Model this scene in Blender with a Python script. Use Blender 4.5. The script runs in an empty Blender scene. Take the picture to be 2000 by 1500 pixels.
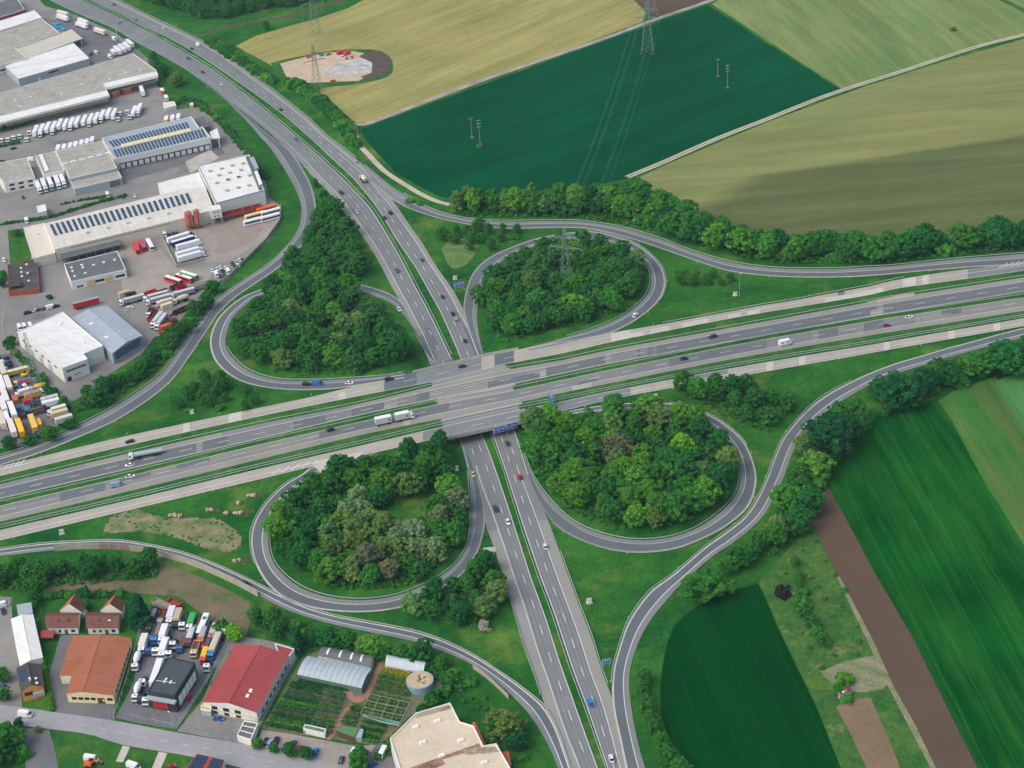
import bpy, bmesh, math, random
import numpy as np
from mathutils import Vector, Matrix

random.seed(7); np.random.seed(7)
SC = bpy.context.scene
COL = SC.collection

# ------------------------------------------------------------------ camera, sky, sun, exposure
FPX, TH, RO, CAMH = 3410.4, 0.521, 0.067, 441.7        # focal length in photo pixels, pitch, roll, height in metres
cth, sth, cro, sro = math.cos(TH), math.sin(TH), math.cos(RO), math.sin(RO)
R_ = Vector((1, 0, 0)); D_ = Vector((0, -sth, -cth)); B_ = Vector((0, -cth, sth))
cx_ = R_ * cro + D_ * sro; cy_ = R_ * sro - D_ * cro
cam_d = bpy.data.cameras.new('camera'); cam = bpy.data.objects.new('camera', cam_d); COL.objects.link(cam)
cam_d.sensor_width = 36.0; cam_d.lens = FPX / 2000 * 36; cam_d.clip_start = 5; cam_d.clip_end = 20000
cam.matrix_world = Matrix(((cx_.x, cy_.x, B_.x, 0), (cx_.y, cy_.y, B_.y, 0), (cx_.z, cy_.z, B_.z, CAMH), (0, 0, 0, 1)))
SC.camera = cam

SUN_EL, SUN_AZ = math.radians(50), math.radians(238)    # azimuth counted clockwise from +Y (into the picture)
world = bpy.data.worlds.new('World'); SC.world = world; world.use_nodes = True
wn = world.node_tree.nodes; wl = world.node_tree.links
sky = wn.new('ShaderNodeTexSky'); sky.sky_type = 'NISHITA'; sky.sun_disc = False
sky.sun_elevation = SUN_EL; sky.sun_rotation = SUN_AZ; sky.air_density = 1.0; sky.dust_density = 4.0; sky.ozone_density = 1.0
wn['Background'].inputs['Strength'].default_value = 0.15
wl.new(sky.outputs[0], wn['Background'].inputs['Color'])
sun_d = bpy.data.lights.new('sun', 'SUN'); sun_d.energy = 0.75; sun_d.angle = math.radians(60); sun_d.color = (1.0, 0.95, 0.88)
sun = bpy.data.objects.new('sun', sun_d); COL.objects.link(sun)
_sd = Vector((math.sin(SUN_AZ) * math.cos(SUN_EL), math.cos(SUN_AZ) * math.cos(SUN_EL), math.sin(SUN_EL)))
sun.rotation_euler = _sd.to_track_quat('Z', 'Y').to_euler(); sun.location = (0, 700, 300)
SC.view_settings.view_transform = 'Standard'; SC.view_settings.look = 'None'
SC.view_settings.exposure = 0.46; SC.view_settings.gamma = 1.0; SC.view_settings.use_curve_mapping = False
SC.render.engine = 'CYCLES'
SC.cycles.max_bounces = 5; SC.cycles.diffuse_bounces = 3; SC.cycles.transmission_bounces = 2; SC.cycles.transparent_max_bounces = 4

# ------------------------------------------------------------------ survey: the photograph's pixels to points of the ground
def ray(px, py):
    x = np.asarray(px, float) - 1000; y = np.asarray(py, float) - 750
    x, y = cro * x - sro * y, sro * x + cro * y
    return x, FPX * cth - y * sth, -FPX * sth - y * cth
def at(px, py, z=0.0):
    dx, dy, dz = ray(px, py); k = (z - CAMH) / dz
    return dx * k, dy * k
def P(px, py, z=0.0):
    x, y = at(px, py, z); return Vector((float(x), float(y), z))

A_MED = [(168,0),(235,32),(325,77),(400,120),(475,170),(550,225),(607,275),(662,327),(720,387),(772,470),(817,552),(860,635),(890,692),(922,774),(952,855),(970,897),(987,947),(1010,1020),(1042,1110),(1087,1240),(1130,1365),(1175,1500),(1230,1650)]
B_MED = [(-60,994),(0,981),(250,924),(500,864),(700,817),(850,785),(1000,757),(1100,735),(1200,715),(1450,667),(1700,623),(2000,575),(2080,562)]
BH = 6.3
CROSS = P(926, 771, BH)
def sm(t): t = np.clip(t, 0, 1); return t * t * (3 - 2 * t)
def zB(x, y):
    d = np.hypot(x - CROSS.x, y - CROSS.y)
    return BH * (1 - sm((d - 75) / 165))
def poly_dist(x, y, pl):
    x = np.asarray(x, float); y = np.asarray(y, float); best = np.full(x.shape, 1e9)
    for (ax, ay), (bx, by) in zip(pl[:-1], pl[1:]):
        vx, vy = bx - ax, by - ay; t = np.clip(((x - ax) * vx + (y - ay) * vy) / (vx * vx + vy * vy), 0, 1)
        best = np.minimum(best, np.hypot(x - ax - t * vx, y - ay - t * vy))
    return best
A_W = [tuple(map(float, at(*p))) for p in A_MED]
def unproj(px, py, zf):
    z = np.zeros(np.shape(px))
    for _ in range(8):
        x, y = at(px, py, z); z = zf(x, y)
    return x, y, z
_bx, _by, _bz = unproj(np.array([p[0] for p in B_MED]), np.array([p[1] for p in B_MED]), zB)
B_W = list(zip(_bx.tolist(), _by.tolist()))
def T(x, y):                                             # the terrain: flat, with the embankment of the crossing motorway
    dA = poly_dist(x, y, A_W); dB = poly_dist(x, y, B_W)
    return zB(x, y) * (1 - sm((dB - 31) / 48)) * sm((dA - 15.5) / 11)
def zero(x, y): return np.zeros(np.shape(x))
def G(px, py):                                           # one pixel -> point on the terrain
    x, y, z = unproj(np.array([px], float), np.array([py], float), T)
    return Vector((float(x[0]), float(y[0]), float(z[0])))

# ------------------------------------------------------------------ materials
def lin(c): c = c / 255.0; return c / 12.92 if c <= 0.04045 else ((c + 0.055) / 1.055) ** 2.4
def S(r, g, b): return (lin(r), lin(g), lin(b), 1)
MATS = {}
def new_mat(name, rough=0.8, spec=0.2):
    m = bpy.data.materials.new(name); m.use_nodes = True; MATS[name] = m
    b = m.node_tree.nodes['Principled BSDF']; b.inputs['Roughness'].default_value = rough
    b.inputs['Specular IOR Level'].default_value = spec
    return m, m.node_tree.nodes, m.node_tree.links, b
def noise_node(n, l, scale, detail=4, rough=0.6, stretch=None, rot=0.0):
    tc = n.new('ShaderNodeTexCoord'); t = n.new('ShaderNodeTexNoise')
    t.inputs['Scale'].default_value = scale; t.inputs['Detail'].default_value = detail; t.inputs['Roughness'].default_value = rough
    if stretch or rot:
        r = n.new('ShaderNodeVectorRotate'); r.rotation_type = 'Z_AXIS'; r.inputs['Angle'].default_value = rot
        l.new(tc.outputs['Object'], r.inputs['Vector'])
        k = n.new('ShaderNodeVectorMath'); k.operation = 'MULTIPLY'; k.inputs[1].default_value = (stretch or (1, 1)) + (1,)
        l.new(r.outputs[0], k.inputs[0]); l.new(k.outputs[0], t.inputs['Vector'])
    else: l.new(tc.outputs['Object'], t.inputs['Vector'])
    return t
def ramp(n, l, src, stops):
    r = n.new('ShaderNodeValToRGB'); e = r.color_ramp.elements
    while len(e) < len(stops): e.new(0.5)
    for k, (p, c) in enumerate(stops): e[k].position = p; e[k].color = c
    l.new(src, r.inputs[0]); return r
def mixc(n, l, a, b, fac, mode='MIX'):
    m = n.new('ShaderNodeMix'); m.data_type = 'RGBA'; m.blend_type = mode
    for s, v in ((m.inputs[0], fac), (m.inputs[6], a), (m.inputs[7], b)):
        if hasattr(v, 'is_output'): l.new(v, s)
        else: s.default_value = v
    return m.outputs[2]
def bump(n, l, b, src, strength, dist):
    k = n.new('ShaderNodeBump'); k.inputs['Strength'].default_value = strength; k.inputs['Distance'].default_value = dist
    l.new(src, k.inputs['Height']); l.new(k.outputs[0], b.inputs['Normal'])
def g(v): return (v, v, v, 1)
def mottled(name, c1, c2, scale=0.15, fine=1.6, fine_amt=0.25, rough=0.85, spec=0.2, stretch=None, rot=0.0, patch=None, mid=None, seam=None):
    """base colour wandering between c1 and c2, finer grain on top, optional third colour in patches"""
    m, n, l, b = new_mat(name, rough, spec)
    t1 = noise_node(n, l, scale, 5, 0.65, stretch, rot); r1 = ramp(n, l, t1.outputs[0], [(0.32, c1), (0.68, c2)])
    col = r1.outputs[0]
    if patch:
        t3 = noise_node(n, l, patch[1], 6, 0.7); r3 = ramp(n, l, t3.outputs[0], [(patch[2], g(0)), (patch[2] + patch[3], g(1))])
        col = mixc(n, l, col, patch[0], r3.outputs[0])
    if mid:
        t4 = noise_node(n, l, mid[0], 4, 0.7); r4 = ramp(n, l, t4.outputs[0], [(0.3, (1 - mid[1], 1 - mid[1]*.8, 1 - mid[1], 1)), (0.7, (1 + mid[1]*1.4, 1 + mid[1]*.8, 1 + mid[1]*.3, 1))])
        col = mixc(n, l, col, r4.outputs[0], 1.0, 'MULTIPLY')
    if seam:
        t5 = noise_node(n, l, 1.0, 2, 0.5, (0.02, 1.0/seam[1]), -seam[0]); r5 = ramp(n, l, t5.outputs[0], [(0.3, g(1 - seam[2])), (0.5, g(1.0)), (0.7, g(1 + seam[2]*.7))])
        col = mixc(n, l, col, r5.outputs[0], 1.0, 'MULTIPLY')
    t2 = noise_node(n, l, fine, 3, 0.7); r2 = ramp(n, l, t2.outputs[0], [(0.25, g(1 - fine_amt)), (0.75, g(1 + fine_amt))])
    col = mixc(n, l, col, r2.outputs[0], 1.0, 'MULTIPLY')
    l.new(col, b.inputs['Base Color']); return m
def plain(name, c, rough=0.6, spec=0.3, metal=0.0):
    m, n, l, b = new_mat(name, rough, spec); b.inputs['Metallic'].default_value = metal
    t = noise_node(n, l, 0.7, 4, 0.7); r = ramp(n, l, t.outputs[0], [(0.3, g(0.9)), (0.7, g(1.07))])
    l.new(mixc(n, l, c, r.outputs[0], 1.0, 'MULTIPLY'), b.inputs['Base Color']); return m
def painted(name, rough=0.4, spec=0.4, dirt=0.12):      # takes each object's own colour
    m, n, l, b = new_mat(name, rough, spec)
    oi = n.new('ShaderNodeObjectInfo'); t = noise_node(n, l, 0.9, 5, 0.7)
    r = ramp(n, l, t.outputs[0], [(0.3, g(1 - dirt)), (0.65, g(1.0))])
    l.new(mixc(n, l, oi.outputs['Color'], r.outputs[0], 1.0, 'MULTIPLY'), b.inputs['Base Color']); return m
def field(name, c1, c2, c3, angle, fine=0.9, streak=0.5, tram=None, big=0.012, soft=None):
    """crop or meadow: long streaks along one direction, broad blotches, faint wheel tracks"""
    m, n, l, b = new_mat(name, 0.95, 0.0)
    t0 = noise_node(n, l, big, 4, 0.55); r0 = ramp(n, l, t0.outputs[0], [(0.35, c1), (0.65, c2)])
    t1 = noise_node(n, l, 1.0, 5, 0.65, (0.012, 0.16), -angle); r1 = ramp(n, l, t1.outputs[0], [(0.42, g(0)), (0.66, g(1))])
    k = n.new('ShaderNodeMath'); k.operation = 'MULTIPLY'; k.inputs[1].default_value = streak; l.new(r1.outputs[0], k.inputs[0])
    col = mixc(n, l, r0.outputs[0], c3, k.outputs[0])
    if tram:
        tc = n.new('ShaderNodeTexCoord'); r = n.new('ShaderNodeVectorRotate'); r.rotation_type = 'Z_AXIS'; r.inputs['Angle'].default_value = -angle
        l.new(tc.outputs['Object'], r.inputs['Vector'])
        dn = noise_node(n, l, 0.02, 2, 0.5); 
        w = n.new('ShaderNodeTexWave'); w.bands_direction = 'Y'; w.inputs['Scale'].default_value = 0.314 / tram[0]; w.inputs['Distortion'].default_value = tram[3] if len(tram) > 3 else 0.0
        l.new(r.outputs[0], w.inputs['Vector']); rr = ramp(n, l, w.outputs[1], [(tram[4] if len(tram) > 4 else 0.93, g(0)), (1.0, g(tram[2]))])
        col = mixc(n, l, col, tram[1], rr.outputs[0])
    tb = noise_node(n, l, 1.0, 3, 0.6, (0.006, 0.05), -angle); rb = ramp(n, l, tb.outputs[0], [(0.35, g(0.86)), (0.65, g(1.12))]); col = mixc(n, l, col, rb.outputs[0], 1.0, 'MULTIPLY')
    if soft:                                             # a darker part of the field, its edges frayed
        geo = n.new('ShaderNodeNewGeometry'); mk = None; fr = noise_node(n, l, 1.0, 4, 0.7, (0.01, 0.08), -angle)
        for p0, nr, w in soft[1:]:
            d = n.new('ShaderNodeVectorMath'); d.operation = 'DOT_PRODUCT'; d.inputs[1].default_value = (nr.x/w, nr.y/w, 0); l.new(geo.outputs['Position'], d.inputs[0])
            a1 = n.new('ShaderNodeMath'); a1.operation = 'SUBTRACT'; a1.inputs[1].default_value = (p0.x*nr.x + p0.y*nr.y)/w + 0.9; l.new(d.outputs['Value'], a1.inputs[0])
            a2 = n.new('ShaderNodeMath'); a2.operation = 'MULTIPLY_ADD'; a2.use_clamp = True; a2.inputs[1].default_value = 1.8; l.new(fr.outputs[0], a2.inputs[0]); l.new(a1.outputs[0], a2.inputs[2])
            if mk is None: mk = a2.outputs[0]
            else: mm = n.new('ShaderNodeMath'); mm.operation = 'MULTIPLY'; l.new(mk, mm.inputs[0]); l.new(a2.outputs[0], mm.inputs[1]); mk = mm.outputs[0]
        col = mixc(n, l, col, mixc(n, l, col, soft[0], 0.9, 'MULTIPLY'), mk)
    t2 = noise_node(n, l, fine, 4, 0.7, (0.35, 1.0), -angle); r2 = ramp(n, l, t2.outputs[0], [(0.25, g(0.84)), (0.75, g(1.16))])
    l.new(mixc(n, l, col, r2.outputs[0], 1.0, 'MULTIPLY'), b.inputs['Base Color']); return m

M_grass = mottled('grass', S(16,78,32), S(56,112,42), 0.022, 0.7, 0.36, 0.9, 0.05, patch=(S(92,120,54), 0.028, 0.52, 0.2), mid=(0.13, 0.30))
M_verge = mottled('verge_grass', S(34,88,38), S(66,110,44), 0.05, 0.9, 0.30, 0.9, 0.05, patch=(S(100,108,56), 0.06, 0.6, 0.14), mid=(0.2, 0.25))
M_weeds = mottled('weedy_ground', S(58,96,44), S(110,112,88), 0.07, 0.7, 0.3, 0.9, 0.05)
M_asph_dark = mottled('dark_asphalt', S(92,99,102), S(102,108,111), 0.035, 0.5, 0.08, 0.85, 0.2, patch=(S(112,117,117), 0.045, 0.62, 0.1))
M_asph = mottled('asphalt', S(116,121,120), S(130,133,131), 0.03, 0.45, 0.06, 0.85, 0.2, patch=(S(105,112,113), 0.035, 0.6, 0.12))
M_asph_light = mottled('light_asphalt', S(136,136,130), S(148,146,138), 0.03, 0.45, 0.06, 0.85, 0.2)
M_conc_road = mottled('road_concrete', S(156,151,139), S(172,166,152), 0.06, 0.5, 0.07, 0.85, 0.2)
M_conc_pale = mottled('pale_concrete', S(180,177,164), S(194,190,177), 0.1, 0.6, 0.06, 0.85, 0.2)
M_tan_asph = mottled('worn_tan_asphalt', S(134,132,125), S(147,144,136), 0.05, 0.5, 0.06, 0.85, 0.2)
M_yard = mottled('yard_asphalt', S(120,119,116), S(142,140,134), 0.03, 0.5, 0.10, 0.9, 0.15, patch=(S(98,97,99), 0.022, 0.58, 0.14))
M_yard_dark = mottled('dark_yard_asphalt', S(98,98,102), S(118,117,119), 0.04, 0.6, 0.10, 0.9, 0.15, patch=(S(140,136,130), 0.05, 0.64, 0.1))
M_gravel = mottled('gravel_yard', S(140,134,124), S(164,156,144), 0.05, 0.6, 0.12, 0.95, 0.1, patch=(S(122,114,104), 0.04, 0.6, 0.12))
M_track = mottled('dirt_track', S(168,158,140), S(194,182,164), 0.08, 0.7, 0.14, 0.95, 0.05)
M_paint = mottled('road_paint', S(196,199,197), S(220,220,214), 0.5, 1.5, 0.14, 0.7, 0.2)
M_kerb = mottled('kerb_concrete', S(166,162,148), S(190,185,168), 0.15, 0.8, 0.10, 0.85, 0.2)
M_steel = plain('galvanised_steel', S(176,186,184), 0.5, 0.4, 0.2)
M_concrete = mottled('concrete', S(160,154,144), S(182,176,164), 0.15, 1.0, 0.12, 0.85, 0.2)
M_soil = mottled('ploughed_soil', S(88,74,60), S(96,80,66), 0.02, 0.8, 0.10, 0.95, 0.05)
M_paintobj = painted('vehicle_paint', 0.35, 0.4, 0.06)
M_matte = painted('matte_paint', 0.75, 0.2, 0.16)
M_rusty = painted('weathered_metal', 0.7, 0.3, 0.35)
M_glass = plain('dark_glass', S(38,48,58), 0.15, 0.5)
M_tyre = plain('tyre_rubber', S(34,34,36), 0.8, 0.2)
M_black = plain('dark_chassis', S(46,48,52), 0.7, 0.3)

# ------------------------------------------------------------------ object helpers
def link(name, me, parent=None, mat=None):
    o = bpy.data.objects.new(name, me); COL.objects.link(o)
    if mat is not None and not me.materials: me.materials.append(mat)
    if parent is not None: o.parent = parent
    return o
def mesh(name, verts, faces, smooth=False):
    me = bpy.data.meshes.new(name); me.from_pydata([tuple(v) for v in verts], [], [tuple(f) for f in faces]); me.update()
    if smooth:
        for p in me.polygons: p.use_smooth = True
    return me
LABELS_SEEN = {}
def tag(o, label, cat, group=None, kind=None):
    o['label'] = label; o['category'] = cat
    if group: o['group'] = group
    if kind: o['kind'] = kind
    return o
def structure(o, label=None):
    o['kind'] = 'structure'
    if label: o['label'] = label
    return o
def empty(name, loc, rz=0.0, label=None, cat=None, group=None):
    o = bpy.data.objects.new(name, None); COL.objects.link(o); o.location = loc; o.rotation_euler = (0, 0, rz); o.empty_display_size = 1
    if label: tag(o, label, cat, group)
    return o
class MB:                                               # collects simple solids into one mesh
    def __init__(s): s.v = []; s.f = []
    def add(s, vs, fs):
        k = len(s.v); s.v += [tuple(v) for v in vs]; s.f += [tuple(i + k for i in f) for f in fs]; return s
    def box(s, x0, x1, y0, y1, z0, z1, tx=0.0, ty=0.0):   # tx, ty: taper of the top
        s.add([(x0,y0,z0),(x1,y0,z0),(x1,y1,z0),(x0,y1,z0),(x0+tx,y0+ty,z1),(x1-tx,y0+ty,z1),(x1-tx,y1-ty,z1),(x0+tx,y1-ty,z1)],
              [(0,3,2,1),(4,5,6,7),(0,1,5,4),(1,2,6,5),(2,3,7,6),(3,0,4,7)]); return s
    def bar(s, a, b, w, h=None, up=Vector((0,0,1))):
        a = Vector(a); b = Vector(b); d = (b - a).normalized(); h = h or w
        if abs(d.dot(up)) > 0.95: up = Vector((1,0,0))
        x = d.cross(up).normalized() * w / 2; y = x.cross(d).normalized() * h / 2
        s.add([a-x-y, a+x-y, a+x+y, a-x+y, b-x-y, b+x-y, b+x+y, b-x+y], [(0,1,2,3),(4,7,6,5),(0,4,5,1),(1,5,6,2),(2,6,7,3),(3,7,4,0)]); return s
    def cyl(s, c, r, z0, z1, n=12, r2=None, axis='Z'):
        r2 = r if r2 is None else r2; vs = []
        for k in range(n):
            a = 2 * math.pi * k / n; ca, sa = math.cos(a), math.sin(a)
            if axis == 'Z': vs += [(c[0]+r*ca, c[1]+r*sa, z0), (c[0]+r2*ca, c[1]+r2*sa, z1)]
            elif axis == 'Y': vs += [(c[0]+r*ca, z0, c[1]+r*sa), (c[0]+r2*ca, z1, c[1]+r2*sa)]
            else: vs += [(z0, c[0]+r*ca, c[1]+r*sa), (z1, c[0]+r2*ca, c[1]+r2*sa)]
        fs = [(2*k, 2*((k+1)%n), 2*((k+1)%n)+1, 2*k+1) for k in range(n)]
        fs += [tuple(2*k for k in reversed(range(n))), tuple(2*k+1 for k in range(n))]
        s.add(vs, fs); return s
    def mesh(s, name): return mesh(name, s.v, s.f)
    def build(s, name, mat, parent=None): return link(name, s.mesh(name), parent, mat)

# ------------------------------------------------------------------ ribbons: roads, lines, kerbs laid over the surveyed edges
def catmull(pts, n):
    p = np.array(pts, float); p = np.vstack([2*p[0]-p[1], p, 2*p[-1]-p[-2]]); out = []
    for k in range(1, len(p) - 2):
        for t in np.linspace(0, 1, 24, endpoint=False):
            a, b, c, d = p[k-1], p[k], p[k+1], p[k+2]
            out.append(0.5*((2*b)+(-a+c)*t+(2*a-5*b+4*c-d)*t*t+(-a+3*b-3*c+d)*t**3))
    out.append(p[-2]); out = np.array(out)
    L = np.concatenate([[0], np.cumsum(np.hypot(*np.diff(out, axis=0).T))]); q = np.linspace(0, L[-1], n)
    return np.stack([np.interp(q, L, out[:, 0]), np.interp(q, L, out[:, 1])], 1)
class Ribbon:
    def __init__(s, left, right, zf=T, n=120, by_x=False):
        l, r = catmull(left, 600), catmull(right, 600)
        if by_x:                                         # pair the two edges along their common direction
            q = np.linspace(max(l[0,0], r[0,0]), min(l[-1,0], r[-1,0]), n)
            l = np.stack([q, np.interp(q, l[:,0], l[:,1])], 1); r = np.stack([q, np.interp(q, r[:,0], r[:,1])], 1)
        else:
            k = np.linspace(0, 599, n).astype(int); l, r = l[k], r[k]
        s.zf = zf; s.n = n
        s.L = np.stack(unproj(l[:,0], l[:,1], zf), 1)[:, :2]; s.R = np.stack(unproj(r[:,0], r[:,1], zf), 1)[:, :2]
        m = (s.L + s.R) / 2; s.len = np.concatenate([[0], np.cumsum(np.hypot(*np.diff(m, axis=0).T))])
    def pt(s, d, t):                                     # at d metres along, t across (0 = first edge, 1 = second)
        lx, ly = np.interp(d, s.len, s.L[:,0]), np.interp(d, s.len, s.L[:,1]); rx, ry = np.interp(d, s.len, s.R[:,0]), np.interp(d, s.len, s.R[:,1])
        return np.stack([lx + (rx-lx)*t, ly + (ry-ly)*t], -1)
    def d_at(s, px, py):                                 # distance along of the pixel
        x, y, z = unproj(np.array([px], float), np.array([py], float), s.zf); m = (s.L + s.R) / 2
        dd = np.hypot(m[:,0]-x[0], m[:,1]-y[0]); return float(s.len[int(dd.argmin())])
    def sheet(s, d0, d1, t0, t1, dz, step=6.0, cross=5):
        k = max(2, int((d1-d0)/step)+1); d = np.linspace(d0, d1, k); vs = []
        for t in np.linspace(0, 1, cross + 1):
            tt = t0 + (t1-t0)*t if not callable(t0) else t0(d) + (t1(d)-t0(d))*t
            p = s.pt(d, tt); vs.append(np.column_stack([p, s.zf(p[:,0], p[:,1]) + dz]))
        v = np.concatenate(vs); f = []
        for c in range(cross):
            for i in range(k-1): f.append((c*k+i, c*k+i+1, (c+1)*k+i+1, (c+1)*k+i))
        return v, f
    def road(s, name, mat, dz=0.05, t0=0.0, t1=1.0, label=None, d0=None, d1=None):
        v, f = s.sheet(0 if d0 is None else d0, s.len[-1] if d1 is None else d1, t0, t1, dz)
        return structure(up(link(name, mesh(name, v, f), None, mat)), label)
    def line(s, mb, t, w=0.25, d0=None, d1=None, dz=0.09, dash=None):
        d0 = 0 if d0 is None else d0; d1 = s.len[-1] if d1 is None else d1
        segs = [(d0, d1)]
        if dash:
            segs = []; q = d0 + dash[2]
            while q + dash[0] < d1: segs.append((q, q + dash[0])); q += dash[0] + dash[1]
        for a, b in segs:
            k = max(2, int((b-a)/4)+1); d = np.linspace(a, b, k); p = s.pt(d, t); nrm = s.pt(d, 1.0) - s.pt(d, 0.0)
            nrm /= np.linalg.norm(nrm, axis=1)[:, None]
            lo, hi = p - nrm*w/2, p + nrm*w/2
            v = np.concatenate([np.column_stack([lo, s.zf(lo[:,0], lo[:,1]) + dz]), np.column_stack([hi, s.zf(hi[:,0], hi[:,1]) + dz])])
            mb.add(v, [(i, i+1, k+i+1, k+i) for i in range(k-1)])
def up(o):                                               # turn a sheet's faces upwards
    me = o.data
    if me.polygons and sum(p.normal.z * p.area for p in me.polygons) < 0: me.flip_normals()
    return o
def flat(name, pts_px, mat, dz, label=None, kind='structure', z=0.0, smooth_edge=0):
    """a flat patch of ground inside an outline"""
    pp = catmull(pts_px + [pts_px[0]], smooth_edge)[:-1].tolist() if smooth_edge else pts_px
    vs = [P(x, y, z + dz) for x, y in pp]
    o = up(link(name, mesh(name, vs, [tuple(range(len(vs)))]), None, mat)); o['kind'] = kind
    if label: o['label'] = label
    return o

# ------------------------------------------------------------------ the ground
def axis(lo, hi, a, b, fine, coarse):
    v = list(np.arange(a, b + 0.1, fine)); q = a - coarse
    while q > lo: v.insert(0, q); q -= coarse
    q = b + coarse
    while q < hi: v.append(q); q += coarse
    return [lo] + v + [hi]
gx = np.array(axis(-9000, 9000, CROSS.x - 250, CROSS.x + 250, 2.0, 40)); gy = np.array(axis(-6000, 12000, CROSS.y - 250, CROSS.y + 250, 2.0, 40))
X, Y = np.meshgrid(gx, gy); Z = T(X, Y) - 0.10
nv = len(gx); idx = np.arange(X.size).reshape(X.shape)
quads = np.stack([idx[:-1,:-1], idx[:-1,1:], idx[1:,1:], idx[1:,:-1]], -1).reshape(-1, 4)
gm = bpy.data.meshes.new('ground'); gm.vertices.add(X.size); gm.vertices.foreach_set('co', np.stack([X, Y, Z], -1).ravel())
gm.loops.add(quads.size); gm.loops.foreach_set('vertex_index', quads.ravel().astype(np.int32))
gm.polygons.add(len(quads)); gm.polygons.foreach_set('loop_start', np.arange(0, quads.size, 4, dtype=np.int32))
gm.update(); gm.validate()
for p in gm.polygons: p.use_smooth = True
structure(link('ground', gm, None, M_grass))

# ------------------------------------------------------------------ fields, tracks, yards
def dirang(p, q): a, b = P(*p), P(*q); return math.atan2(b.y-a.y, b.x-a.x)
M_f1 = field('dry_meadow', S(132,134,80), S(152,146,90), S(170,158,100), dirang((800,190),(1000,105)), 0.5, 0.6)
M_f2 = field('dark_green_crop', S(0,70,42), S(0,78,46), S(0,60,38), dirang((900,240),(1300,100)), 0.9, 0.55)
M_f3 = field('mown_meadow', S(96,126,72), S(114,132,78), S(140,142,90), dirang((1500,20),(1640,150)), 0.6, 0.6)
def below(p, q): a, b = P(*p), P(*q); e = (b-a).normalized(); return a, Vector((e.y, -e.x, 0))
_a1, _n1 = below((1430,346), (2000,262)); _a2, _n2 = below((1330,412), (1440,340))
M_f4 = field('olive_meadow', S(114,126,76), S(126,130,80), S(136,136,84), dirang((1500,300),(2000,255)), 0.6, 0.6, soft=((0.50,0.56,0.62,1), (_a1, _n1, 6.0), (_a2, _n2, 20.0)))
M_f5 = field('lush_crop', S(0,60,16), S(8,86,26), S(44,104,34), dirang((1700,880),(1980,1400)), 0.8, 0.6, (10.5, S(52,120,56), 0.30, 0.6, 0.985), 0.017)
M_f6 = field('patchy_crop', S(44,104,40), S(80,116,54), S(104,112,66), dirang((1835,772),(2000,1060)), 0.8, 0.5)
M_f7 = field('pale_crop', S(78,134,72), S(90,146,80), S(60,118,66), dirang((1945,750),(2000,840)), 0.5, 0.5)
M_f8 = field('deep_green_crop', S(0,58,16), S(0,66,20), S(0,53,18), dirang((1500,1200),(1600,1400)), 0.8, 0.5, (10.5, S(14,84,50), 0.3, 0.5, 0.985))
flat('field', [(460,90),(500,70),(560,52),(620,36),(680,16),(720,-6),(760,-45),(1190,-60),(1236,-2),(1262,24),(1255,42),(1000,138),(850,195),(740,236),(700,241),(684,232),(655,205),(630,185),(600,165),(560,150),(525,125)], M_f1, 0.03, 'dry yellowish meadow beyond the hedge')
flat('field', [(704,252),(740,240),(800,217),(1000,145),(1180,80),(1290,41),(1382,10),(1640,175),(1560,207),(1400,268),(1240,338),(1220,350),(1100,374),(1000,376),(920,378),(885,388),(860,384),(830,370),(775,338),(738,300),(712,270)], M_f2, 0.03, 'dark blue-green crop field under the power line')
flat('field', [(1235,-2),(1264,22),(1288,33),(1385,-2),(1450,-40),(1225,-50)], M_soil, 0.03, 'bare brown field at the top edge')
flat('field', [(1390,8),(1450,-30),(1946,-60),(2080,30),(2080,48),(2000,66),(1900,93),(1800,123),(1700,158),(1647,176)], M_f3, 0.03, 'mown meadow with pale swath lines')
flat('field', [(1962,-20),(2080,-60),(2080,22)], M_soil, 0.035, 'bare brown field in the far corner')
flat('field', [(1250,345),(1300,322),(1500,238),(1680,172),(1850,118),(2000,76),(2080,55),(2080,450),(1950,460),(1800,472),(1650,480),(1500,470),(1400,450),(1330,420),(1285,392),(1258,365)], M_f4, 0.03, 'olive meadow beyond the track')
flat('field', [(1606,934),(1640,890),(1665,850),(1720,812),(1800,790),(1870,760),(1950,722),(2080,690),(2120,1650),(1980,1620),(1909,1500),(1780,1240),(1712,1125),(1645,1000),(1617,950)], M_f5, 0.03, 'lush green crop field beside the ploughed strip')
flat('field', [(1832,782),(1860,765),(1945,735),(1975,795),(2000,837),(2090,985),(2090,1220),(2000,1065),(1965,1007),(1930,955),(1900,900),(1860,822)], M_f6, 0.07, 'patchy greyish green strip along the crop')
flat('field', [(1942,745),(2090,690),(2090,985),(2000,837),(1975,795)], M_f7, 0.08, 'pale green crop in the right corner')
flat('field', [(1606,934),(1617,950),(1645,1000),(1712,1125),(1780,1240),(1909,1500),(1960,1600),(1880,1600),(1827,1500),(1730,1310),(1635,1122),(1585,1020),(1592,975)], M_soil, 0.07, 'long strip of ploughed brown soil')
flat('field', [(1480,1140),(1430,1153),(1387,1170),(1345,1195),(1317,1222),(1303,1256),(1294,1300),(1289,1350),(1292,1400),(1302,1430),(1320,1458),(1352,1505),(1420,1640),(1720,1640),(1640,1497),(1595,1382),(1557,1305),(1517,1222),(1500,1182)], M_f8, 0.03, 'deep green crop field with curved edge')
M_rough = mottled('rough_grass', S(38,92,44), S(80,112,54), 0.06, 0.6, 0.3, 0.95, 0.05, patch=(S(126,126,88), 0.08, 0.57, 0.14), mid=(0.25, 0.32))
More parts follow.
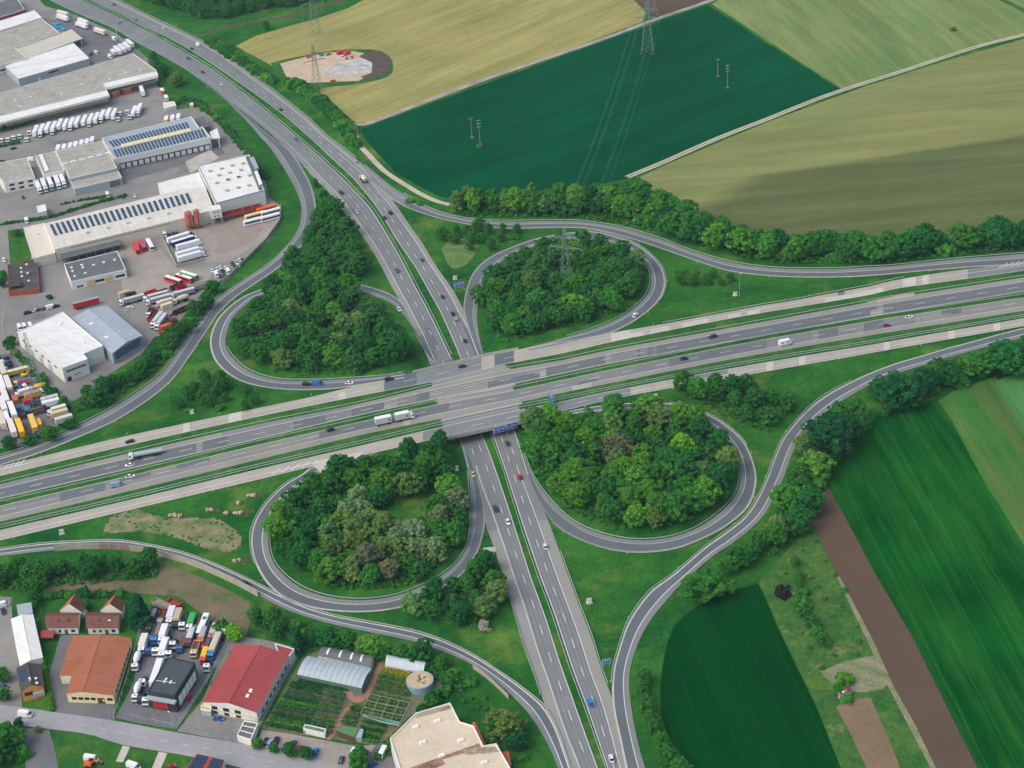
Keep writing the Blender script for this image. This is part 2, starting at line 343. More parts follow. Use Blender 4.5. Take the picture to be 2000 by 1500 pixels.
flat('meadow', [(1482,1138),(1560,1050),(1586,1024),(1635,1124),(1730,1312),(1827,1502),(1880,1600),(1716,1640),(1642,1498),(1597,1382),(1560,1305),(1520,1222)], M_rough, 0.02, 'rough grass strip between crop and ploughed soil')
M_dry = mottled('dry_grass', S(96,116,76), S(144,138,110), 0.12, 0.7, 0.3, 0.95, 0.05, stretch=(0.5, 2.0), rot=0.9)
flat('dry_grass', [(1602,1312),(1650,1292),(1705,1280),(1718,1300),(1740,1330),(1725,1345),(1690,1352),(1640,1350)], M_dry, 0.05, 'patch of flattened dry grass by the shed')
flat('dry_grass', [(1632,1122),(1638,1122),(1706,1252),(1745,1340),(1790,1420),(1828,1500),(1818,1500),(1780,1428),(1735,1342),(1695,1255)], M_dry, 0.09, 'pale dry margin along the ploughed strip')
M_soil2 = mottled('grassy_soil', S(116,100,74), S(132,112,90), 0.05, 0.7, 0.14, 0.95, 0.05, patch=(S(96,112,64), 0.06, 0.62, 0.1))
flat('field', [(1632,1380),(1660,1366),(1700,1362),(1712,1390),(1735,1440),(1757,1497),(1780,1560),(1715,1560),(1692,1500),(1665,1440)], M_soil2, 0.05, 'small brown plot beyond the shed')

def track(name, pts, w, mat, dz=0.10, label=None):
    c = catmull(pts, 60); x, y = at(c[:,0], c[:,1]); p = np.stack([x, y], 1); t = np.gradient(p, axis=0); t /= np.linalg.norm(t, axis=1)[:, None]
    nrm = np.stack([-t[:,1], t[:,0]], 1); k = len(p)
    v = np.concatenate([np.column_stack([p - nrm*w/2, np.full(k, dz)]), np.column_stack([p + nrm*w/2, np.full(k, dz)])])
    return structure(up(link(name, mesh(name, v, [(i, i+1, k+i+1, k+i) for i in range(k-1)]), None, mat)), label)
TR1 = [(696,243),(720,241),(800,210),(900,172),(1000,137),(1100,103),(1200,68),(1280,38),(1385,2),(1460,-28)]
track('path', TR1, 5.0, mottled('stony_track', S(128,124,122), S(176,168,158), 0.06, 0.6, 0.15, 0.95, 0.05), 0.10, 'stony farm track between the meadows')
TR2 = [(1225,346),(1300,315),(1400,271),(1500,232),(1600,192),(1680,165),(1750,143),(1850,110),(1920,88),(2000,68),(2080,45)]
track('path', TR2, 4.6, M_track, 0.10, 'pale farm track along the dark crop')
track('grass_strip', TR2, 0.7, M_verge, 0.13, 'grassy centre of the farm track')
track('path', [(690,240),(695,262),(700,280),(725,308),(752,335),(790,360),(820,378),(850,392),(885,402)], 3.8, M_track, 0.10, 'dirt track beside the motorway slip road')
track('ditch', [(400,68),(430,55),(500,42),(560,32),(640,10),(700,-12)], 5, M_soil, 0.05, 'dark ditch between the far meadows')
track('path', [(405,75),(440,82),(560,160)], 0.1, M_track, 0.02)
bpy.data.objects.remove(bpy.data.objects['path.003'])
track('path', [(1943,-6),(1975,8),(2010,26),(2080,62)], 5, M_verge, 0.10, 'grassy track at the top right corner')

# yards and streets
flat('yard', [(-60,-20),(60,-20),(88,12),(150,30),(225,64),(262,92),(287,112),(292,128),(308,168),(330,196),(346,214),(396,206),(418,222),(455,262),(490,310),(518,352),(524,384),(548,402),(548,432),(524,470),(492,496),(446,546),(420,562),(398,592),(370,602),(332,652),(302,658),(276,692),(250,708),(212,732),(196,748),(166,770),(132,790),(100,830),(52,858),(-60,880)], M_yard, 0.03, 'grey asphalt yards of the industrial estate')
flat('yard', [(360,430),(440,405),(500,380),(548,404),(546,432),(522,468),(440,512),(400,512),(350,500)], M_gravel, 0.07, 'brown gravel yard by the silos')
flat('yard', [(410,425),(470,420),(505,438),(508,455),(480,478),(430,498),(418,490),(425,470),(405,450)], mottled('damp_gravel', S(140,128,118), S(156,143,134), 0.05, 0.6, 0.1, 0.95, 0.05), 0.11, 'darker wet patch of the gravel yard', smooth_edge=40)
flat('yard', [(232,490),(300,470),(345,525),(420,520),(400,560),(300,600),(240,580)], M_gravel, 0.06, 'dusty yard behind the flat roofed workshop')
flat('yard', [(205,322),(420,272),(440,300),(250,352)], M_yard_dark, 0.07, 'dark loading apron under the dock doors')
flat('yard', [(362,316),(410,292),(428,308),(372,338)], mottled('stained_slab', S(164,158,148), S(188,180,168), 0.1, 0.7, 0.18, 0.9, 0.1), 0.09, 'stained pale slab beside the loading apron')
flat('yard', [(150,35),(262,95),(285,112),(265,118),(180,118),(140,70),(100,40)], M_yard_dark, 0.07, 'dark truck yard by the far hall')
flat('yard', [(-40,700),(20,690),(75,770),(130,800),(135,835),(60,870),(-40,880)], M_yard_dark, 0.07, 'crowded dark yard of trailers and trucks')
flat('lawn', [(15,450),(45,446),(62,488),(60,510),(20,515)], M_verge, 0.06, 'small lawn beside the long factory')
flat('lawn', [(312,160),(330,178),(380,200),(345,213),(320,195),(308,165)], M_verge, 0.06, 'lawn strip between yard and motorway')
STREET_T = [(-60,1370),(0,1377),(60,1384),(125,1394),(225,1408),(345,1431),(500,1458),(650,1496),(760,1525)]
STREET_B = [(-60,1410),(0,1415),(60,1420),(95,1424),(175,1435),(240,1455),(362,1476),(480,1502),(640,1540),(740,1565)]
street = Ribbon(STREET_T, STREET_B, zero, 60)
street.road('street', mottled('street_asphalt', S(140,140,142), S(158,157,157), 0.05, 0.5, 0.08, 0.85, 0.2), 0.09, label='grey street across the lower left corner')
mb = MB(); street.line(mb, 0.5, 0.15, 20, 140, 0.13, (3, 6, 0)); structure(mb.build('street_marking', M_paint))
flat('street', [(-20,1150),(2,1165),(22,1166),(24,1205),(36,1300),(43,1372),(44,1384),(-20,1378)], M_yard, 0.06, 'narrow lane past the white hut')
flat('street', [(38,1420),(96,1426),(106,1460),(118,1520),(52,1520),(46,1450)], M_yard_dark, 0.06, 'side lane leading out of the street')
flat('yard', [(118,1240),(232,1240),(256,1250),(224,1375),(224,1409),(126,1396),(108,1391),(98,1330),(96,1318)], M_yard_dark, 0.06, 'dark asphalt around the rust coloured hall')
flat('yard', [(272,1230),(300,1190),(345,1178),(368,1205),(420,1222),(447,1250),(430,1290),(346,1424),(266,1412),(225,1402),(250,1355),(262,1330)], M_yard_dark, 0.07, 'dark asphalt of the truck dealer yard')
flat('yard', [(450,1240),(520,1250),(592,1268),(560,1320),(508,1418),(495,1455),(440,1446),(345,1428),(396,1366)], M_yard, 0.055, 'asphalt around the red roofed hall')
flat('yard', [(512,1424),(560,1432),(700,1458),(740,1452),(790,1458),(790,1530),(660,1500),(500,1458)], M_gravel, 0.05, 'pale car park in front of the nursery')
flat('yard', [(735,1452),(775,1450),(785,1510),(700,1510)], M_yard_dark, 0.065, 'asphalt beside the beige building')
flat('lawn', [(98,1425),(180,1436),(240,1457),(362,1478),(370,1500),(330,1540),(120,1540)], M_verge, 0.05, 'lawn below the street')
M_slab = mottled('paving_slab', S(178,172,160), S(196,188,176), 0.2, 1.0, 0.1, 0.9, 0.1)
flat('path', [(240,1456),(254,1459),(240,1489),(226,1487)], M_slab, 0.09, 'pale concrete drive across the lawn')
flat('path', [(310,1468),(327,1471),(306,1520),(290,1516)], M_slab, 0.09, 'second pale concrete drive nearer the solar roof')
flat('garden_soil', [(590,1285),(640,1262),(760,1282),(850,1300),(872,1330),(850,1370),(800,1400),(755,1445),(730,1455),(510,1425),(530,1390),(570,1320)], mottled('nursery_ground', S(80,98,60), S(116,116,92), 0.12, 0.9, 0.25, 0.95, 0.05), 0.05, 'earth beds of the plant nursery')
M_redpave = mottled('red_paving', S(150,104,92), S(170,122,108), 0.2, 1.0, 0.15, 0.9, 0.1)
track('path', [(748,1280),(742,1300),(725,1340),(712,1362),(690,1376),(668,1400),(655,1425),(640,1445)], 2.2, M_redpave, 0.10, 'red paved walk through the nursery')
track('path', [(676,1345),(690,1365),(712,1362)], 2.6, M_redpave, 0.11, 'short red paved branch of the nursery walk')
flat('waste_ground', [(60,1128),(150,1122),(260,1110),(320,1098),(400,1130),(470,1165),(500,1180),(480,1245),(440,1235),(350,1165),(280,1160),(80,1155)], mottled('waste_ground', S(92,96,66), S(128,112,92), 0.05, 0.7, 0.25, 0.95, 0.05, patch=(S(60,104,40), 0.04, 0.52, 0.1)), 0.02, 'weedy brown waste ground below the noise wall')
def drape(name, px, mat, dz, label, cell=1.3):          # a patch with ragged edges that follows the terrain
    pl = [tuple(G(x, y)[:2]) for x, y in catmull(px + [px[0]], 40)[:-1]]; xs = np.arange(min(p[0] for p in pl), max(p[0] for p in pl), cell); ys = np.arange(min(p[1] for p in pl), max(p[1] for p in pl), cell)
    XX, YY = np.meshgrid(xs, ys); ZZ = T(XX, YY) + dz; ins = np.zeros(XX.shape, bool); cx, cy = XX + cell/2, YY + cell/2; j = len(pl) - 1
    for i in range(len(pl)):
        (xi, yi), (xj, yj) = pl[i], pl[j]; j = i
        if yi != yj: ins ^= ((yi > cy) != (yj > cy)) & (cx < (xj-xi)*(cy-yi)/(yj-yi) + xi)
    ins &= np.random.rand(*ins.shape) < 0.92; n = len(xs); ids = np.arange(XX.size).reshape(XX.shape)
    f = [(ids[r, c], ids[r, c+1], ids[r+1, c+1], ids[r+1, c]) for r, c in zip(*np.nonzero(ins[:-1, :-1]))]
    o = structure(link(name, mesh(name, np.stack([XX, YY, ZZ], -1).reshape(-1, 3), [tuple(map(int, q)) for q in f]), None, mat), label); return o
M_bare = mottled('bare_patch', S(70,106,48), S(148,134,110), 0.13, 0.5, 0.25, 0.95, 0.05)
drape('bare_patch', [(215,1010),(262,994),(300,1006),(360,1012),(420,1013),(452,1030),(474,1055),(450,1078),(400,1070),(345,1050),(270,1038),(205,1040)], M_bare, 0.02, 'bare scuffed patch in the grass')
flat('bare_patch', [(862,486),(880,470),(920,466),(935,476),(925,500),(905,520),(880,522)], mottled('bare_patch_grass', S(70,112,52), S(118,130,84), 0.1, 0.6, 0.2, 0.95, 0.05), 0.02, 'thin grass beside the blue sign', smooth_edge=30)
# building site in the meadow
flat('building_site', [(528,124),(548,118),(640,100),(690,96),(735,98),(758,108),(768,125),(764,145),(740,156),(690,165),(630,172),(622,184),(600,176),(556,160)], M_verge, 0.06, 'grassy rim of the excavation', smooth_edge=60)
flat('building_site', [(547,124),(600,110),(640,103),(690,100),(712,104),(725,118),(735,140),(700,158),(650,160),(585,162),(562,155)], mottled('sand', S(178,160,136), S(200,180,154), 0.1, 0.6, 0.12, 0.95, 0.05), 0.09, 'sandy floor of the excavation')
flat('building_site', [(700,110),(716,102),(742,99),(756,108),(763,122),(761,140),(742,150),(715,155),(704,150),(726,142),(727,122)], mottled('dark_earth', S(78,70,66), S(100,90,84), 0.1, 0.6, 0.12, 0.95, 0.05), 0.13, 'dark spoil heap rim of the excavation')
flat('building_site', [(648,124),(690,116),(722,110),(730,122),(724,138),(700,146),(668,150),(650,144),(635,148),(630,140),(655,133)], mottled('grey_sheeting', S(140,144,142), S(206,200,190), 0.16, 0.7, 0.15, 0.8, 0.2), 0.12, 'grey and white sheeting on the excavation floor')
# ------------------------------------------------------------------ motorways, slip roads and loops
_line0 = Ribbon.line
def tval(t, d): return t(d) if callable(t) else t
def _pt(s, d, t):
    lx, ly = np.interp(d, s.len, s.L[:,0]), np.interp(d, s.len, s.L[:,1]); rx, ry = np.interp(d, s.len, s.R[:,0]), np.interp(d, s.len, s.R[:,1])
    t = tval(t, d); return np.stack([lx + (rx-lx)*t, ly + (ry-ly)*t], -1)
Ribbon.pt = _pt
AL_N = Ribbon([(20,-45),(97,0),(160,30),(222,56),(265,82),(322,112),(372,142),(402,165),(432,186),(470,214),(520,254),(567,297),(600,332),(612,347),(637,370),(655,392),(685,432),(712,467),(740,512),(762,555),(785,595),(800,625),(818,660),(840,712),(870,785)],
              [(100,-30),(160,0),(225,30),(267,50),(325,82),(400,126),(450,162),(500,200),(562,252),(612,295),(662,341),(692,372),(725,408),(762,467),(790,517),(808,553),(836,605),(882,700),(915,775)], zero, 160)
AL_S = Ribbon([(870,785),(893,850),(905,880),(914,920),(925,960),(940,1000),(952,1035),(965,1070),(982,1122),(1000,1175),(1025,1262),(1050,1332),(1066,1385),(1085,1440),(1110,1500),(1150,1620)],
              [(915,775),(940,847),(950,867),(975,935),(1004,1022),(1037,1125),(1065,1202),(1095,1295),(1125,1380),(1168,1500),(1212,1620)], zero, 130)
AR_N = Ribbon([(120,-35),(176,0),(240,30),(282,52),(340,80),(400,116),(450,150),(500,185),(550,222),(600,265),(650,312),(695,355),(740,412),(775,470),(802,509),(815,529),(838,571),(862,615),(900,702),(935,790)],
              [(170,-30),(228,0),(296,34),(375,72),(437,105),(500,152),(550,190),(600,230),(637,265),(675,294),(712,325),(740,355),(767,392),(780,410),(805,447),(825,475),(850,517),(885,567),(906,607),(925,640),(946,695),(985,785)], zero, 160)
AR_S = Ribbon([(935,790),(960,847),(977,892),(1000,962),(1020,1025),(1054,1125),(1082,1200),(1115,1300),(1150,1395),(1186,1500),(1230,1620)],
              [(985,785),(1004,837),(1015,870),(1032,925),(1052,970),(1072,1020),(1090,1070),(1110,1125),(1132,1185),(1155,1245),(1175,1310),(1194,1360),(1210,1420),(1227,1500),(1255,1620)], zero, 130)
RNW = Ribbon([(372,142),(400,164),(430,186),(457,211),(482,237),(507,266),(530,292),(547,317),(562,342),(575,365),(586,392),(589,415),(585,440),(572,465),(550,490),(520,517),(470,550),(425,582),(380,637),(330,712),(307,737),(262,770),(197,810),(130,842),(65,870),(0,891),(-60,908)],
             [(400,160),(425,178),(455,203),(482,226),(512,252),(540,275),(565,293),(577,308),(592,332),(605,357),(615,390),(616,420),(611,445),(598,468),(572,498),(537,528),(490,560),(455,585),(425,615),(397,657),(368,700),(332,747),(282,787),(220,825),(150,856),(75,886),(0,909),(-60,925)], T, 170)
RNE = Ribbon([(712,320),(750,352),(775,371),(800,386),(837,407),(882,422),(930,430),(987,433),(1050,432),(1125,432),(1200,442),(1250,455),(1300,471),(1340,487),(1400,506),(1450,517),(1525,525),(1625,526),(1700,522),(1750,519),(1875,506),(2000,496),(2080,488)],
             [(712,345),(745,372),(768,391),(800,408),(837,421),(870,430),(912,438),(955,444),(1000,447),(1087,445),(1150,447),(1192,455),(1250,472),(1300,489),(1375,515),(1425,530),(1500,539),(1562,542),(1637,542),(1700,539),(1800,530),(1900,522),(1957,519),(2000,516),(2080,505)], T, 150)
LNW = Ribbon([(846,708),(833,690),(818,665),(800,625),(785,592),(760,574),(730,563),(695,554),(660,548),(620,545),(575,550),(535,559),(492,572),(457,592),(427,622),(412,655),(412,682),(422,707),(445,730),(477,747),(525,758),(575,762),(637,761),(680,756),(730,748),(790,738)],
             [(840,712),(831,690),(822,670),(807,642),(790,617),(770,597),(745,584),(715,573),(670,564),(620,561),(560,567),(507,578),(475,600),(454,622),(441,657),(442,680),(455,700),(477,720),(507,734),(550,743),(612,744),(675,741),(750,735),(790,729)], T, 140)
LNE = Ribbon([(930,670),(916,640),(906,607),(907,587),(911,565),(922,537),(940,515),(962,500),(985,489),(1045,467),(1112,455),(1162,453),(1200,462),(1237,475),(1267,495),(1290,520),(1299,545),(1296,570),(1280,595),(1250,620),(1220,638),(1190,651),(1120,668),(1040,684)],
             [(946,695),(939,672),(932,625),(934,595),(940,565),(955,537),(972,517),(1010,493),(1080,473),(1117,468),(1160,469),(1215,481),(1245,500),(1265,520),(1272,545),(1267,570),(1247,595),(1212,620),(1162,642),(1100,660),(1062,671),(1009,684)], T, 140)
LSW = Ribbon([(720,893),(660,902),(612,912),(590,927),(557,947),(527,975),(505,1005),(492,1037),(491,1070),(500,1102),(520,1137),(550,1165),(590,1182),(637,1192),(700,1196),(762,1191),(812,1177),(875,1142),(907,1117),(932,1080),(942,1050),(947,1022),(945,990),(935,945),(922,905)],
             [(740,884),(690,897),(640,916),(600,940),(570,961),(550,982),(535,1010),(525,1040),(525,1067),(532,1095),(552,1122),(585,1147),(625,1163),(675,1172),(725,1172),(775,1164),(825,1145),(870,1120),(900,1090),(915,1057),(920,1020),(919,975),(916,932),(906,890),(900,868)], T, 140)
LSE = Ribbon([(1040,818),(1100,806),(1160,795),(1230,788),(1285,787),(1325,791),(1362,801),(1400,819),(1432,842),(1455,867),(1470,900),(1477,930),(1475,955),(1466,982),(1450,1003),(1412,1032),(1362,1057),(1312,1074),(1250,1080),(1200,1076),(1150,1062),(1112,1045),(1085,1027),(1065,1000),(1048,970),(1030,925)],
             [(1040,822),(1100,812),(1160,806),(1230,802),(1285,801),(1322,806),(1345,812),(1375,826),(1400,841),(1425,866),(1440,890),(1446,920),(1444,950),(1430,977),(1400,1007),(1355,1035),(1305,1051),(1250,1056),(1200,1050),(1150,1035),(1110,1012),(1070,972),(1045,937),(1027,895),(1012,855)], T, 140)
RSE = Ribbon([(2080,622),(2000,641),(1945,655),(1890,670),(1845,682),(1802,695),(1750,710),(1695,731),(1655,750),(1615,772),(1582,797),(1555,825),(1530,857),(1512,897),(1500,930),(1489,957),(1472,988),(1450,1016),(1412,1045),(1375,1072),(1317,1122),(1275,1152),(1247,1185),(1225,1222),(1210,1265),(1199,1307),(1196,1350),(1199,1390),(1210,1440),(1222,1500),(1245,1620)],
             [(2080,640),(2000,659),(1945,673),(1890,688),(1850,699),(1810,712),(1760,727),(1710,746),(1677,764),(1640,786),(1605,812),(1575,842),(1550,880),(1532,930),(1515,965),(1497,1000),(1470,1030),(1430,1062),(1390,1088),(1330,1142),(1300,1175),(1270,1212),(1247,1255),(1231,1305),(1229,1345),(1235,1395),(1246,1450),(1260,1500),(1300,1620)], T, 160)
RSW = Ribbon([(-60,1083),(0,1074),(75,1064),(150,1059),(225,1057),(287,1065),(350,1079),(400,1096),(450,1117),(500,1141),(550,1166),(600,1188),(650,1203),(700,1213),(775,1227),(825,1239),(875,1257),(925,1282),(975,1314),(1012,1340),(1045,1366),(1066,1388),(1088,1430),(1112,1500),(1155,1620)],
             [(-60,1096),(0,1087),(75,1078),(150,1071),(225,1071),(287,1078),(325,1088),(375,1102),(425,1123),(475,1147),(537,1180),(575,1197),(647,1219),(712,1233),(800,1251),(850,1267),(900,1287),(942,1311),(987,1347),(1030,1391),(1062,1440),(1090,1500),(1125,1620)], T, 150)
def BX(a, b): return Ribbon(a, b, zB, 170, by_x=True)
CU_T = [(-60,922),(0,910),(50,899),(250,851),(500,798),(600,777),(662,762),(741,742),(792,731),(840,720),(887,710),(946,697),(1009,684),(1062,673),(1100,667),(1190,651),(1300,632),(1375,618),(1450,604),(1500,595),(1550,587),(1625,573),(1700,559),(1750,547),(1850,531),(1957,517),(2000,511),(2080,498)]
CU_B = [(-60,944),(0,930),(250,870),(500,815),(700,774),(850,745),(976,714),(1000,709),(1100,690),(1200,667),(1300,647),(1450,618),(1600,593),(1700,576),(1750,564),(1850,550),(2000,529),(2080,517)]
BU_T = [(-60,961),(0,946),(250,886),(500,830),(700,789),(850,753),(976,725),(1100,703),(1200,682),(1450,636),(1700,590),(1750,581),(2000,542),(2080,529)]
BU_Bt = [(-60,990),(0,975),(250,917),(500,859),(700,812),(850,780),(1000,751),(1100,730),(1200,709),(1450,664),(1700,619),(1750,611),(2000,570),(2080,557)]
BL_T = [(-60,1002),(0,988),(250,930),(500,870),(700,825),(850,791),(1000,763),(1100,742),(1200,721),(1450,671),(1700,627),(1750,619),(2000,581),(2080,568)]
BL_Bt = [(-60,1033),(0,1019),(250,960),(500,899),(700,851),(850,820),(1000,789),(1100,767),(1200,747),(1450,698),(1700,655),(1750,647),(2000,607),(2080,593)]
CL_T = [(-60,1051),(0,1036),(250,978),(500,918),(700,872),(850,837),(1000,804),(1100,784),(1200,763),(1450,716),(1700,674),(1750,665),(2000,622),(2080,608)]
CL_B = [(-60,1071),(0,1056),(250,997),(500,938),(612,911),(712,889),(800,869),(870,853),(950,836),(1035,818),(1100,803),(1200,779),(1317,757),(1450,734),(1700,690),(1750,681),(2000,637),(2080,623)]
CU, BU, BL, CL = BX(CU_T, CU_B), BX(BU_T, BU_Bt), BX(BL_T, BL_Bt), BX(CL_T, CL_B)

# surfaces, each layer a little above the one below
for r, nm in ((BX(CU_B, BU_T), 'far'), (BX(BU_Bt, BL_T), 'middle'), (BX(BL_Bt, CL_T), 'near')):
    r.road('grass_strip', M_verge, 0.0, label='grass strip between the carriageways')
def shoulder(r, name, mat, t0, t1, a=None, b=None, dz=0.08, label=None):
    return r.road(name, mat, dz, t0, t1, label, a, b)
AL_N.road('road', M_asph, 0.05, label='motorway carriageway leading from the upper left to the bridge')
AR_N.road('road', M_asph, 0.05, label='opposite motorway carriageway north of the bridge')
AL_S.road('road', M_asph, 0.05, label='motorway carriageway leaving the bridge towards the bottom edge')
AR_S.road('road', M_asph, 0.05, label='motorway carriageway south of the bridge beside the grass')
shoulder(AL_N, 'hard_shoulder', M_asph_light, 0.0, 0.25, AL_N.d_at(600, 335), AL_N.d_at(830, 640))
shoulder(AR_N, 'hard_shoulder', M_asph_light, 0.79, 1.0, 0, AR_N.d_at(910, 640))
shoulder(AL_S, 'hard_shoulder', M_asph_light, 0.0, 0.38, AL_S.d_at(975, 1035))
shoulder(AR_S, 'hard_shoulder', M_asph_light, 0.62, 1.0, AR_S.d_at(1040, 1020))
for r, lab in ((RNW, 'slip road curving along the industrial estate'), (RNE, 'slip road curving past the dark crop field'), (LNW, 'loop road round the upper left wood'), (LNE, 'loop road round the wood with the pylon'),
               (LSW, 'loop road round the lower left wood'), (LSE, 'loop road round the lower right wood'), (RSE, 'slip road along the trees on the right'), (RSW, 'slip road along the noise wall')):
    r.road('road', M_asph if r is RNE else M_asph_dark, 0.11, label=lab)
shoulder(RNW, 'hard_shoulder', M_asph, 0.0, 0.33, RNW.d_at(430, 186)); shoulder(RNE, 'hard_shoulder', M_asph_dark, 0.42, 0.97, 60, dz=0.13)
for r, a, b in ((LNW, 0.66, 1), (LNE, 0.70, 1), (LSW, 0.66, 1), (LSE, 0.66, 1), (RSE, 0.66, 1), (RSW, 0.62, 1)): shoulder(r, 'hard_shoulder', M_asph, a, b, dz=0.14)
shoulder(RNW, 'hard_shoulder', M_asph, 0.0, 0.33, RNW.d_at(430, 186), dz=0.14)
CU.road('road', M_conc_road, 0.05, label='pale concrete collector lane on the far side')
CL.road('road', M_conc_road, 0.05, label='pale concrete collector lane on the near side')
BU.road('road', M_tan_asph, 0.05, label='far carriageway of the crossing motorway')
BL.road('road', M_tan_asph, 0.05, label='near carriageway of the crossing motorway')
def patch(r, x0, x1, t0, t1, mat, dz=0.08):
    def yy(x): return 771 - (x - 926) * 0.212
    a, b = r.d_at(x0, yy(x0)), r.d_at(x1, yy(x1)); r.road('road_patch', mat, dz, t0, t1, None, min(a, b), max(a, b))
for x0, x1, m in ((-60,386,M_asph_dark),(402,445,M_asph_dark),(445,575,M_asph),(575,640,M_asph_dark),(640,700,M_asph),(700,765,M_asph_dark),(782,826,M_asph),(826,852,M_asph_dark),(1210,1290,M_asph),(1252,1420,M_asph_dark),(1420,1712,M_asph_dark),(1725,2080,M_asph_dark)):
    patch(BU, x0, x1, 0.29, 0.96, m)
patch(BU, 852, 976, 0.0, 1.0, M_asph_light, 0.07); patch(BU, 958, 1078, 0.55, 0.96, M_asph_dark, 0.09); patch(BU, 976, 1045, 0.29, 0.55, M_asph, 0.09); patch(BU, 1068, 1080, 0.5, 1, M_conc_road, 0.10)
patch(BU, 1080, 1195, 0.29, 0.96, M_asph_dark); patch(BU, 1700, 1726, 0.6, 0.97, M_conc_road, 0.10); patch(BU, 760, 782, 0.6, 0.96, M_conc_road, 0.10)
patch(BU, 0, 170, 0.0, 0.29, M_asph, 0.075); patch(BU, 440, 700, 0.0, 0.29, M_asph, 0.075)
for x0, x1, a, b, m in ((110,208,.02,.66,M_asph_dark),(122,160,.55,.8,M_asph),(225,292,.02,.33,M_asph_dark),(345,404,.02,.33,M_asph_dark),(20,112,.02,.3,M_asph),(612,700,.02,.6,M_asph_dark),(700,862,.02,.62,M_asph_dark),
                        (862,1120,.02,.66,M_asph),(1120,1158,.4,.66,M_asph_dark),(1158,1285,.02,.7,M_asph),(1285,1480,.02,.7,M_asph_dark),(1480,1562,.02,.7,M_asph),(1568,1606,.02,.7,M_asph_dark),(1606,1650,.45,.7,M_asph),(1660,1692,.02,.7,M_asph_dark),
                        (1692,1760,.02,.7,M_asph),(1806,1840,.02,.45,M_asph_dark),(1968,2060,.02,.7,M_asph_dark)): patch(BL, x0, x1, a, b, m)
patch(BL, 1110, 1140, 0.7, 1.0, M_conc_road, 0.09); patch(BL, 782, 798, .66, 1.0, M_conc_road, 0.09); patch(BL, 862, 1010, .66, 1.0, M_asph_light, 0.07)
for x0, x1, a, b in ((360,378,0,1),(462,478,0,1),(690,702,.3,1),(1238,1266,0,1),(1276,1302,.5,1),(1314,1344,.4,1),(1380,1424,.45,1),(1462,1486,.45,1),(1500,1532,.45,1),(1655,1765,.5,1),(1801,1814,0,1),(1828,1846,0,1)): patch(CU, x0, x1, a, b, M_conc_pale)
for x0, x1 in ((780,838),(1000,1032)): patch(CU, x0, x1, 0, 1, M_asph_dark, 0.09)
patch(CU, 838, 978, 0, 1, M_asph, 0.085); patch(CU, 1672, 1690, 0, .4, M_asph_dark); patch(CU, 1910, 2080, 0, 1, M_asph)
for x0, x1 in ((180,190),(316,326),(1446,1456),(1502,1512),(1606,1616),(1656,1674),(1788,1800),(1872,1884)): patch(CL, x0, x1, 0, 1, M_conc_pale)
patch(CL, 800, 1200, 0, 1, M_asph, 0.085); patch(CL, 1286, 1370, 0, .5, M_asph)
flat_h = flat('road_patch', [(1645,605),(1655,598),(1760,575),(1786,572),(1785,578),(1650,604)], M_conc_road, 0.09, 'paved gap in the grass strip')
# dark repairs on the other carriageways
shoulder(AL_N, 'road_patch', M_asph_dark, 0.45, 0.72, AL_N.d_at(838, 640), AL_N.d_at(862, 678), 0.09)
shoulder(AL_N, 'road_patch', M_asph_dark, 0.0, 0.42, AL_N.d_at(820, 655), AL_N.d_at(866, 770), 0.09)
shoulder(AR_N, 'road_patch', M_asph_dark, 0.62, 0.98, AR_N.d_at(915, 640), AR_N.d_at(965, 770), 0.09)
M_wear = mottled('tyre_worn_asphalt', S(106,110,110), S(120,123,122), 0.02, 0.5, 0.07, 0.8, 0.2, patch=(S(132,134,132), 0.03, 0.6, 0.14))
for r, bands in ((AL_N, ((.67,.72),(.85,.90),(.34,.39),(.51,.56))), (AR_N, ((.08,.13),(.24,.29),(.42,.47),(.60,.65))), (AL_S, ((.76,.80),(.90,.94),(.46,.51),(.61,.66))), (AR_S, ((.07,.12),(.22,.27),(.38,.43),(.52,.57)))):
    for a, b in bands: r.road('tyre_wear', M_wear, 0.10, a, b)
for r, bands in ((BU, ((.68,.73),(.86,.91),(.36,.41),(.54,.59))), (BL, ((.08,.13),(.22,.27),(.42,.47),(.55,.60)))):
    for a, b in bands: r.road('tyre_wear', MATS.get('wear2') or mottled('wear2', S(112,114,112), S(128,128,124), 0.02, 0.5, 0.07, 0.8, 0.2, patch=(S(108,112,112), 0.03, 0.5, 0.2)), 0.115, a, b)
# markings: one sheet of paint per road
def marks(name, lab, todo):
    mb = MB()
    for r, t, kw in todo: r.line(mb, t, **kw)
    structure(up(mb.build(name, M_paint)), lab)
DZ = 0.17
def ph(r, px, py): return r.d_at(px, py) % 18
def dash(r, px, py, **k): return dict(dash=(6, 12, ph(r, px, py)), dz=DZ, w=0.30, **k)
def solid(w=0.34, **k): return dict(w=w, dz=DZ, **k)
marks('road_marking', 'white lines on the left upper carriageway', [(AL_N, 0.965, solid(0.3)), (AL_N, 0.61, dash(AL_N, 645, 342)), (AL_N, lambda d: np.interp(d, [0, 300], [0.30, 0.30]), dash(AL_N, 285, 83, d0=AL_N.d_at(245,75), d1=AL_N.d_at(450,196))),
    (AL_N, 0.26, solid(0.32, d0=AL_N.d_at(455,205))), (AL_N, 0.03, solid(0.3, d1=AL_N.d_at(400,162)))])
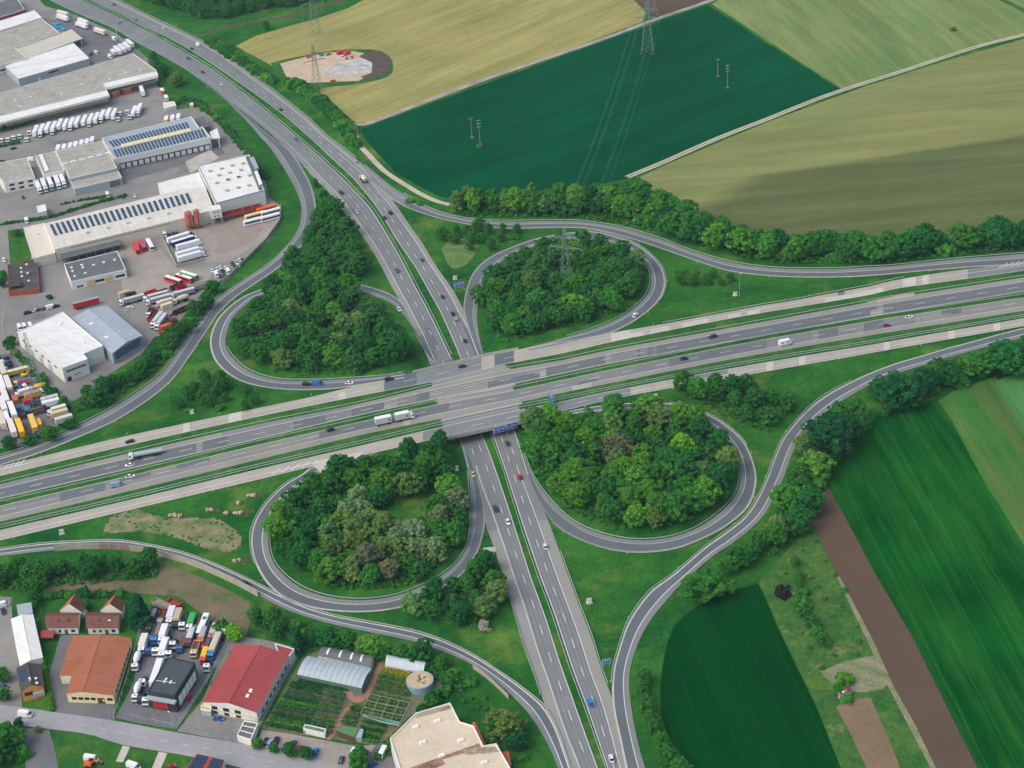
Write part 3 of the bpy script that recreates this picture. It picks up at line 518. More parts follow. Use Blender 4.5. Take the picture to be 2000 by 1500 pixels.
marks('road_marking', 'white lines on the right upper carriageway', [(AR_N, 0.035, solid(0.3)), (AR_N, lambda d: np.interp(d, [0, AR_N.d_at(500,170), AR_N.d_at(650,300), AR_N.d_at(790,460)], [0.40, 0.30, 0.27, 0.36]), dash(AR_N, 734, 388)),
    (AR_N, 0.53, dash(AR_N, 541, 185, d0=AR_N.d_at(490,160), d1=AR_N.d_at(690,312))), (AR_N, 0.77, solid(0.34, d1=AR_N.d_at(740,345))), (AR_N, lambda d: np.interp(d, [AR_N.d_at(672,305), AR_N.d_at(760,400), AR_N.d_at(800,450)], [0.53, 0.70, 0.77]), solid(0.38, d0=AR_N.d_at(672,305)))])
marks('road_marking', 'white lines on the left lower carriageway', [(AL_S, 0.965, solid(0.3)), (AL_S, lambda d: np.interp(d, [0, 90], [0.66, 0.71]), dash(AL_S, 990, 1030)), (AL_S, lambda d: np.interp(d, [0, AL_S.d_at(935,910), AL_S.d_at(975,1030)], [0.36, 0.33, 0.38]), solid(0.32, d0=AL_S.d_at(931,907))),
    (AL_S, 0.36, dash(AL_S, 922, 878, d1=AL_S.d_at(931,905))), (AL_S, 0.03, solid(0.25, d1=AL_S.d_at(915,915)))])
marks('road_marking', 'white lines on the right lower carriageway', [(AR_S, 0.035, solid(0.3)), (AR_S, lambda d: np.interp(d, [0, 90], [0.36, 0.32]), dash(AR_S, 1080, 1146)), (AR_S, 0.6, solid(0.32, d0=AR_S.d_at(1013,905))), (AR_S, 0.62, dash(AR_S, 1002, 876, d1=AR_S.d_at(1013,905))), (AR_S, 0.97, solid(0.3, d1=AR_S.d_at(1030,925)))])
for r, t, lab in ((RNW, 0.35, 'upper left slip road'), (RNE, 0.40, 'upper right slip road'), (LNW, 0.64, 'upper left loop'), (LNE, 0.68, 'pylon loop'), (LSW, 0.64, 'lower left loop'), (LSE, 0.64, 'lower right loop'), (RSE, 0.65, 'right slip road'), (RSW, 0.6, 'noise wall slip road')):
    rt = 0.04 if r in (LNW, LNE, LSW, LSE, RSE, RSW) else 0.96
    marks('road_marking', 'white lines on the ' + lab, [(r, t, solid(0.34)), (r, 0.07 if rt < .5 else 0.93, solid(0.28))])
    e = MB(); r.line(e, rt - 0.03 if rt < .5 else rt + 0.03, 0.55, dz=0.15); structure(up(e.build('kerb', M_kerb)), 'pale kerb strip on the ' + lab)
marks('road_marking', 'white lines on the far carriageway of the crossing motorway', [(BU, 0.30, solid(0.34)), (BU, 0.635, dash(BU, 208, 915.5)), (BU, 0.965, solid(0.34))])
_q = [BL.d_at(x, y) for x, y in ((30,1000),(300,935),(1300,715),(1900,610))]
marks('road_marking', 'white lines on the near carriageway of the crossing motorway', [(BL, 0.03, solid(0.3)), (BL, lambda d: np.interp(d, _q, [.36, .30, .40, .37]), dash(BL, 306, 924)), (BL, lambda d: np.interp(d, _q, [.70, .62, .70, .70]), solid(0.3))])
_a, _b, _c, _d = CU.d_at(735,750), CU.d_at(1060,684), CU.d_at(640,770), CU.d_at(1150,665)
marks('road_marking', 'white lines on the far collector lane', [(CU, 0.42, solid(0.35, d1=_c)), (CU, lambda d: np.interp(d, [_a, _b], [.55, .5]), dash(CU, 832, 730, d0=_a, d1=_b)), (CU, 0.45, solid(0.35, d0=_d)), (CU, 0.6, solid(0.35, d0=_c, d1=_a)), (CU, .97, solid(0.3))])
_a, _b = CL.d_at(700,882), CL.d_at(1170,776)
marks('road_marking', 'white lines on the near collector lane', [(CL, 0.58, solid(0.35, d1=CL.d_at(640,895))), (CL, 0.52, dash(CL, 917, 832, d0=_a, d1=_b)), (CL, 0.62, solid(0.35, d0=_b)), (CL, 0.03, solid(0.3)), (CL, 0.97, solid(0.25))])
# pale wedge and chevrons where the lower left loop leaves, chevrons at the far corners
def on(px, py, zf, dz): x, y, z = unproj(np.array([px], float), np.array([py], float), zf); return (float(x[0]), float(y[0]), float(z[0]) + dz)
def wedge(name, pts, mat, zf, dz, lab):
    vs = [on(x, y, zf, dz) for x, y in pts]; return structure(up(link(name, mesh(name, vs, [tuple(range(len(vs)))]), None, mat)), lab)
wedge('road_patch', [(612,911),(620,900),(662,893),(700,884),(715,885),(690,898),(640,916),(627,924)], M_conc_pale, zB, 0.19, 'pale concrete wedge at the start of the lower left loop')
def chevrons(bars, lab):
    mb = MB()
    for (ax, ay), (bx, by) in bars:
        p, q = Vector(on(ax, ay, zB, 0.21)), Vector(on(bx, by, zB, 0.21)); s = Vector((-(q-p).y, (q-p).x, 0)).normalized() * 0.28
        mb.add([p-s, p+s, q+s, q-s], [(0,1,2,3)])
    structure(up(mb.build('road_marking', M_paint)), lab)
chevrons([((532+k*19, 927-k*4.2),(547+k*19, 915-k*4.4)) for k in range(4)] + [((530,926),(620,903)),((612,908),(620,900))], 'white chevrons before the lower left loop')
chevrons([((8+k*10, 917-k*2.6),(18+k*10, 907-k*2.9)) for k in range(4)] + [((0,918),(55,905))], 'white chevrons at the left edge')
chevrons([((1950+k*12, 524-k*1.6),(1968+k*12, 515-k*1.8)) for k in range(4)], 'white chevrons at the right edge')

# ------------------------------------------------------------------ bridge
adir = Vector((A_W[13][0]-A_W[11][0], A_W[13][1]-A_W[11][1], 0)).normalized()    # along the lower motorway, towards the camera
anrm = Vector((-adir.y, adir.x, 0)); anrm = -anrm if anrm.x < 0 else anrm
bridge = empty('road_bridge', (CROSS.x, CROSS.y, 0), 0, 'concrete motorway bridge carrying six lanes over the lower motorway', 'bridge')
def local(o): o.parent = bridge; o.matrix_parent_inverse = Matrix.Translation(-Vector(bridge.location)); return o
N_E = [(806,727),(840,719),(887,708),(946,694),(1012,681)]; S_E = [(838,862),(872,855),(915,846),(950,838),(1035,820),(1062,814)]
nr = np.array(N_E, float); sr = np.array(S_E, float)
deck = Ribbon(N_E, S_E, zB, 24)
top, f1 = deck.sheet(0, deck.len[-1], 0, 1, -0.03, 6, 4)
kk = len(top); bot = top.copy(); bot[:, 2] -= 1.35; per = kk // 5
side = []
for c in (0, 4): side += [(c*per+i, c*per+i+1, kk+c*per+i+1, kk+c*per+i) for i in range(per-1)]
for i in (0, per-1): side += [(c*per+i, (c+1)*per+i, kk+(c+1)*per+i, kk+c*per+i) for c in range(4)]
me = mesh('deck', np.concatenate([top, bot]), f1 + [tuple(kk+i for i in reversed(q)) for q in f1] + side)
local(link('deck', me, None, M_concrete))
_w = [(838,722),(872,856),(1022,822),(980,688)]; _v = [on(x, y, zB, 0.03) for x, y in _w]; local(up(link('deck_surface', mesh('deck_surface', _v, [(0, 1, 2, 3)]), None, M_asph_light)))
for t, nm in ((0.006, 'parapet'), (0.994, 'parapet')):
    mb = MB(); k = 24; d = np.linspace(0, deck.len[-1], k); p = deck.pt(d, t)
    for i in range(k-1):
        a, b = Vector((*p[i], BH + 0.35)), Vector((*p[i+1], BH + 0.35)); mb.bar(a, b, 0.45, 0.9)
    local(mb.build(nm, M_kerb))
    mb = MB()
    for i in range(k-1):
        a, b = Vector((*p[i], BH + 1.15)), Vector((*p[i+1], BH + 1.15)); mb.bar(a, b, 0.12, 0.12); mb.bar(a, a - Vector((0,0,.5)), 0.1)
    local(mb.build('railing', M_steel))
for s_ in (-17.4, 18.2):
    mb = MB(); c = Vector((CROSS.x, CROSS.y, 0)) + anrm * s_
    mb.bar(c - adir*29 + Vector((0,0,2.4)), c + adir*29 + Vector((0,0,2.4)), 1.6, 5.4); local(mb.build('abutment', M_concrete))
c = Vector((CROSS.x, CROSS.y, 0)) + anrm * 0.2
for k in range(7): q = c + adir * (-25.5 + 8.5*k); mb = MB(); mb.cyl((q.x, q.y), 0.75, -0.1, 5.0, 12); local(mb.build('pier', M_concrete))
mb = MB(); mb.bar(c - adir*28 + Vector((0,0,4.75)), c + adir*28 + Vector((0,0,4.75)), 1.6, 0.6); local(mb.build('crossbeam', M_concrete))
for t0, t1 in ((0.255, 0.275), (0.485, 0.51), (0.755, 0.785)):         # raised concrete separators on the deck
    v, f = deck.sheet(8, deck.len[-1]-8, t0, t1, 0.16, 6, 1); local(link('separator', mesh('separator', v, f), None, M_conc_road))

# ------------------------------------------------------------------ guard rails
def guardrail(r, t, lab, d0=None, d1=None, double=False, white=False):
    d0 = 0 if d0 is None else d0; d1 = r.len[-1] if d1 is None else d1
    d0, d1 = min(d0, d1), max(d0, d1); d = np.arange(d0, d1, 4.0); p = r.pt(d, t); z = r.zf(p[:,0], p[:,1]); o = empty('guardrail', (float(p[0,0]), float(p[0,1]), float(z[0])), 0, lab, 'guardrail', 'steel guard rails along the roads')
    rail, posts = MB(), MB(); off = Vector(o.location)
    Q = [Vector((float(a), float(b), float(c))) - off for (a, b), c in zip(p, z)]
    for a, b in zip(Q[:-1], Q[1:]):
        rail.bar(a + Vector((0,0,.62)), b + Vector((0,0,.62)), 0.22, 0.32); posts.box(a.x-.06, a.x+.06, a.y-.06, a.y+.06, -0.15 + a.z, a.z + .6)
    rail.build('rail', M_kerb if white else M_steel, o); q = posts.build('post', M_steel, o); q['kind'] = 'stuff'
guardrail(BU, -0.10, 'long guard rail between the far collector lane and the far carriageway')
guardrail(BL, -0.22, 'guard rail in the central grass strip')
guardrail(CL, -0.18, 'long guard rail along the near collector lane')
guardrail(CL, -0.42, 'second guard rail between near carriageway and near collector lane')
guardrail(RNW, -0.06, 'guard rail on the outer edge of the slip road below the industrial estate', RNW.d_at(425,582), white=True)
guardrail(RNE, -0.08, 'guard rail on the outer edge of the slip road past the crop field', 60)
guardrail(LNW, 1.10, 'guard rail inside the upper left loop', LNW.d_at(442,680), LNW.d_at(790,730))
guardrail(LNE, 1.10, 'guard rail inside the loop with the pylon', LNE.d_at(1265,520), LNE.d_at(1110,660))
guardrail(LNE, -0.08, 'guard rail outside the loop with the pylon', LNE.d_at(1120,455), LNE.d_at(1290,590))
guardrail(LSW, 1.10, 'guard rail inside the lower left loop', LSW.d_at(560,970), LSW.d_at(916,940))
guardrail(LSW, -0.07, 'guard rail outside the lower left loop', LSW.d_at(585,930), LSW.d_at(500,1102))
guardrail(LSE, -0.07, 'guard rail outside the top of the lower right loop', LSE.d_at(1300,790), LSE.d_at(1460,880))
guardrail(LSE, 1.10, 'guard rail inside the lower right loop', LSE.d_at(1440,890), LSE.len[-1] - 12)
guardrail(RSW, -0.09, 'guard rail on the grass side of the noise wall slip road')
guardrail(RSE, -0.08, 'guard rail on the grass side of the right slip road', RSE.d_at(1655,750), RSE.d_at(1196,1350))
guardrail(CU, -0.12, 'pale guard rail beside the far collector lane right of the pylon loop', CU.d_at(1290,633), CU.d_at(1770,545), white=True)
guardrail(AL_S, -0.04, 'guard rail on the left edge of the lower motorway', AL_S.d_at(985,1130), AL_S.d_at(1060,1370))
guardrail(AR_S, 1.04, 'guard rail on the right edge of the lower motorway', AR_S.d_at(1095,1080), AR_S.d_at(1190,1350))
guardrail(AR_N, 1.05, 'guard rail on the hedge side of the upper motorway', 10, AR_N.d_at(690,305))
guardrail(AL_N, 1.08, 'guard rail in the median of the upper motorway', 0, AL_N.d_at(880,695))
guardrail(AR_S, -0.08, 'guard rail in the median of the lower motorway', 12)
# white marker posts
for r, t, where, d0, step in ((RNW, 1.1, 'the upper left slip road', 120, 42), (RNE, 1.12, 'the upper right slip road', 90, 45), (LNW, -0.12, 'the upper left loop', 60, 40), (LNE, -0.13, 'the pylon loop', 60, 40), (LSW, -0.1, 'the lower left loop', 40, 36), (LSE, -0.1, 'the lower right loop', 90, 36), (RSE, -0.14, 'the right slip road', 150, 40), (RSW, -0.14, 'the noise wall slip road', 30, 38), (AR_N, 1.08, 'the upper motorway', 160, 50), (CU, -0.2, 'the far collector lane', 30, 46), (CL, 1.16, 'the near collector lane', 20, 46)):
    d = d0
    while d < r.len[-1] - 20:
        p = r.pt(np.array([d]), t)[0]; z = float(r.zf(np.array([p[0]]), np.array([p[1]]))[0])
        if 'POST' not in globals():
            mb = MB(); mb.box(-.09,.09,-.09,.09,-.1,1.05); POST = mb.mesh('marker_post'); POST.materials.append(M_paint)
        o = link('marker_post', POST); o.location = (p[0], p[1], z); tag(o, 'thin white marker post beside ' + where, 'post', 'marker posts along ' + where); d += step
# ------------------------------------------------------------------ trees and shrubs
def leaf_mat():
    m = bpy.data.materials.new('leaves'); m.use_nodes = True; n, l = m.node_tree.nodes, m.node_tree.links; n.clear()
    out = n.new('ShaderNodeOutputMaterial'); oi = n.new('ShaderNodeObjectInfo'); at_ = n.new('ShaderNodeAttribute'); at_.attribute_name = 'tint'
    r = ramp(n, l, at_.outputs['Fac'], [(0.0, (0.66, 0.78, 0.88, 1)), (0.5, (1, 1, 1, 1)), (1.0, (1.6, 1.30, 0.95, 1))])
    col = mixc(n, l, oi.outputs['Color'], r.outputs[0], 1.0, 'MULTIPLY')
    d = n.new('ShaderNodeBsdfDiffuse'); t = n.new('ShaderNodeBsdfTranslucent'); x = n.new('ShaderNodeMixShader'); x.inputs[0].default_value = 0.38
    l.new(col, d.inputs[0]); l.new(col, t.inputs[0]); l.new(d.outputs[0], x.inputs[1]); l.new(t.outputs[0], x.inputs[2]); l.new(x.outputs[0], out.inputs[0])
    return m
M_leaf = leaf_mat(); M_bark = plain('bark', S(92,82,70), 0.9, 0.1)
def leaf_cloud(rng, centres, radii, per, size, flat_=0.0):
    """leaf-sized faces spread over a set of clumps: positions, quads and a random tint"""
    n = len(centres); d = rng.normal(size=(n, per, 3)); d /= np.linalg.norm(d, axis=2, keepdims=True); d[:,:,2] = np.where(d[:,:,2] < -0.35, -d[:,:,2], d[:,:,2])
    rad = radii[:, None, None] * rng.uniform(0.72, 1.08, (n, per, 1)); pos = (centres[:, None, :] + d * rad * np.array([1, 1, 0.85])).reshape(-1, 3)
    nrm = (d + rng.normal(scale=0.45, size=d.shape)).reshape(-1, 3); nrm /= np.linalg.norm(nrm, axis=1, keepdims=True)
    a = np.cross(nrm, rng.normal(size=nrm.shape)); a /= np.linalg.norm(a, axis=1, keepdims=True); b = np.cross(nrm, a)
    s = size * rng.uniform(0.65, 1.35, (len(pos), 1)) / 2
    v = np.stack([pos - a*s - b*s*0.7, pos + a*s - b*s*0.7, pos + a*s + b*s*0.7, pos - a*s + b*s*0.7], 1).reshape(-1, 3)
    tint = np.clip(np.repeat(rng.normal(0.5, 0.16, n), per) + rng.normal(0, 0.17, len(pos)), 0, 1)
    return v, np.repeat(tint, 4)
def quad_mesh(name, v, tint, mat):
    me = bpy.data.meshes.new(name); k = len(v); me.vertices.add(k); me.vertices.foreach_set('co', np.asarray(v, np.float32).ravel())
    me.loops.add(k); me.loops.foreach_set('vertex_index', np.arange(k, dtype=np.int32)); me.polygons.add(k // 4); me.polygons.foreach_set('loop_start', np.arange(0, k, 4, dtype=np.int32))
    me.update(); at_ = me.attributes.new('tint', 'FLOAT', 'POINT'); at_.data.foreach_set('value', np.asarray(tint, np.float32)); me.materials.append(mat); return me
def shell(rng, n, prof):                                 # clump centres on an uneven crown outline; prof(u) = radius factor at height u
    u = rng.uniform(0, 1, n) ** 0.85; a = rng.uniform(0, 2*np.pi, n); k = np.sqrt(rng.uniform(0.35, 1.0, n)); f = rng.uniform(0, 6.28, 3)
    r = np.array([prof(q) for q in u]) * k * (1 + 0.20*np.sin(2*a + f[0]) + 0.16*np.sin(3*a + f[1] + 3*u) + 0.10*np.sin(5*a + f[2])); u = u * (1 - 0.16*rng.uniform(0, 1, n)**2)
    return np.stack([r*np.cos(a), r*np.sin(a), u], 1)
def crown_data(seed, style, lo=False):
    rng = np.random.default_rng(seed); lop = rng.uniform(0.85, 1.2, 2)
    if style == 'broad':   H0, H1, R, n, rl, per, sz = 0.15, 1.0, 0.44, 108, 0.074, 40, 0.045; prof = lambda u: math.sin(math.pi * min(1, 0.12 + 0.86*u)) ** 0.6
    elif style == 'willow': H0, H1, R, n, rl, per, sz = 0.12, 1.0, 0.43, 110, 0.066, 38, 0.040; prof = lambda u: math.sin(math.pi * min(1, 0.15 + 0.8*u)) ** 0.5
    elif style == 'poplar': H0, H1, R, n, rl, per, sz = 0.08, 1.0, 0.27, 76, 0.062, 44, 0.044; prof = lambda u: math.sin(math.pi * min(1, 0.2 + 0.78*u)) ** 0.7
    elif style == 'conifer': H0, H1, R, n, rl, per, sz = 0.03, 1.0, 0.22, 60, 0.055, 44, 0.042; prof = lambda u: 1.0 * (1 - u) ** 0.8 + 0.05
    else:                   H0, H1, R, n, rl, per, sz = 0.0, 0.9, 0.62, 26, 0.22, 50, 0.14; prof = lambda u: math.sqrt(max(0.05, 1 - u*u*0.8))
    if lo: n, per, sz = int(n*0.7), int(per*0.5), sz*1.5
    c = shell(rng, n, prof); c[:,0] *= R*lop[0]; c[:,1] *= R*lop[1]; c[:,2] = H0 + rl*0.6 + c[:,2]*(H1 - H0 - rl*1.4)
    rad = rl * rng.uniform(0.7, 1.35, n); v, t = leaf_cloud(rng, c, rad, per, sz)
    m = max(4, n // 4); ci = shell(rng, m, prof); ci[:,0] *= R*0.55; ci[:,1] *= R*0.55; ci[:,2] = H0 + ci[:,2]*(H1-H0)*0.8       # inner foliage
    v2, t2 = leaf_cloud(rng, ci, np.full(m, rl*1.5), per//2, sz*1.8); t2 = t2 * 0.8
    return np.concatenate([v, v2]), np.concatenate([t, t2])
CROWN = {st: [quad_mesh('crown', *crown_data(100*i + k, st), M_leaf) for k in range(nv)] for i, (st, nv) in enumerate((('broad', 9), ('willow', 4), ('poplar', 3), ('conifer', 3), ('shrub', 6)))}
CROWN_LO = {st: [crown_data(100*i + k, st, True) for k in range(2)] for i, st in enumerate(('broad', 'willow', 'poplar', 'conifer', 'shrub'))}
def trunk_mesh(seed, style):
    rng = random.Random(seed); mb = MB(); top = 0.62 if style != 'conifer' else 0.9; r = 0.02
    mb.cyl((0, 0), r*1.3, -0.02, top*0.5, 7, r*0.8); mb.cyl((0, 0), r*0.8, top*0.5, top, 7, r*0.3)
    if style in ('broad', 'willow'):
        for k in range(4):
            a = k*1.6 + rng.random(); h = 0.2 + 0.08*k; mb.bar((0, 0, h), (0.2*math.cos(a), 0.2*math.sin(a), h + 0.25), 0.02)
    me = mb.mesh('trunk'); me.materials.append(M_bark); return me
TRUNK = {st: [trunk_mesh(k, st) for k in range(2)] for st in CROWN}
C_TREE = {'mid': (0.068,0.282,0.045,1), 'dark': (0.034,0.204,0.047,1), 'bright': (0.124,0.354,0.045,1), 'grey': (0.240,0.384,0.185,1), 'olive': (0.163,0.294,0.076,1), 'deep': (0.022,0.150,0.052,1),
          'pale': (0.156,0.336,0.095,1), 'brown': (0.195,0.246,0.123,1), 'purple': (0.047,0.041,0.052,1), 'lime': (0.182,0.444,0.040,1), 'cream': (0.500,0.500,0.448,1)}
WORDS = {'mid': 'mid green', 'dark': 'dark green', 'bright': 'bright green', 'grey': 'grey green', 'olive': 'olive green', 'deep': 'very dark green', 'pale': 'pale green', 'brown': 'brownish', 'purple': 'dark purple', 'lime': 'yellow green', 'cream': 'cream flowering'}
STYLE_W = {'broad': 'tree', 'willow': 'feathery tree', 'poplar': 'slim poplar', 'conifer': 'pointed conifer', 'shrub': 'shrub'}
CAND = []                                                # every tree and shrub: place, size, kind, words
def plant(x, y, h, style, colour, where, group, wide=1.0, label=None):
    z = float(T(np.array([x]), np.array([y]))[0]) - 0.1; CAND.append(dict(x=x, y=y, z=z, h=h, style=style, colour=colour, where=where, group=group, wide=wide, label=label))
def inside(x, y, poly):
    c = False; j = len(poly) - 1
    for i in range(len(poly)):
        (xi, yi), (xj, yj) = poly[i], poly[j]
        if (yi > y) != (yj > y) and x < (xj-xi)*(y-yi)/(yj-yi) + xi: c = not c
        j = i
    return c
def wpoly(px): return [tuple(G(*p)[:2]) for p in px]
def wood(px, spacing, hs, mix, where, group, holes=(), seed=0, spots=()):
    """plants an area; mix = [(weight, style, colour)], spots = [(px, py, radius_m, [(weight, style, colour)])] overrides"""
    rng = random.Random(seed); pl = wpoly(px); hl = [wpoly(h) for h in holes]; sp = [(G(a, b), r, m) for a, b, r, m in spots]
    xs = [p[0] for p in pl]; ys = [p[1] for p in pl]; got = []; tries = int((max(xs)-min(xs))*(max(ys)-min(ys))/spacing**2*14)
    mx, my = (min(xs)+max(xs))/2, (min(ys)+max(ys))/2
    for _ in range(tries):
        x, y = rng.uniform(min(xs), max(xs)), rng.uniform(min(ys), max(ys))
        if not inside(x, y, pl) or any(inside(x, y, h) for h in hl): continue
        if any((x-a)**2 + (y-b)**2 < (spacing*rng.uniform(0.85, 1.1))**2 for a, b in got): continue
        got.append((x, y)); m = mix
        for c, r, mm in sp:
            if (c.x-x)**2 + (c.y-y)**2 < r*r: m = mm
        q = rng.uniform(0, sum(k[0] for k in m))
        for w, st, co in m:
            q -= w
            if q <= 0: break
        h = rng.uniform(*hs) * (0.45 if st == 'shrub' else 1.0)
        ex = (x-mx)/max(1, (max(xs)-min(xs))/2); ey = (y-my)/max(1, (max(ys)-min(ys))/2)
        side = 'amid ' if abs(ex) < .35 and abs(ey) < .35 else ('near edge of ' if ey < -abs(ex) else 'far edge of ' if ey > abs(ex) else 'left end of ' if ex < 0 else 'right end of ')
        plant(x, y, h, st, co, side + where, group)
def tree(px, py, h, style='broad', colour='mid', where='', group='single trees', wide=1.0, label=None):
    p = G(px, py); plant(p.x, p.y, h, style, colour, where, group, wide, label)
MIXA = [(4,'broad','mid'),(3,'broad','dark'),(2,'broad','bright'),(1,'broad','olive'),(.6,'broad','pale'),(.4,'willow','grey'),(.3,'broad','brown')]
wood([(548,1000),(600,962),(660,935),(740,912),(815,896),(866,884),(872,925),(874,965),(902,1000),(898,1056),(872,1098),(822,1132),(740,1150),(660,1150),(604,1130),(560,1092),(542,1042)], 7.9, (9, 14), [(3,'broad','mid'),(4,'broad','dark'),(1.5,'broad','bright'),(.6,'broad','olive')],
     'the wood in the lower left loop', 'trees in the lower left loop', holes=[[(722,1003),(800,972),(868,958),(878,985),(846,1005),(800,1035),(765,1045),(735,1035)]], seed=3,
     spots=[(700,1065,17,[(2,'willow','pale'),(2,'willow','olive'),(1,'broad','olive')]),(690,1000,12,[(3,'willow','grey'),(1,'willow','olive')]),(855,1010,14,[(3,'willow','grey'),(1,'broad','mid')]),(815,1075,15,[(3,'willow','grey'),(1.4,'broad','mid'),(1,'broad','brown')]),(740,1110,14,[(1,'willow','olive'),(1,'broad','mid'),(.5,'broad','brown')]),(790,930,8,[(1,'willow','grey'),(1,'broad','dark')])])
wood([(1022,858),(1040,840),(1100,828),(1200,818),(1300,816),(1372,842),(1418,886),(1430,930),(1408,972),(1350,1014),(1270,1034),(1190,1028),(1122,998),(1072,952),(1042,900)], 8.0, (10, 15), [(4,'broad','mid'),(2.5,'broad','bright'),(2,'broad','dark'),(1,'broad','pale'),(1,'broad','olive'),(.4,'broad','lime')],
     'the wood in the lower right loop', 'trees in the lower right loop', seed=11, spots=[(1230,900,6,[(1,'broad','brown')]),(1390,930,20,[(3,'broad','dark'),(1,'broad','mid'),(1,'broad','olive')]),(1160,860,9,[(1,'willow','pale'),(1,'broad','mid')])])
wood([(952,566),(1000,524),(1060,497),(1112,486),(1170,484),(1218,502),(1248,530),(1248,566),(1208,602),(1140,630),(1060,652),(985,666),(954,640),(944,600)], 8.2, (10, 14), [(4,'broad','mid'),(4,'broad','dark'),(1,'broad','pale'),(1,'broad','bright'),(1,'broad','olive'),(.3,'broad','brown')],
     'the wood with the pylon', 'trees in the pylon loop', holes=[[(1080,528),(1130,520),(1140,556),(1110,572),(1080,560)]], seed=21, spots=[(1020,535,12,[(2,'willow','grey'),(2,'broad','olive')]),(1020,580,10,[(2,'broad','olive'),(1,'broad','pale')])])
wood([(462,664),(480,625),(520,594),(580,578),(650,574),(690,592),(736,624),(770,664),(796,698),(782,712),(700,728),(600,728),(530,722),(478,700)], 8.2, (10, 14), [(4,'broad','mid'),(4,'broad','dark'),(1.4,'broad','bright'),(1,'broad','olive'),(.8,'broad','pale')],
     'the wood in the upper left loop', 'trees in the upper left loop', holes=[[(450,668),(560,650),(700,628),(720,645),(560,672),(460,690)]], seed=31, spots=[(585,610,9,[(1,'willow','grey')]),(785,670,8,[(2,'broad','bright'),(1,'broad','mid')]),(640,600,14,[(1,'broad','dark'),(1,'broad','mid')])])
wood([(522,588),(560,575),(620,569),(684,573),(690,586),(600,590),(530,602)], 6.5, (13, 16), [(4,'broad','mid'),(3,'broad','dark')], 'the wood in the upper left loop', 'trees in the upper left loop', seed=171)
wood([(552,548),(566,520),(600,484),(628,430),(650,412),(672,440),(700,505),(704,548),(660,543),(600,541)], 7.6, (9, 13), [(4,'broad','mid'),(3,'broad','dark'),(1,'broad','bright')], 'the wood beside the upper motorway', 'trees north of the upper left loop', seed=41)
wood([(892,418),(960,420),(1060,422),(1130,420),(1205,426),(1268,446),(1340,472),(1420,496),(1500,511),(1620,514),(1760,508),(1880,494),(2030,478),(2030,460),(1880,478),(1760,490),(1620,495),(1500,487),(1420,466),(1340,436),(1290,410),(1240,388),(1180,394),(1100,400),(1000,402),(900,404)], 7.2, (11, 17), [(4,'broad','mid'),(5,'broad','dark'),(.8,'broad','bright'),(.8,'broad','olive'),(1,'shrub','mid')],
     'the tree belt above the slip road', 'tree belt beyond the upper right slip road', seed=51, spots=[(960,412,40,[(4,'poplar','pale'),(1.5,'poplar','bright'),(1,'broad','bright')]),(1215,405,14,[(2,'broad','bright'),(1,'broad','mid')])])
wood([(1330,762),(1400,756),(1480,764),(1535,778),(1540,800),(1500,838),(1472,832),(1400,802),(1345,785)], 8.5, (8, 12), [(3,'broad','mid'),(3,'broad','dark'),(1.6,'broad','olive'),(1,'broad','pale')], 'the copse inside the right slip road', 'copse right of the lower right loop', seed=61)
wood([(800,1192),(850,1172),(900,1145),(930,1118),(952,1108),(966,1150),(974,1190),(940,1224),(880,1220),(820,1206)], 7.6, (8, 12), [(3,'broad','mid'),(2,'broad','dark'),(2,'broad','olive'),(1,'broad','pale')], 'the copse below the lower left loop', 'copse below the lower left loop', seed=71)
wood([(478,1202),(540,1217),(620,1242),(700,1257),(760,1276),(830,1291),(900,1316),(932,1332),(924,1346),(850,1318),(760,1294),(640,1264),(560,1248),(490,1228)], 6.6, (6, 11), [(3,'broad','mid'),(3,'broad','dark'),(1.5,'broad','bright'),(1,'shrub','mid')], 'the hedge belt behind the nursery', 'trees behind the nursery', seed=81)
wood([(-20,1128),(60,1120),(160,1114),(240,1112),(310,1106),(306,1124),(200,1132),(100,1140),(0,1152)], 7.0, (7, 11), [(3,'broad','mid'),(3,'broad','dark'),(1,'broad','olive'),(.7,'broad','bright')], 'the thicket behind the noise wall', 'thicket behind the noise wall', seed=91)
wood([(398,590),(374,625),(335,672),(304,694),(262,728),(212,762),(160,782),(152,800),(205,792),(262,756),(312,714),(352,668),(392,628),(412,602)], 7.2, (7, 12), [(4,'broad','mid'),(3,'broad','dark'),(1,'broad','olive'),(1,'shrub','mid')], 'the belt below the industrial estate', 'trees below the industrial estate', seed=101)
wood([(332,792),(372,758),(402,735),(442,750),(506,782),(500,800),(430,800),(370,806)], 6.8, (5, 9), [(3,'broad','mid'),(2,'broad','dark'),(1,'broad','olive'),(1.6,'shrub','mid')], 'the bushes left of the upper left loop', 'bushes left of the upper left loop', seed=111)
wood([(262,-4),(330,18),(398,48),(470,44),(560,22),(640,4),(700,-20),(700,-90),(230,-90)], 8.5, (9, 13), [(3,'broad','mid'),(4,'broad','dark'),(1,'broad','olive')], 'the wood at the top edge', 'wood at the top edge', seed=121, holes=[[(400,66),(430,53),(640,8),(640,-2),(420,40),(360,30),(350,40)]])
wood([(862,462),(900,452),(950,450),(1000,452),(1024,456),(1010,470),(960,492),(900,490),(868,478)], 7.5, (6, 9), [(3,'broad','mid'),(2,'broad','dark'),(1,'broad','olive'),(1,'shrub','mid')], 'the bushes left of the pylon loop', 'bushes left of the pylon loop', seed=131)
wood([(1320,535),(1350,528),(1400,541),(1428,550),(1420,563),(1360,564),(1325,556)], 6.4, (5, 8), [(3,'broad','mid'),(2,'broad','dark'),(1,'shrub','olive')], 'the bushes below the upper right slip road', 'bushes right of the pylon loop', seed=141)
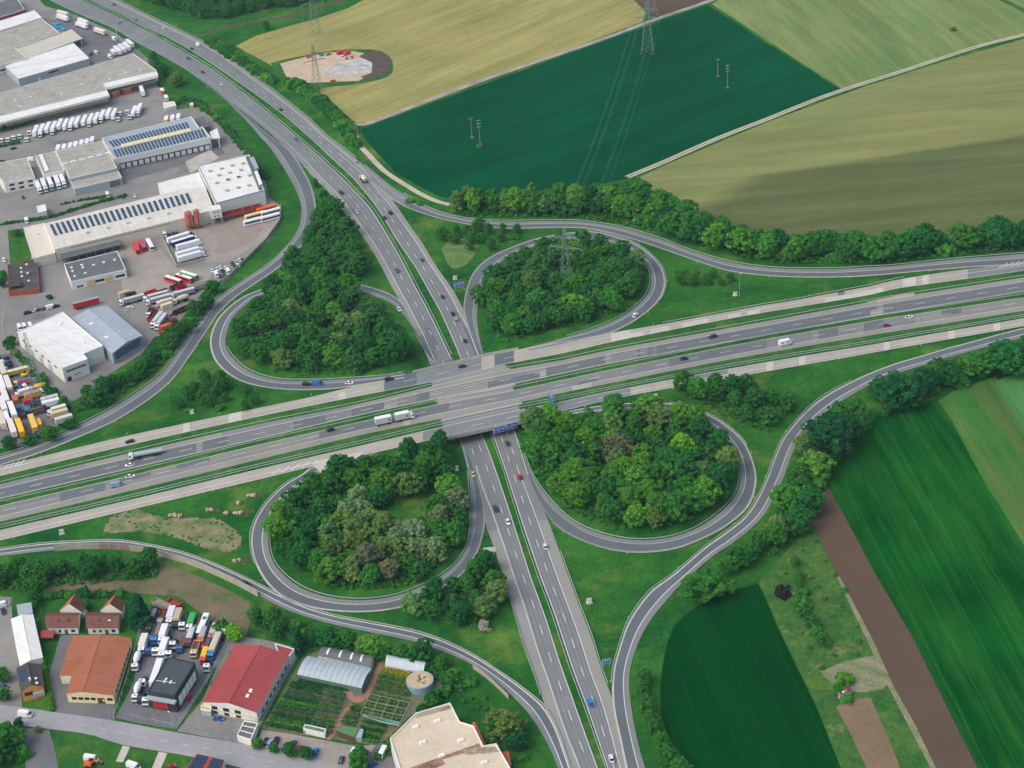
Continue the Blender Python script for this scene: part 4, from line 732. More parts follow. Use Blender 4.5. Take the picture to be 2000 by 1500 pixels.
wood([(1695,778),(1658,803),(1624,830),(1596,856),(1570,894),(1552,938),(1534,978),(1514,1013),(1486,1045),(1444,1080),(1420,1100),(1440,1110),(1500,1080),(1556,1042),(1590,1010),(1604,938),(1640,890),(1668,856),(1715,818),(1790,790),(1880,760),(1995,728),(1995,708),(1870,742),(1780,764)], 8.4, (8, 13), [(4,'broad','mid'),(3,'broad','dark'),(1.2,'broad','bright'),(1,'broad','olive'),(1,'shrub','mid')],
     'the belt along the right slip road', 'tree belt along the right slip road', seed=151)
wood([(1500,1082),(1560,1046),(1588,1030),(1636,1126),(1700,1250),(1712,1276),(1650,1290),(1600,1310),(1560,1230),(1530,1150)], 8, (2, 4.5), [(3,'shrub','mid'),(1,'shrub','olive'),(1,'shrub','bright')], 'the rough strip by the ploughed soil', 'scrub in the rough grass', seed=161)
def hedge_line(pts, step, hs, mix, where, group, seed, jit=1.0):
    rng = random.Random(seed); c = catmull(pts, 200); x, y = at(c[:,0], c[:,1]); L = np.concatenate([[0], np.cumsum(np.hypot(np.diff(x), np.diff(y)))]); d = 0; k = 0
    while d < L[-1]:
        q = rng.uniform(0, sum(m[0] for m in mix))
        for w, st, co in mix:
            q -= w
            if q <= 0: break
        part = ('far end of ', 'amid ', 'near end of ')[min(2, int(3*d/L[-1]))]
        plant(float(np.interp(d, L, x)) + rng.uniform(-jit, jit), float(np.interp(d, L, y)) + rng.uniform(-jit, jit), rng.uniform(*hs), st, co, part + where, group); d += step * rng.uniform(0.8, 1.2)
HB = [(3,'shrub','mid'),(3,'shrub','dark'),(1,'shrub','bright')]
hedge_line([(404,84),(440,104),(480,130),(510,150),(535,166)], 3.2, (3.5, 5.5), HB, 'the roadside hedge above the building site', 'roadside hedge above the building site', 1)
hedge_line([(412,80),(450,100),(500,136),(540,158)], 4, (3, 5), HB, 'the roadside hedge beside the motorway', 'roadside hedge above the building site', 2)
hedge_line([(562,164),(590,180),(625,205),(655,235),(680,265),(697,288)], 2.8, (4, 6.5), HB, 'the roadside hedge beside the dry meadow', 'roadside hedge beside the dry meadow', 3)
hedge_line([(572,163),(605,182),(640,210),(668,240),(690,262)], 3.4, (4, 6), HB, 'the second hedge row beside the dry meadow', 'roadside hedge beside the dry meadow', 4)
hedge_line([(398,212),(420,230),(450,262),(475,295),(500,330),(520,352)], 4.2, (2.5, 4), HB, 'the hedge beside the solar roof yard', 'hedge along the industrial fence', 5)
hedge_line([(340,205),(365,196),(392,208)], 3.6, (2.5, 4.5), HB, 'the bushes by the corner of the yard', 'hedge along the industrial fence', 6)
hedge_line([(0,440),(40,434),(100,425),(180,400),(250,382)], 2.5, (1.6, 2.6), HB, 'the low hedge above the long factory', 'low hedge above the factory', 7, 0.4)
hedge_line([(205,385),(160,392),(120,400)], 2.6, (1.4, 2.2), HB, 'the low hedge between two yards', 'low hedge above the factory', 8, 0.4)
hedge_line([(10,250),(0,257),(60,240),(70,236)], 3.6, (1.6, 2.6), HB, 'the bushes below the long warehouse', 'bushes below the long warehouse', 9, 0.5)
hedge_line([(0,287),(20,283),(45,278)], 3.0, (2, 3), HB, 'the hedge beside the parked tractors', 'hedge beside the tractors', 10, 0.6)
hedge_line([(12,672),(30,690),(46,705),(56,720),(64,735)], 3.2, (2, 3.6), HB + [(1,'shrub','brown')], 'the bushes along the trailer yard', 'bushes along the trailer yard', 12, 0.8)
hedge_line([(82,745),(95,765),(110,785),(125,800)], 4.2, (3, 5), HB, 'the bushes by the pylon foot', 'bushes along the trailer yard', 13)
hedge_line([(84,1294),(88,1320),(94,1350),(102,1386)], 1.7, (1.8, 2.4), [(1,'shrub','bright')], 'the clipped hedge beside the dark house', 'clipped hedge beside the dark house', 14, 0.15)
hedge_line([(78,1170),(110,1166),(150,1164),(190,1163),(240,1164),(262,1170)], 3.0, (2.5, 4), HB, 'the garden hedge behind two brown roofs', 'garden hedge behind the houses', 15, 0.5)
hedge_line([(1260,1335),(1256,1352),(1262,1385),(1268,1408),(1276,1430),(1290,1458),(1304,1486),(1316,1510),(1335,1530)], 6.0, (6, 9), [(2,'broad','mid'),(1,'broad','bright'),(1,'broad','olive')], 'the tree row beside the deep green field', 'tree row beside the deep green field', 16)
hedge_line([(1550,1108),(1560,1130),(1568,1170),(1572,1215),(1585,1230),(1606,1262)], 6.5, (4, 6.5), [(2,'broad','mid'),(1,'broad','olive'),(1,'shrub','mid')], 'the bush row in the rough grass', 'bush row in the rough grass', 17)
hedge_line([(1462,1092),(1480,1078),(1500,1062),(1515,1045)], 6, (6, 9), [(2,'broad','mid'),(1,'broad','olive'),(1,'broad','bright')], 'the small trees beside the right slip road', 'trees along the right slip road', 18)
hedge_line([(420,1340),(436,1318),(448,1298),(456,1280)], 3.0, (2, 3), HB, 'the hedge right of the truck dealer yard', 'hedge of the truck dealer yard', 19, 0.5)
hedge_line([(880,1330),(862,1352),(845,1372),(825,1390)], 4, (3, 5), HB, 'the scrub beside the round tank', 'scrub beside the round tank', 20, 1.5)
hedge_line([(790,1432),(770,1450),(752,1468),(735,1482)], 2.6, (2, 3), HB, 'the hedge left of the beige building', 'hedge by the beige building', 22, 0.4)
# large single trees the photograph singles out
for px, py, h, st, co, wd, lab in (
    (1376,1168,13,'broad','mid',1.6,'round dark leaved tree at the corner of the deep green field'), (1622,884,19,'broad','deep',1.45,'largest dark blue-green tree hiding the right slip road'), (1668,828,15,'broad','mid',1.1,'rounded tree above the largest tree on the right slip road'),
    (1748,796,18,'willow','deep',1.4,'drooping dark tree at the top corner of the crop field'), (1800,772,15,'broad','deep',1.1,'dark tree right of the drooping tree'), (1845,752,14,'broad','dark',1.1,'dark tree in the row towards the right edge'), (1905,736,15,'broad','mid',1.15,'green tree near the right edge below the concrete lane'),
    (1962,732,18,'broad','dark',1.2,'large dark tree at the right edge below the concrete lane'), (2006,720,17,'broad','dark',1.2,'dark tree cut by the right edge'), (1870,728,9,'broad','olive',0.9,'small olive tree between two dark trees near the right edge'),
    (1594,934,14,'broad','bright',1.15,'bright tree under the largest dark tree'), (1562,950,12,'broad','mid',1.1,'medium tree beside the bend of the right slip road'), (1540,1000,14,'broad','mid',1.1,'left tree of the dense group above the ploughed strip'), (1576,1006,15,'broad','dark',1.1,'right tree of the dense group above the ploughed strip'), (1556,1042,14,'broad','dark',1.1,'lower tree of the dense group above the ploughed strip'),
    (1518,1052,12,'broad','olive',1.0,'olive tree left of the dense group'), (1528,1165,5.5,'shrub','purple',0.8,'dark purple leaved bush in the rough grass'), (1425,1120,9,'broad','mid',1.0,'middling tree above the round corner tree'), (1448,1105,8,'broad','bright',1.0,'bright small tree above the round corner tree'),
    (345,168,11,'broad','olive',1.15,'olive crowned tree beside the long warehouse corner'), (322,148,10,'broad','dark',1.0,'dark tree left of the olive crowned tree'), (308,136,8,'broad','mid',1.0,'smaller tree at the warehouse corner'), (300,118,8,'broad','mid',0.9,'tree at the far corner of the warehouse'),
    (415,575,9,'broad','mid',1.2,'rounded tree beside the junk yard and slip road'), (617,366,7,'poplar','dark',1.0,'slim dark tree in the grass beside the motorway'), (634,388,6,'broad','dark',1.0,'small round tree beside the motorway'), (520,58,8,'broad','mid',1.0,'tree standing at the edge of the dry meadow'),
    (98,860,8,'broad','mid',1.25,'round tree at the corner of the trailer yard'), (138,838,6,'broad','dark',1.2,'low tree right of the trailer yard'), (20,878,8,'broad','dark',1.2,'dark tree at the left edge below the trailers'), (60,870,6,'broad','dark',1.1,'low dark tree under the yellow trailer'),
    (278,1226,17,'conifer','deep',1.35,'tall dark conifer beside the truck dealer yard'), (268,1210,13,'conifer','dark',1.2,'smaller conifer behind the tall dark conifer'), (586,1272,13,'conifer','deep',1.1,'dark conifer behind the red roofed hall'), (728,1276,9,'broad','bright',1.25,'spreading blossom tree behind the large greenhouse'),
    (712,1276,8,'willow','pale',1.0,'pale flowering tree behind the greenhouse'), (945,1228,4.5,'shrub','cream',0.9,'white flowering bush beside the motorway'), (166,1205,3.5,'shrub','cream',0.9,'white flowering bush between the brown roofed houses'), (460,1248,6.5,'broad','lime',1.35,'round yellow green tree behind the truck yard'), (432,1235,5.5,'shrub','bright',1.0,'bright bush beside the parked tippers'),
    (990,1438,11,'willow','olive',1.5,'broad olive tree between beige building and slip road'), (1010,1462,8,'broad','deep',1.2,'dark tree under the broad olive tree'), (955,1446,4,'shrub','olive',1.0,'pale bush left of the dark tree'), (70,1158,9,'broad','mid',0.9,'tree beside the garden fence'), (68,1180,7,'broad','dark',0.9,'dark tree at the garden corner'),
    (505,1462,5,'broad','bright',1.1,'first round tree of the car park row from the left'), (536,1470,4.5,'broad','mid',1.1,'second round tree of the car park row'), (566,1476,6,'broad','dark',1.1,'third round tree of the car park row'), (600,1482,6,'broad','dark',1.1,'fourth round tree of the car park row'), (702,1500,9,'broad','mid',1.2,'large round tree at the end of the car park'),
    (38,1424,5,'broad','dark',1.0,'small round tree at the street corner'), (75,1430,3,'shrub','olive',0.8,'young tree beside the side lane'), (12,1460,11,'broad','mid',1.3,'large tree at the lower left corner'), (2,1490,10,'broad','dark',1.3,'dark tree at the lower left corner'), (8,1330,7,'broad','mid',1.0,'tree at the left edge above the street'), (10,1368,6,'broad','mid',1.0,'small tree at the left edge beside the street'),
    (45,1478,5,'shrub','mid',1.0,'bush beside the side lane'), (97,584,3,'shrub','dark',1.0,'round bush below the brown flat roof'), (32,462,5,'broad','mid',1.2,'round tree on the small lawn'), (8,545,6,'broad','mid',1.0,'tree left of the brown flat roof'), (6,560,6,'broad','dark',1.0,'darker tree left of the brown flat roof'), (22,675,6,'broad','dark',1.1,'dark tree beside the white hall'),
    (1862,60,3.5,'shrub','bright',1.0,'bright bush at the foot of a wooden pole'), (938,288,3.2,'shrub','pale',1.0,'pale bush at the foot of the wooden pole in the crop'), (1640,1352,4,'shrub','mid',1.2,'green bush left of the field shed'), (1648,1332,4,'shrub','bright',1.3,'bright bush behind the field shed'), (1655,1370,3,'shrub','mid',1.2,'low bush below the field shed'),
    (802,395,3,'shrub','bright',1.3,'bush between farm track and slip road'), (820,400,2.5,'shrub','mid',1.3,'second bush between farm track and slip road'), (242,1168,6,'conifer','mid',1.0,'small conifer behind the right brown roofed house'), (170,1190,5,'broad','mid',1.0,'garden tree between the brown roofed houses'), (172,1168,7,'conifer','dark',1.0,'dark pointed tree behind the houses')):
    tree(px, py, h, st, co, '', 'single trees', wd, lab)
# build them: the 300 largest trees and 300 largest shrubs singly, the rest as one mass
for c in CAND: c['app'] = c['h'] * c['wide'] / math.hypot(c['x'], c['y'], CAMH) * (3 if c['label'] else 1)
REST = []
for cat_, sel in (('tree', [c for c in CAND if c['style'] != 'shrub']), ('shrub', [c for c in CAND if c['style'] == 'shrub'])):
    sel.sort(key=lambda c: -c['app']); REST += sel[300:]
    for i, c in enumerate(sel[:300]):
        rng = random.Random(i * 7 + 1); st = c['style']; nm = {'broad': 'broadleaf_tree', 'willow': 'willow_tree', 'poplar': 'poplar_tree', 'conifer': 'conifer_tree', 'shrub': 'shrub'}[st]
        lab = c['label'] or WORDS[c['colour']] + ' ' + STYLE_W[st] + ' ' + c['where']
        o = empty(nm, (c['x'], c['y'], c['z']), rng.uniform(0, 6.28), lab, cat_, c['group']); o.scale = (c['h']*c['wide']*rng.uniform(.92,1.1), c['h']*c['wide']*rng.uniform(.92,1.1), c['h'])
        cr = link('crown', rng.choice(CROWN[st]), o); k = rng.uniform(0.85, 1.18); cc = C_TREE[c['colour']]; cr.color = (cc[0]*k*rng.uniform(.9,1.1), cc[1]*k, cc[2]*k*rng.uniform(.9,1.1), 1)
        if st != 'shrub': link('trunk', rng.choice(TRUNK[st]), o)
def mass(name, items, label):
    if not items: return
    V, TT = [], []
    rng = random.Random(5)
    for c in items:
        v, t = rng.choice(CROWN_LO[c['style']]); a = rng.uniform(0, 6.28); ca, sa = math.cos(a), math.sin(a); h = c['h']; w = h * c['wide']
        V.append(np.stack([(v[:,0]*ca - v[:,1]*sa)*w + c['x'], (v[:,0]*sa + v[:,1]*ca)*w + c['y'], v[:,2]*h + c['z']], 1)); TT.append(np.clip(t + {'dark': -.12, 'deep': -.2, 'bright': .2, 'olive': .15, 'grey': .25, 'pale': .2}.get(c['colour'], 0), 0, 1))
    o = link(name, quad_mesh(name, np.concatenate(V), np.concatenate(TT), M_leaf)); o['kind'] = 'stuff'; o['label'] = label; o.color = (0.056, 0.24, 0.05, 1)
mass('distant_trees', [c for c in REST if c['style'] != 'shrub'], 'the smaller and farther trees of the woods')
mass('distant_shrubs', [c for c in REST if c['style'] == 'shrub'], 'the smaller and farther shrubs')
def undergrowth(px, n, where, seed, hs=(0.6, 2.4)):
    rng = np.random.default_rng(seed); pl = wpoly(px); xs = [p[0] for p in pl]; ys = [p[1] for p in pl]; C = []
    while len(C) < n:
        x, y = rng.uniform(min(xs), max(xs)), rng.uniform(min(ys), max(ys))
        if inside(x, y, pl): C.append((x, y, float(T(np.array([x]), np.array([y]))[0]) + rng.uniform(*hs)*0.45))
    v, t = leaf_cloud(rng, np.array(C), rng.uniform(0.7, 1.6, n), 26, 0.75)
    o = link('undergrowth', quad_mesh('undergrowth', v, t, M_leaf)); o['kind'] = 'stuff'; o['label'] = 'green undergrowth ' + where; o.color = (0.054, 0.24, 0.05, 1)
undergrowth([(540,1000),(600,955),(740,905),(866,878),(880,940),(860,960),(780,965),(730,990),(740,1040),(800,1045),(900,1010),(898,1060),(822,1138),(740,1156),(640,1150),(545,1060)], 900, 'under the trees of the lower left loop', 1)
undergrowth([(1018,852),(1200,812),(1310,812),(1425,886),(1436,930),(1350,1020),(1200,1036),(1110,1000),(1040,920)], 900, 'under the trees of the lower right loop', 2)
undergrowth([(948,560),(1060,492),(1170,478),(1252,530),(1208,608),(985,672),(942,610)], 900, 'under the trees of the pylon loop', 3)
undergrowth([(456,664),(480,622),(580,572),(710,576),(790,645),(816,694),(700,734),(530,726)], 1000, 'under the trees of the upper left loop', 4)
undergrowth([(560,535),(628,420),(672,430),(706,550)], 260, 'under the trees beside the upper motorway', 5)
undergrowth([(885,424),(1130,426),(1270,452),(1500,518),(1760,514),(2030,484),(2030,458),(1620,494),(1420,468),(1240,392),(900,400)], 900, 'under the tree belt beyond the upper right slip road', 6)
undergrowth([(1325,765),(1480,760),(1548,800),(1500,845),(1400,806)], 220, 'in the copse inside the right slip road', 7)
undergrowth([(150,804),(205,795),(312,718),(412,604),(396,588),(300,692),(160,780)], 420, 'below the industrial estate', 8)
undergrowth([(478,1198),(620,1240),(830,1290),(934,1334),(900,1350),(760,1296),(560,1250)], 420, 'in the hedge belt behind the nursery', 9)
undergrowth([(-20,1124),(310,1102),(306,1128),(0,1156)], 300, 'in the thicket behind the noise wall', 10)
undergrowth([(800,1196),(952,1104),(976,1192),(940,1228)], 260, 'in the copse below the lower left loop', 11)
undergrowth([(1480,1070),(1520,1000),(1560,860),(1620,840),(1660,870),(1600,960),(1570,1040),(1500,1090)], 260, 'under the trees along the right slip road', 12)
undergrowth([(700,1500),(830,1385),(900,1350),(960,1360),(1010,1420),(1040,1500)], 70, 'around the beige building', 13, (0.2, 0.8))
# ------------------------------------------------------------------ buildings
M_roof_grey = mottled('felt_roof', S(146,146,138), S(170,168,160), 0.12, 0.8, 0.12, 0.9, 0.15, patch=(S(116,112,104), 0.09, 0.6, 0.12), mid=(.4,.12))
M_roof_white = mottled('white_sheet_roof', S(212,213,206), S(228,228,221), 0.1, 0.7, 0.06, 0.6, 0.3, seam=(dirang((10,129),(143,84)) + 1.57, 1.8, .07), patch=(S(186,184,172), .06, .66, .1))
M_roof_dark = mottled('dark_felt_roof', S(92,98,98), S(108,113,112), 0.1, 0.7, 0.12, 0.9, 0.15, patch=(S(80,84,84), 0.12, 0.6, 0.1))
M_roof_black = mottled('worn_black_roof', S(66,64,64), S(88,84,80), 0.15, 0.7, 0.15, 0.9, 0.15, patch=(S(116,106,98), 0.14, 0.6, 0.12))
M_roof_beige = mottled('beige_roof', S(196,182,156), S(210,196,170), 0.1, 0.6, 0.08, 0.9, 0.1)
M_roof_rust = mottled('rust_sheet_roof', S(152,92,66), S(164,102,76), 0.08, 0.7, 0.07, 0.7, 0.2, seam=(dirang((141,1243),(256,1246)), 1.3, .10))
M_roof_red = mottled('red_sheet_roof', S(150,66,66), S(162,76,74), 0.08, 0.7, 0.06, 0.7, 0.2, seam=(dirang((459,1260),(562,1279)), 1.3, .10))
M_roof_brown = mottled('brown_tile_roof', S(104,70,60), S(120,82,70), 0.3, 1.2, 0.12, 0.85, 0.15)
M_roof_orange = mottled('orange_tile_roof', S(158,92,60), S(172,104,72), 0.3, 1.2, 0.12, 0.85, 0.15)
M_roof_metal = mottled('grey_metal_roof', S(152,164,172), S(164,175,182), 0.1, 0.7, 0.05, 0.55, 0.3, seam=(dirang((141,621),(208,597)), 1.5, .07))
M_wall_white = plain('white_render', S(216,216,208), 0.85, 0.1)
M_wall_cream = plain('cream_render', S(222,208,160), 0.85, 0.1)
M_wall_grey = plain('grey_cladding', S(158,168,170), 0.7, 0.2)
M_wall_dark = plain('dark_cladding', S(52,56,62), 0.6, 0.3)
M_wall_brick = plain('red_brick', S(150,84,66), 0.9, 0.1)
M_trim = plain('white_trim', S(226,226,220), 0.6, 0.2)
M_solar = plain('solar_cells', S(44,62,86), 0.25, 0.5)
M_skyl = plain('skylight_plastic', S(228,230,226), 0.4, 0.4)
M_door = plain('dock_door', S(206,210,206), 0.6, 0.2)
M_doorfr = plain('dock_surround', S(58,64,74), 0.8, 0.2)
M_red = plain('red_panel', S(186,44,48), 0.5, 0.3)
M_orange_wall = plain('orange_render', S(206,140,84), 0.8, 0.1)
M_glasshouse = plain('greenhouse_film', S(164,178,180), 0.35, 0.4)
M_yellow = plain('yellow_trim', S(226,176,60), 0.6, 0.2)
M_blue_pl = plain('blue_plastic', S(40,150,200), 0.5, 0.3)

class Bld:
    """a building traced by its roof corners in the photograph and its wall height in metres"""
    def __init__(s, name, label, roof_px, h, wall, roof, cat='building', parapet=0.35, ridge=None, rise=0.0, overhang=0.0, base=0.0, group=None, trim=None):
        pts = [P(x, y, h) for x, y in roof_px]
        if sum(a.x*b.y - b.x*a.y for a, b in zip(pts, pts[1:] + pts[:1])) < 0: pts = pts[::-1]; s.rev = True
        else: s.rev = False
        s.h = h; s.c = sum(pts, Vector()) / len(pts); s.c.z = 0; s.pts = [Vector((p.x, p.y, 0)) - s.c for p in pts]; s.n = len(pts); s.base = base
        s.root = empty(name, s.c, 0, label, cat, group)
        v = [(p.x, p.y, base) for p in s.pts] + [(p.x, p.y, h) for p in s.pts]; n = s.n
        f = [(i, (i+1) % n, n + (i+1) % n, n + i) for i in range(n)]
        link('wall', mesh('wall', v, f), s.root, wall)
        if ridge is None:
            ins = s.inset(0.3); link('roof', mesh('roof', [(p.x, p.y, h - 0.05) for p in s.pts], [tuple(range(n))]), s.root, roof)
            if parapet:
                mb = MB(); o = s.inset(-0.06)
                for i in range(n):
                    j = (i+1) % n; a, b, c, d = o[i], o[j], ins[j], ins[i]; z0, z1 = h - 0.25, h + parapet
                    mb.add([(a.x,a.y,z0),(b.x,b.y,z0),(b.x,b.y,z1),(a.x,a.y,z1),(d.x,d.y,h-.04),(c.x,c.y,h-.04),(c.x,c.y,z1),(d.x,d.y,z1)], [(0,1,2,3),(3,2,6,7),(7,6,5,4)])
                mb.build('parapet', trim or M_trim, s.root)
        else:                                            # gable: ridge = (edge index a, edge index b), the ridge joins the middles of two opposite edges
            q = s.inset(-overhang); m = lambda i: (q[i] + q[(i+1) % n]) / 2
            if isinstance(ridge[0], tuple):
                a, b = s.edge(*ridge[0]), s.edge(*ridge[1])
                def on_edge(i, pxy):
                    u, w = q[i], q[(i+1) % n]; k = P(pxy[0], pxy[1], h) - s.c; k.z = 0; t = (k-u).dot(w-u) / (w-u).length_squared; return u + (w-u)*max(.1, min(.9, t))
                ra, rb = on_edge(a, ridge[0]), on_edge(b, ridge[1])
            else: a, b = ridge; ra, rb = m(a), m(b)
            ra.z = rb.z = h + rise; V = [Vector((p.x, p.y, h - 0.02)) for p in q] + [ra, rb]
            fs = [(a, (a+1) % n, n), (b, (b+1) % n, n+1)]; i1 = []; k = (a+1) % n
            while True:
                i1.append(k)
                if k == b: break
                k = (k+1) % n
            i2 = []; k = (b+1) % n
            while True:
                i2.append(k)
                if k == a: break
                k = (k+1) % n
            link('roof', mesh('roof', V, [tuple(i1) + (n+1, n), tuple(i2) + (n, n+1)]), s.root, roof)
            for ff in fs: link('gable', mesh('gable', [V[k] for k in ff], [(0, 1, 2)]), s.root, wall)
            mb = MB(); mb.bar(ra + Vector((0,0,.05)), rb + Vector((0,0,.05)), 0.45, 0.15); mb.build('ridge_cap', roof, s.root)
    def inset(s, d):
        out = []; n = s.n
        for i in range(n):
            p0, p1, p2 = s.pts[i-1], s.pts[i], s.pts[(i+1) % n]; e1 = (p1-p0).normalized(); e2 = (p2-p1).normalized()
            n1 = Vector((-e1.y, e1.x, 0)); n2 = Vector((-e2.y, e2.x, 0)); b = (n1 + n2); k = b.length
            out.append(p1 + (b / k) * (d / max(0.35, k/2)) if k > 1e-4 else p1 + n1*d)
        return out
    def edge(s, px, py):                                 # the wall whose roof edge runs nearest to the pixel
        q = P(px, py, s.h) - s.c; q.z = 0; best = None
        for i in range(s.n):
            a, b = s.pts[i], s.pts[(i+1) % s.n]; t = max(0, min(1, (q-a).dot(b-a)/(b-a).length_squared)); d = (q - a - (b-a)*t).length
            if best is None or d < best[0]: best = (d, i)
        return best[1]
    def openings(s, near, name, t0, t1, n, w, z0, z1, mat, proud=0.06, frame=None):
        i = s.edge(*near); a, b = s.pts[i], s.pts[(i+1) % s.n]; e = (b-a).normalized(); nr = Vector((e.y, -e.x, 0)); L = (b-a).length; out = []
        for k in range(n):
            t = t0 + (t1-t0) * ((k+.5)/n); c = a + e*(t*L)
            if frame:
                mb = MB(); p = c + nr*proud*0.5; x = e*(w/2 + frame[1]); m = MB()
                m.add([p-x-nr*.1+Vector((0,0,z0-frame[2])), p+x-nr*.1+Vector((0,0,z0-frame[2])), p+x-nr*.1+Vector((0,0,z1+frame[1])), p-x-nr*.1+Vector((0,0,z1+frame[1])), p-x+nr*frame[3]+Vector((0,0,z0-frame[2])), p+x+nr*frame[3]+Vector((0,0,z0-frame[2])), p+x+nr*frame[3]+Vector((0,0,z1+frame[1])), p-x+nr*frame[3]+Vector((0,0,z1+frame[1]))],
                      [(4,5,6,7),(0,4,7,3),(1,2,6,5),(3,7,6,2),(0,1,5,4)])
                fr = m.build(frame[4], frame[0], s.root); pr = frame[3] + 0.05
            else: fr = s.root; pr = proud
            p = c + nr*pr; x = e*(w/2); mb = MB()
            mb.add([p-x+Vector((0,0,z0)), p+x+Vector((0,0,z0)), p+x+Vector((0,0,z1)), p-x+Vector((0,0,z1))] + [v - nr*(pr+.05) for v in (p-x+Vector((0,0,z0)), p+x+Vector((0,0,z0)), p+x+Vector((0,0,z1)), p-x+Vector((0,0,z1)))],
                   [(0,1,2,3),(3,2,6,7),(0,4,5,1),(0,3,7,4),(1,5,6,2)])
            out.append(mb.build(name, mat, fr))
        return out
    def on_roof(s, px, py, z): q = P(px, py, z) - s.c; return q
    def quad(s, name, c4, z, thick, mat, zs=None):        # slab on the roof traced by four pixels
        q = [s.on_roof(x, y, (zs[i] if zs else z)) for i, (x, y) in enumerate(c4)]
        if (q[1]-q[0]).cross(q[2]-q[1]).z < 0: q = q[::-1]
        mb = MB(); u = Vector((0,0,thick)); mb.add(q + [p + u for p in q], [(4,5,6,7),(0,1,5,4),(1,2,6,5),(2,3,7,6),(3,0,4,7)]); return mb.build(name, mat, s.root)
    def box(s, name, px, py, z, dx, dy, dz, mat, near=None):  # little box on the roof aligned with a wall
        q = s.on_roof(px, py, z); i = s.edge(*(near or (px, py))); a, b = s.pts[i], s.pts[(i+1) % s.n]; e = (b-a).normalized(); f = Vector((-e.y, e.x, 0)); x, y = e*dx/2, f*dy/2
        mb = MB(); lo = [q-x-y, q+x-y, q+x+y, q-x+y]; mb.add(lo + [p*1.0 + Vector((0,0,dz)) - (p-q)*0.12 for p in lo], [(4,5,6,7),(0,1,5,4),(1,2,6,5),(2,3,7,6),(3,0,4,7)]); return mb.build(name, mat, s.root)
def lerp(a, b, t): return (a[0]+(b[0]-a[0])*t, a[1]+(b[1]-a[1])*t)
def solar_row(b, tl, tr, br, bl, n, z, fill=0.62, zs=None):
    for k in range(n):
        t0, t1 = k/n, (k+fill)/n; b.quad('solar_panel', [lerp(tl, tr, t0), lerp(tl, tr, t1), lerp(bl, br, t1), lerp(bl, br, t0)], z, 0.12, M_solar, [zs[0], zs[0], zs[1], zs[1]] if zs else None)

# --- the industrial estate
b = Bld('warehouse', 'white low hall with flat pale roof beside the far truck yard', [(10,129),(143,84),(174,114),(36,154)], 6, M_wall_grey, M_roof_white, parapet=0.15)
b.openings((100,135), 'window', .42, .56, 2, 5, 3.2, 4.4, M_glass); b.openings((60,150), 'door', .25, .3, 1, 1.6, 0, 2.4, M_trim); b.openings((100,135), 'door', .52, .62, 1, 4, 0, 3.6, M_roof_grey)
b = Bld('warehouse', 'long white curved hall roof at the upper left corner', [(-30,50),(67,20),(81,34),(-20,66)], 8, M_wall_white, M_roof_white, parapet=0.1)
b = Bld('warehouse', 'big pale grey flat hall behind the white low hall', [(-25,69),(81,37),(116,64),(30,94),(53,114),(-30,135)], 7, M_wall_white, M_roof_grey, parapet=0.3)
b.openings((10,125), 'window', .3, .8, 2, 6, 2, 3.6, M_glass)
b = Bld('canopy_roof', 'beige open sided loading canopy beside the white low hall', [(31,94),(140,57),(161,75),(53,114)], 6.2, M_wall_grey, mottled('canopy_sheet', S(184,180,164), S(196,192,176), .1, .7, .06), cat='canopy', parapet=0, base=5.6)
for x, y in ((158,76),(138,58)): q = b.on_roof(x, y, 5.6); mb = MB(); mb.box(q.x-.3, q.x+.3, q.y-.3, q.y+.3, 0, 5.6); mb.build('post', M_trim, b.root)
b = Bld('brick_building', 'orange brick flat building at the upper left corner', [(-20,10),(30,-6),(48,18),(26,26),(-10,36)], 6, M_wall_brick, M_roof_dark, parapet=0.2)
b = Bld('long_warehouse', 'very long warehouse with stained grey flat roof', [(-30,191),(260,105),(306,138),(202,162),(209,177),(-30,232)], 8, M_wall_white, M_roof_grey, parapet=0.3)
b.quad('fascia', [(202,163),(306,139),(309,147),(206,172)], 8.1, 0.1, M_roof_white, [8.2, 8.2, 7.2, 7.2]); b.quad('canopy', [(206,172),(309,147),(309,152),(208,176)], 7.0, 0.15, mottled('weathered_canopy', S(168,164,150), S(184,180,166), .15, .8, .1))
b.quad('fascia', [(-30,234),(209,177),(214,186),(-30,247)], 8.1, 0.1, M_roof_white, [8.2, 8.2, 6.8, 6.8]); b.quad('canopy', [(-30,247),(214,186),(215,190),(-30,251)], 6.6, 0.15, mottled('brown_canopy', S(146,140,130), S(170,164,152), .15, .8, .14))
b.openings((250,152), 'loading_door', .06, .94, 9, 5.5, .8, 4.4, M_roof_metal); b.openings((100,205), 'window', .3, .98, 14, 4.6, 2.4, 3.4, M_glass)
for x, y in ((245,142),(275,138),(215,155),(160,165),(120,185),(60,190),(40,208),(30,195)): b.box('roof_vent', x, y, 8, 1.5, 1.5, .6, M_skyl)
b = Bld('distribution_hall', 'white logistics hall with two rows of roof solar panels and loading docks', [(200,271),(374,229),(389,251),(396,249),(411,270),(223,311)], 8.2, M_wall_white, M_roof_metal, parapet=0.7)
solar_row(b, (212,276), (367,238), (373,249), (221,287), 24, 8.3); solar_row(b, (221,293), (398,251), (405,266), (229,308), 27, 8.3)
b.quad('rooflight_strip', [(236,283),(371,251),(375,257),(240,289)], 8.3, .5, plain('yellowed_rooflight', S(214,202,156), .6, .2))
for k in range(9): x, y = lerp((240,285), (370,254), k/8); b.box('roof_vent', x, y, 8.8, 1.8, 1.4, .5, M_trim)
b.openings((320,290), 'dock_door', .04, .985, 15, 3.0, .9, 3.9, M_door, frame=(M_doorfr, .55, .3, .5, 'dock_surround'))
b.quad('side_canopy', [(410,258),(424,251),(430,270),(412,272)], 6.4, .3, M_roof_white)
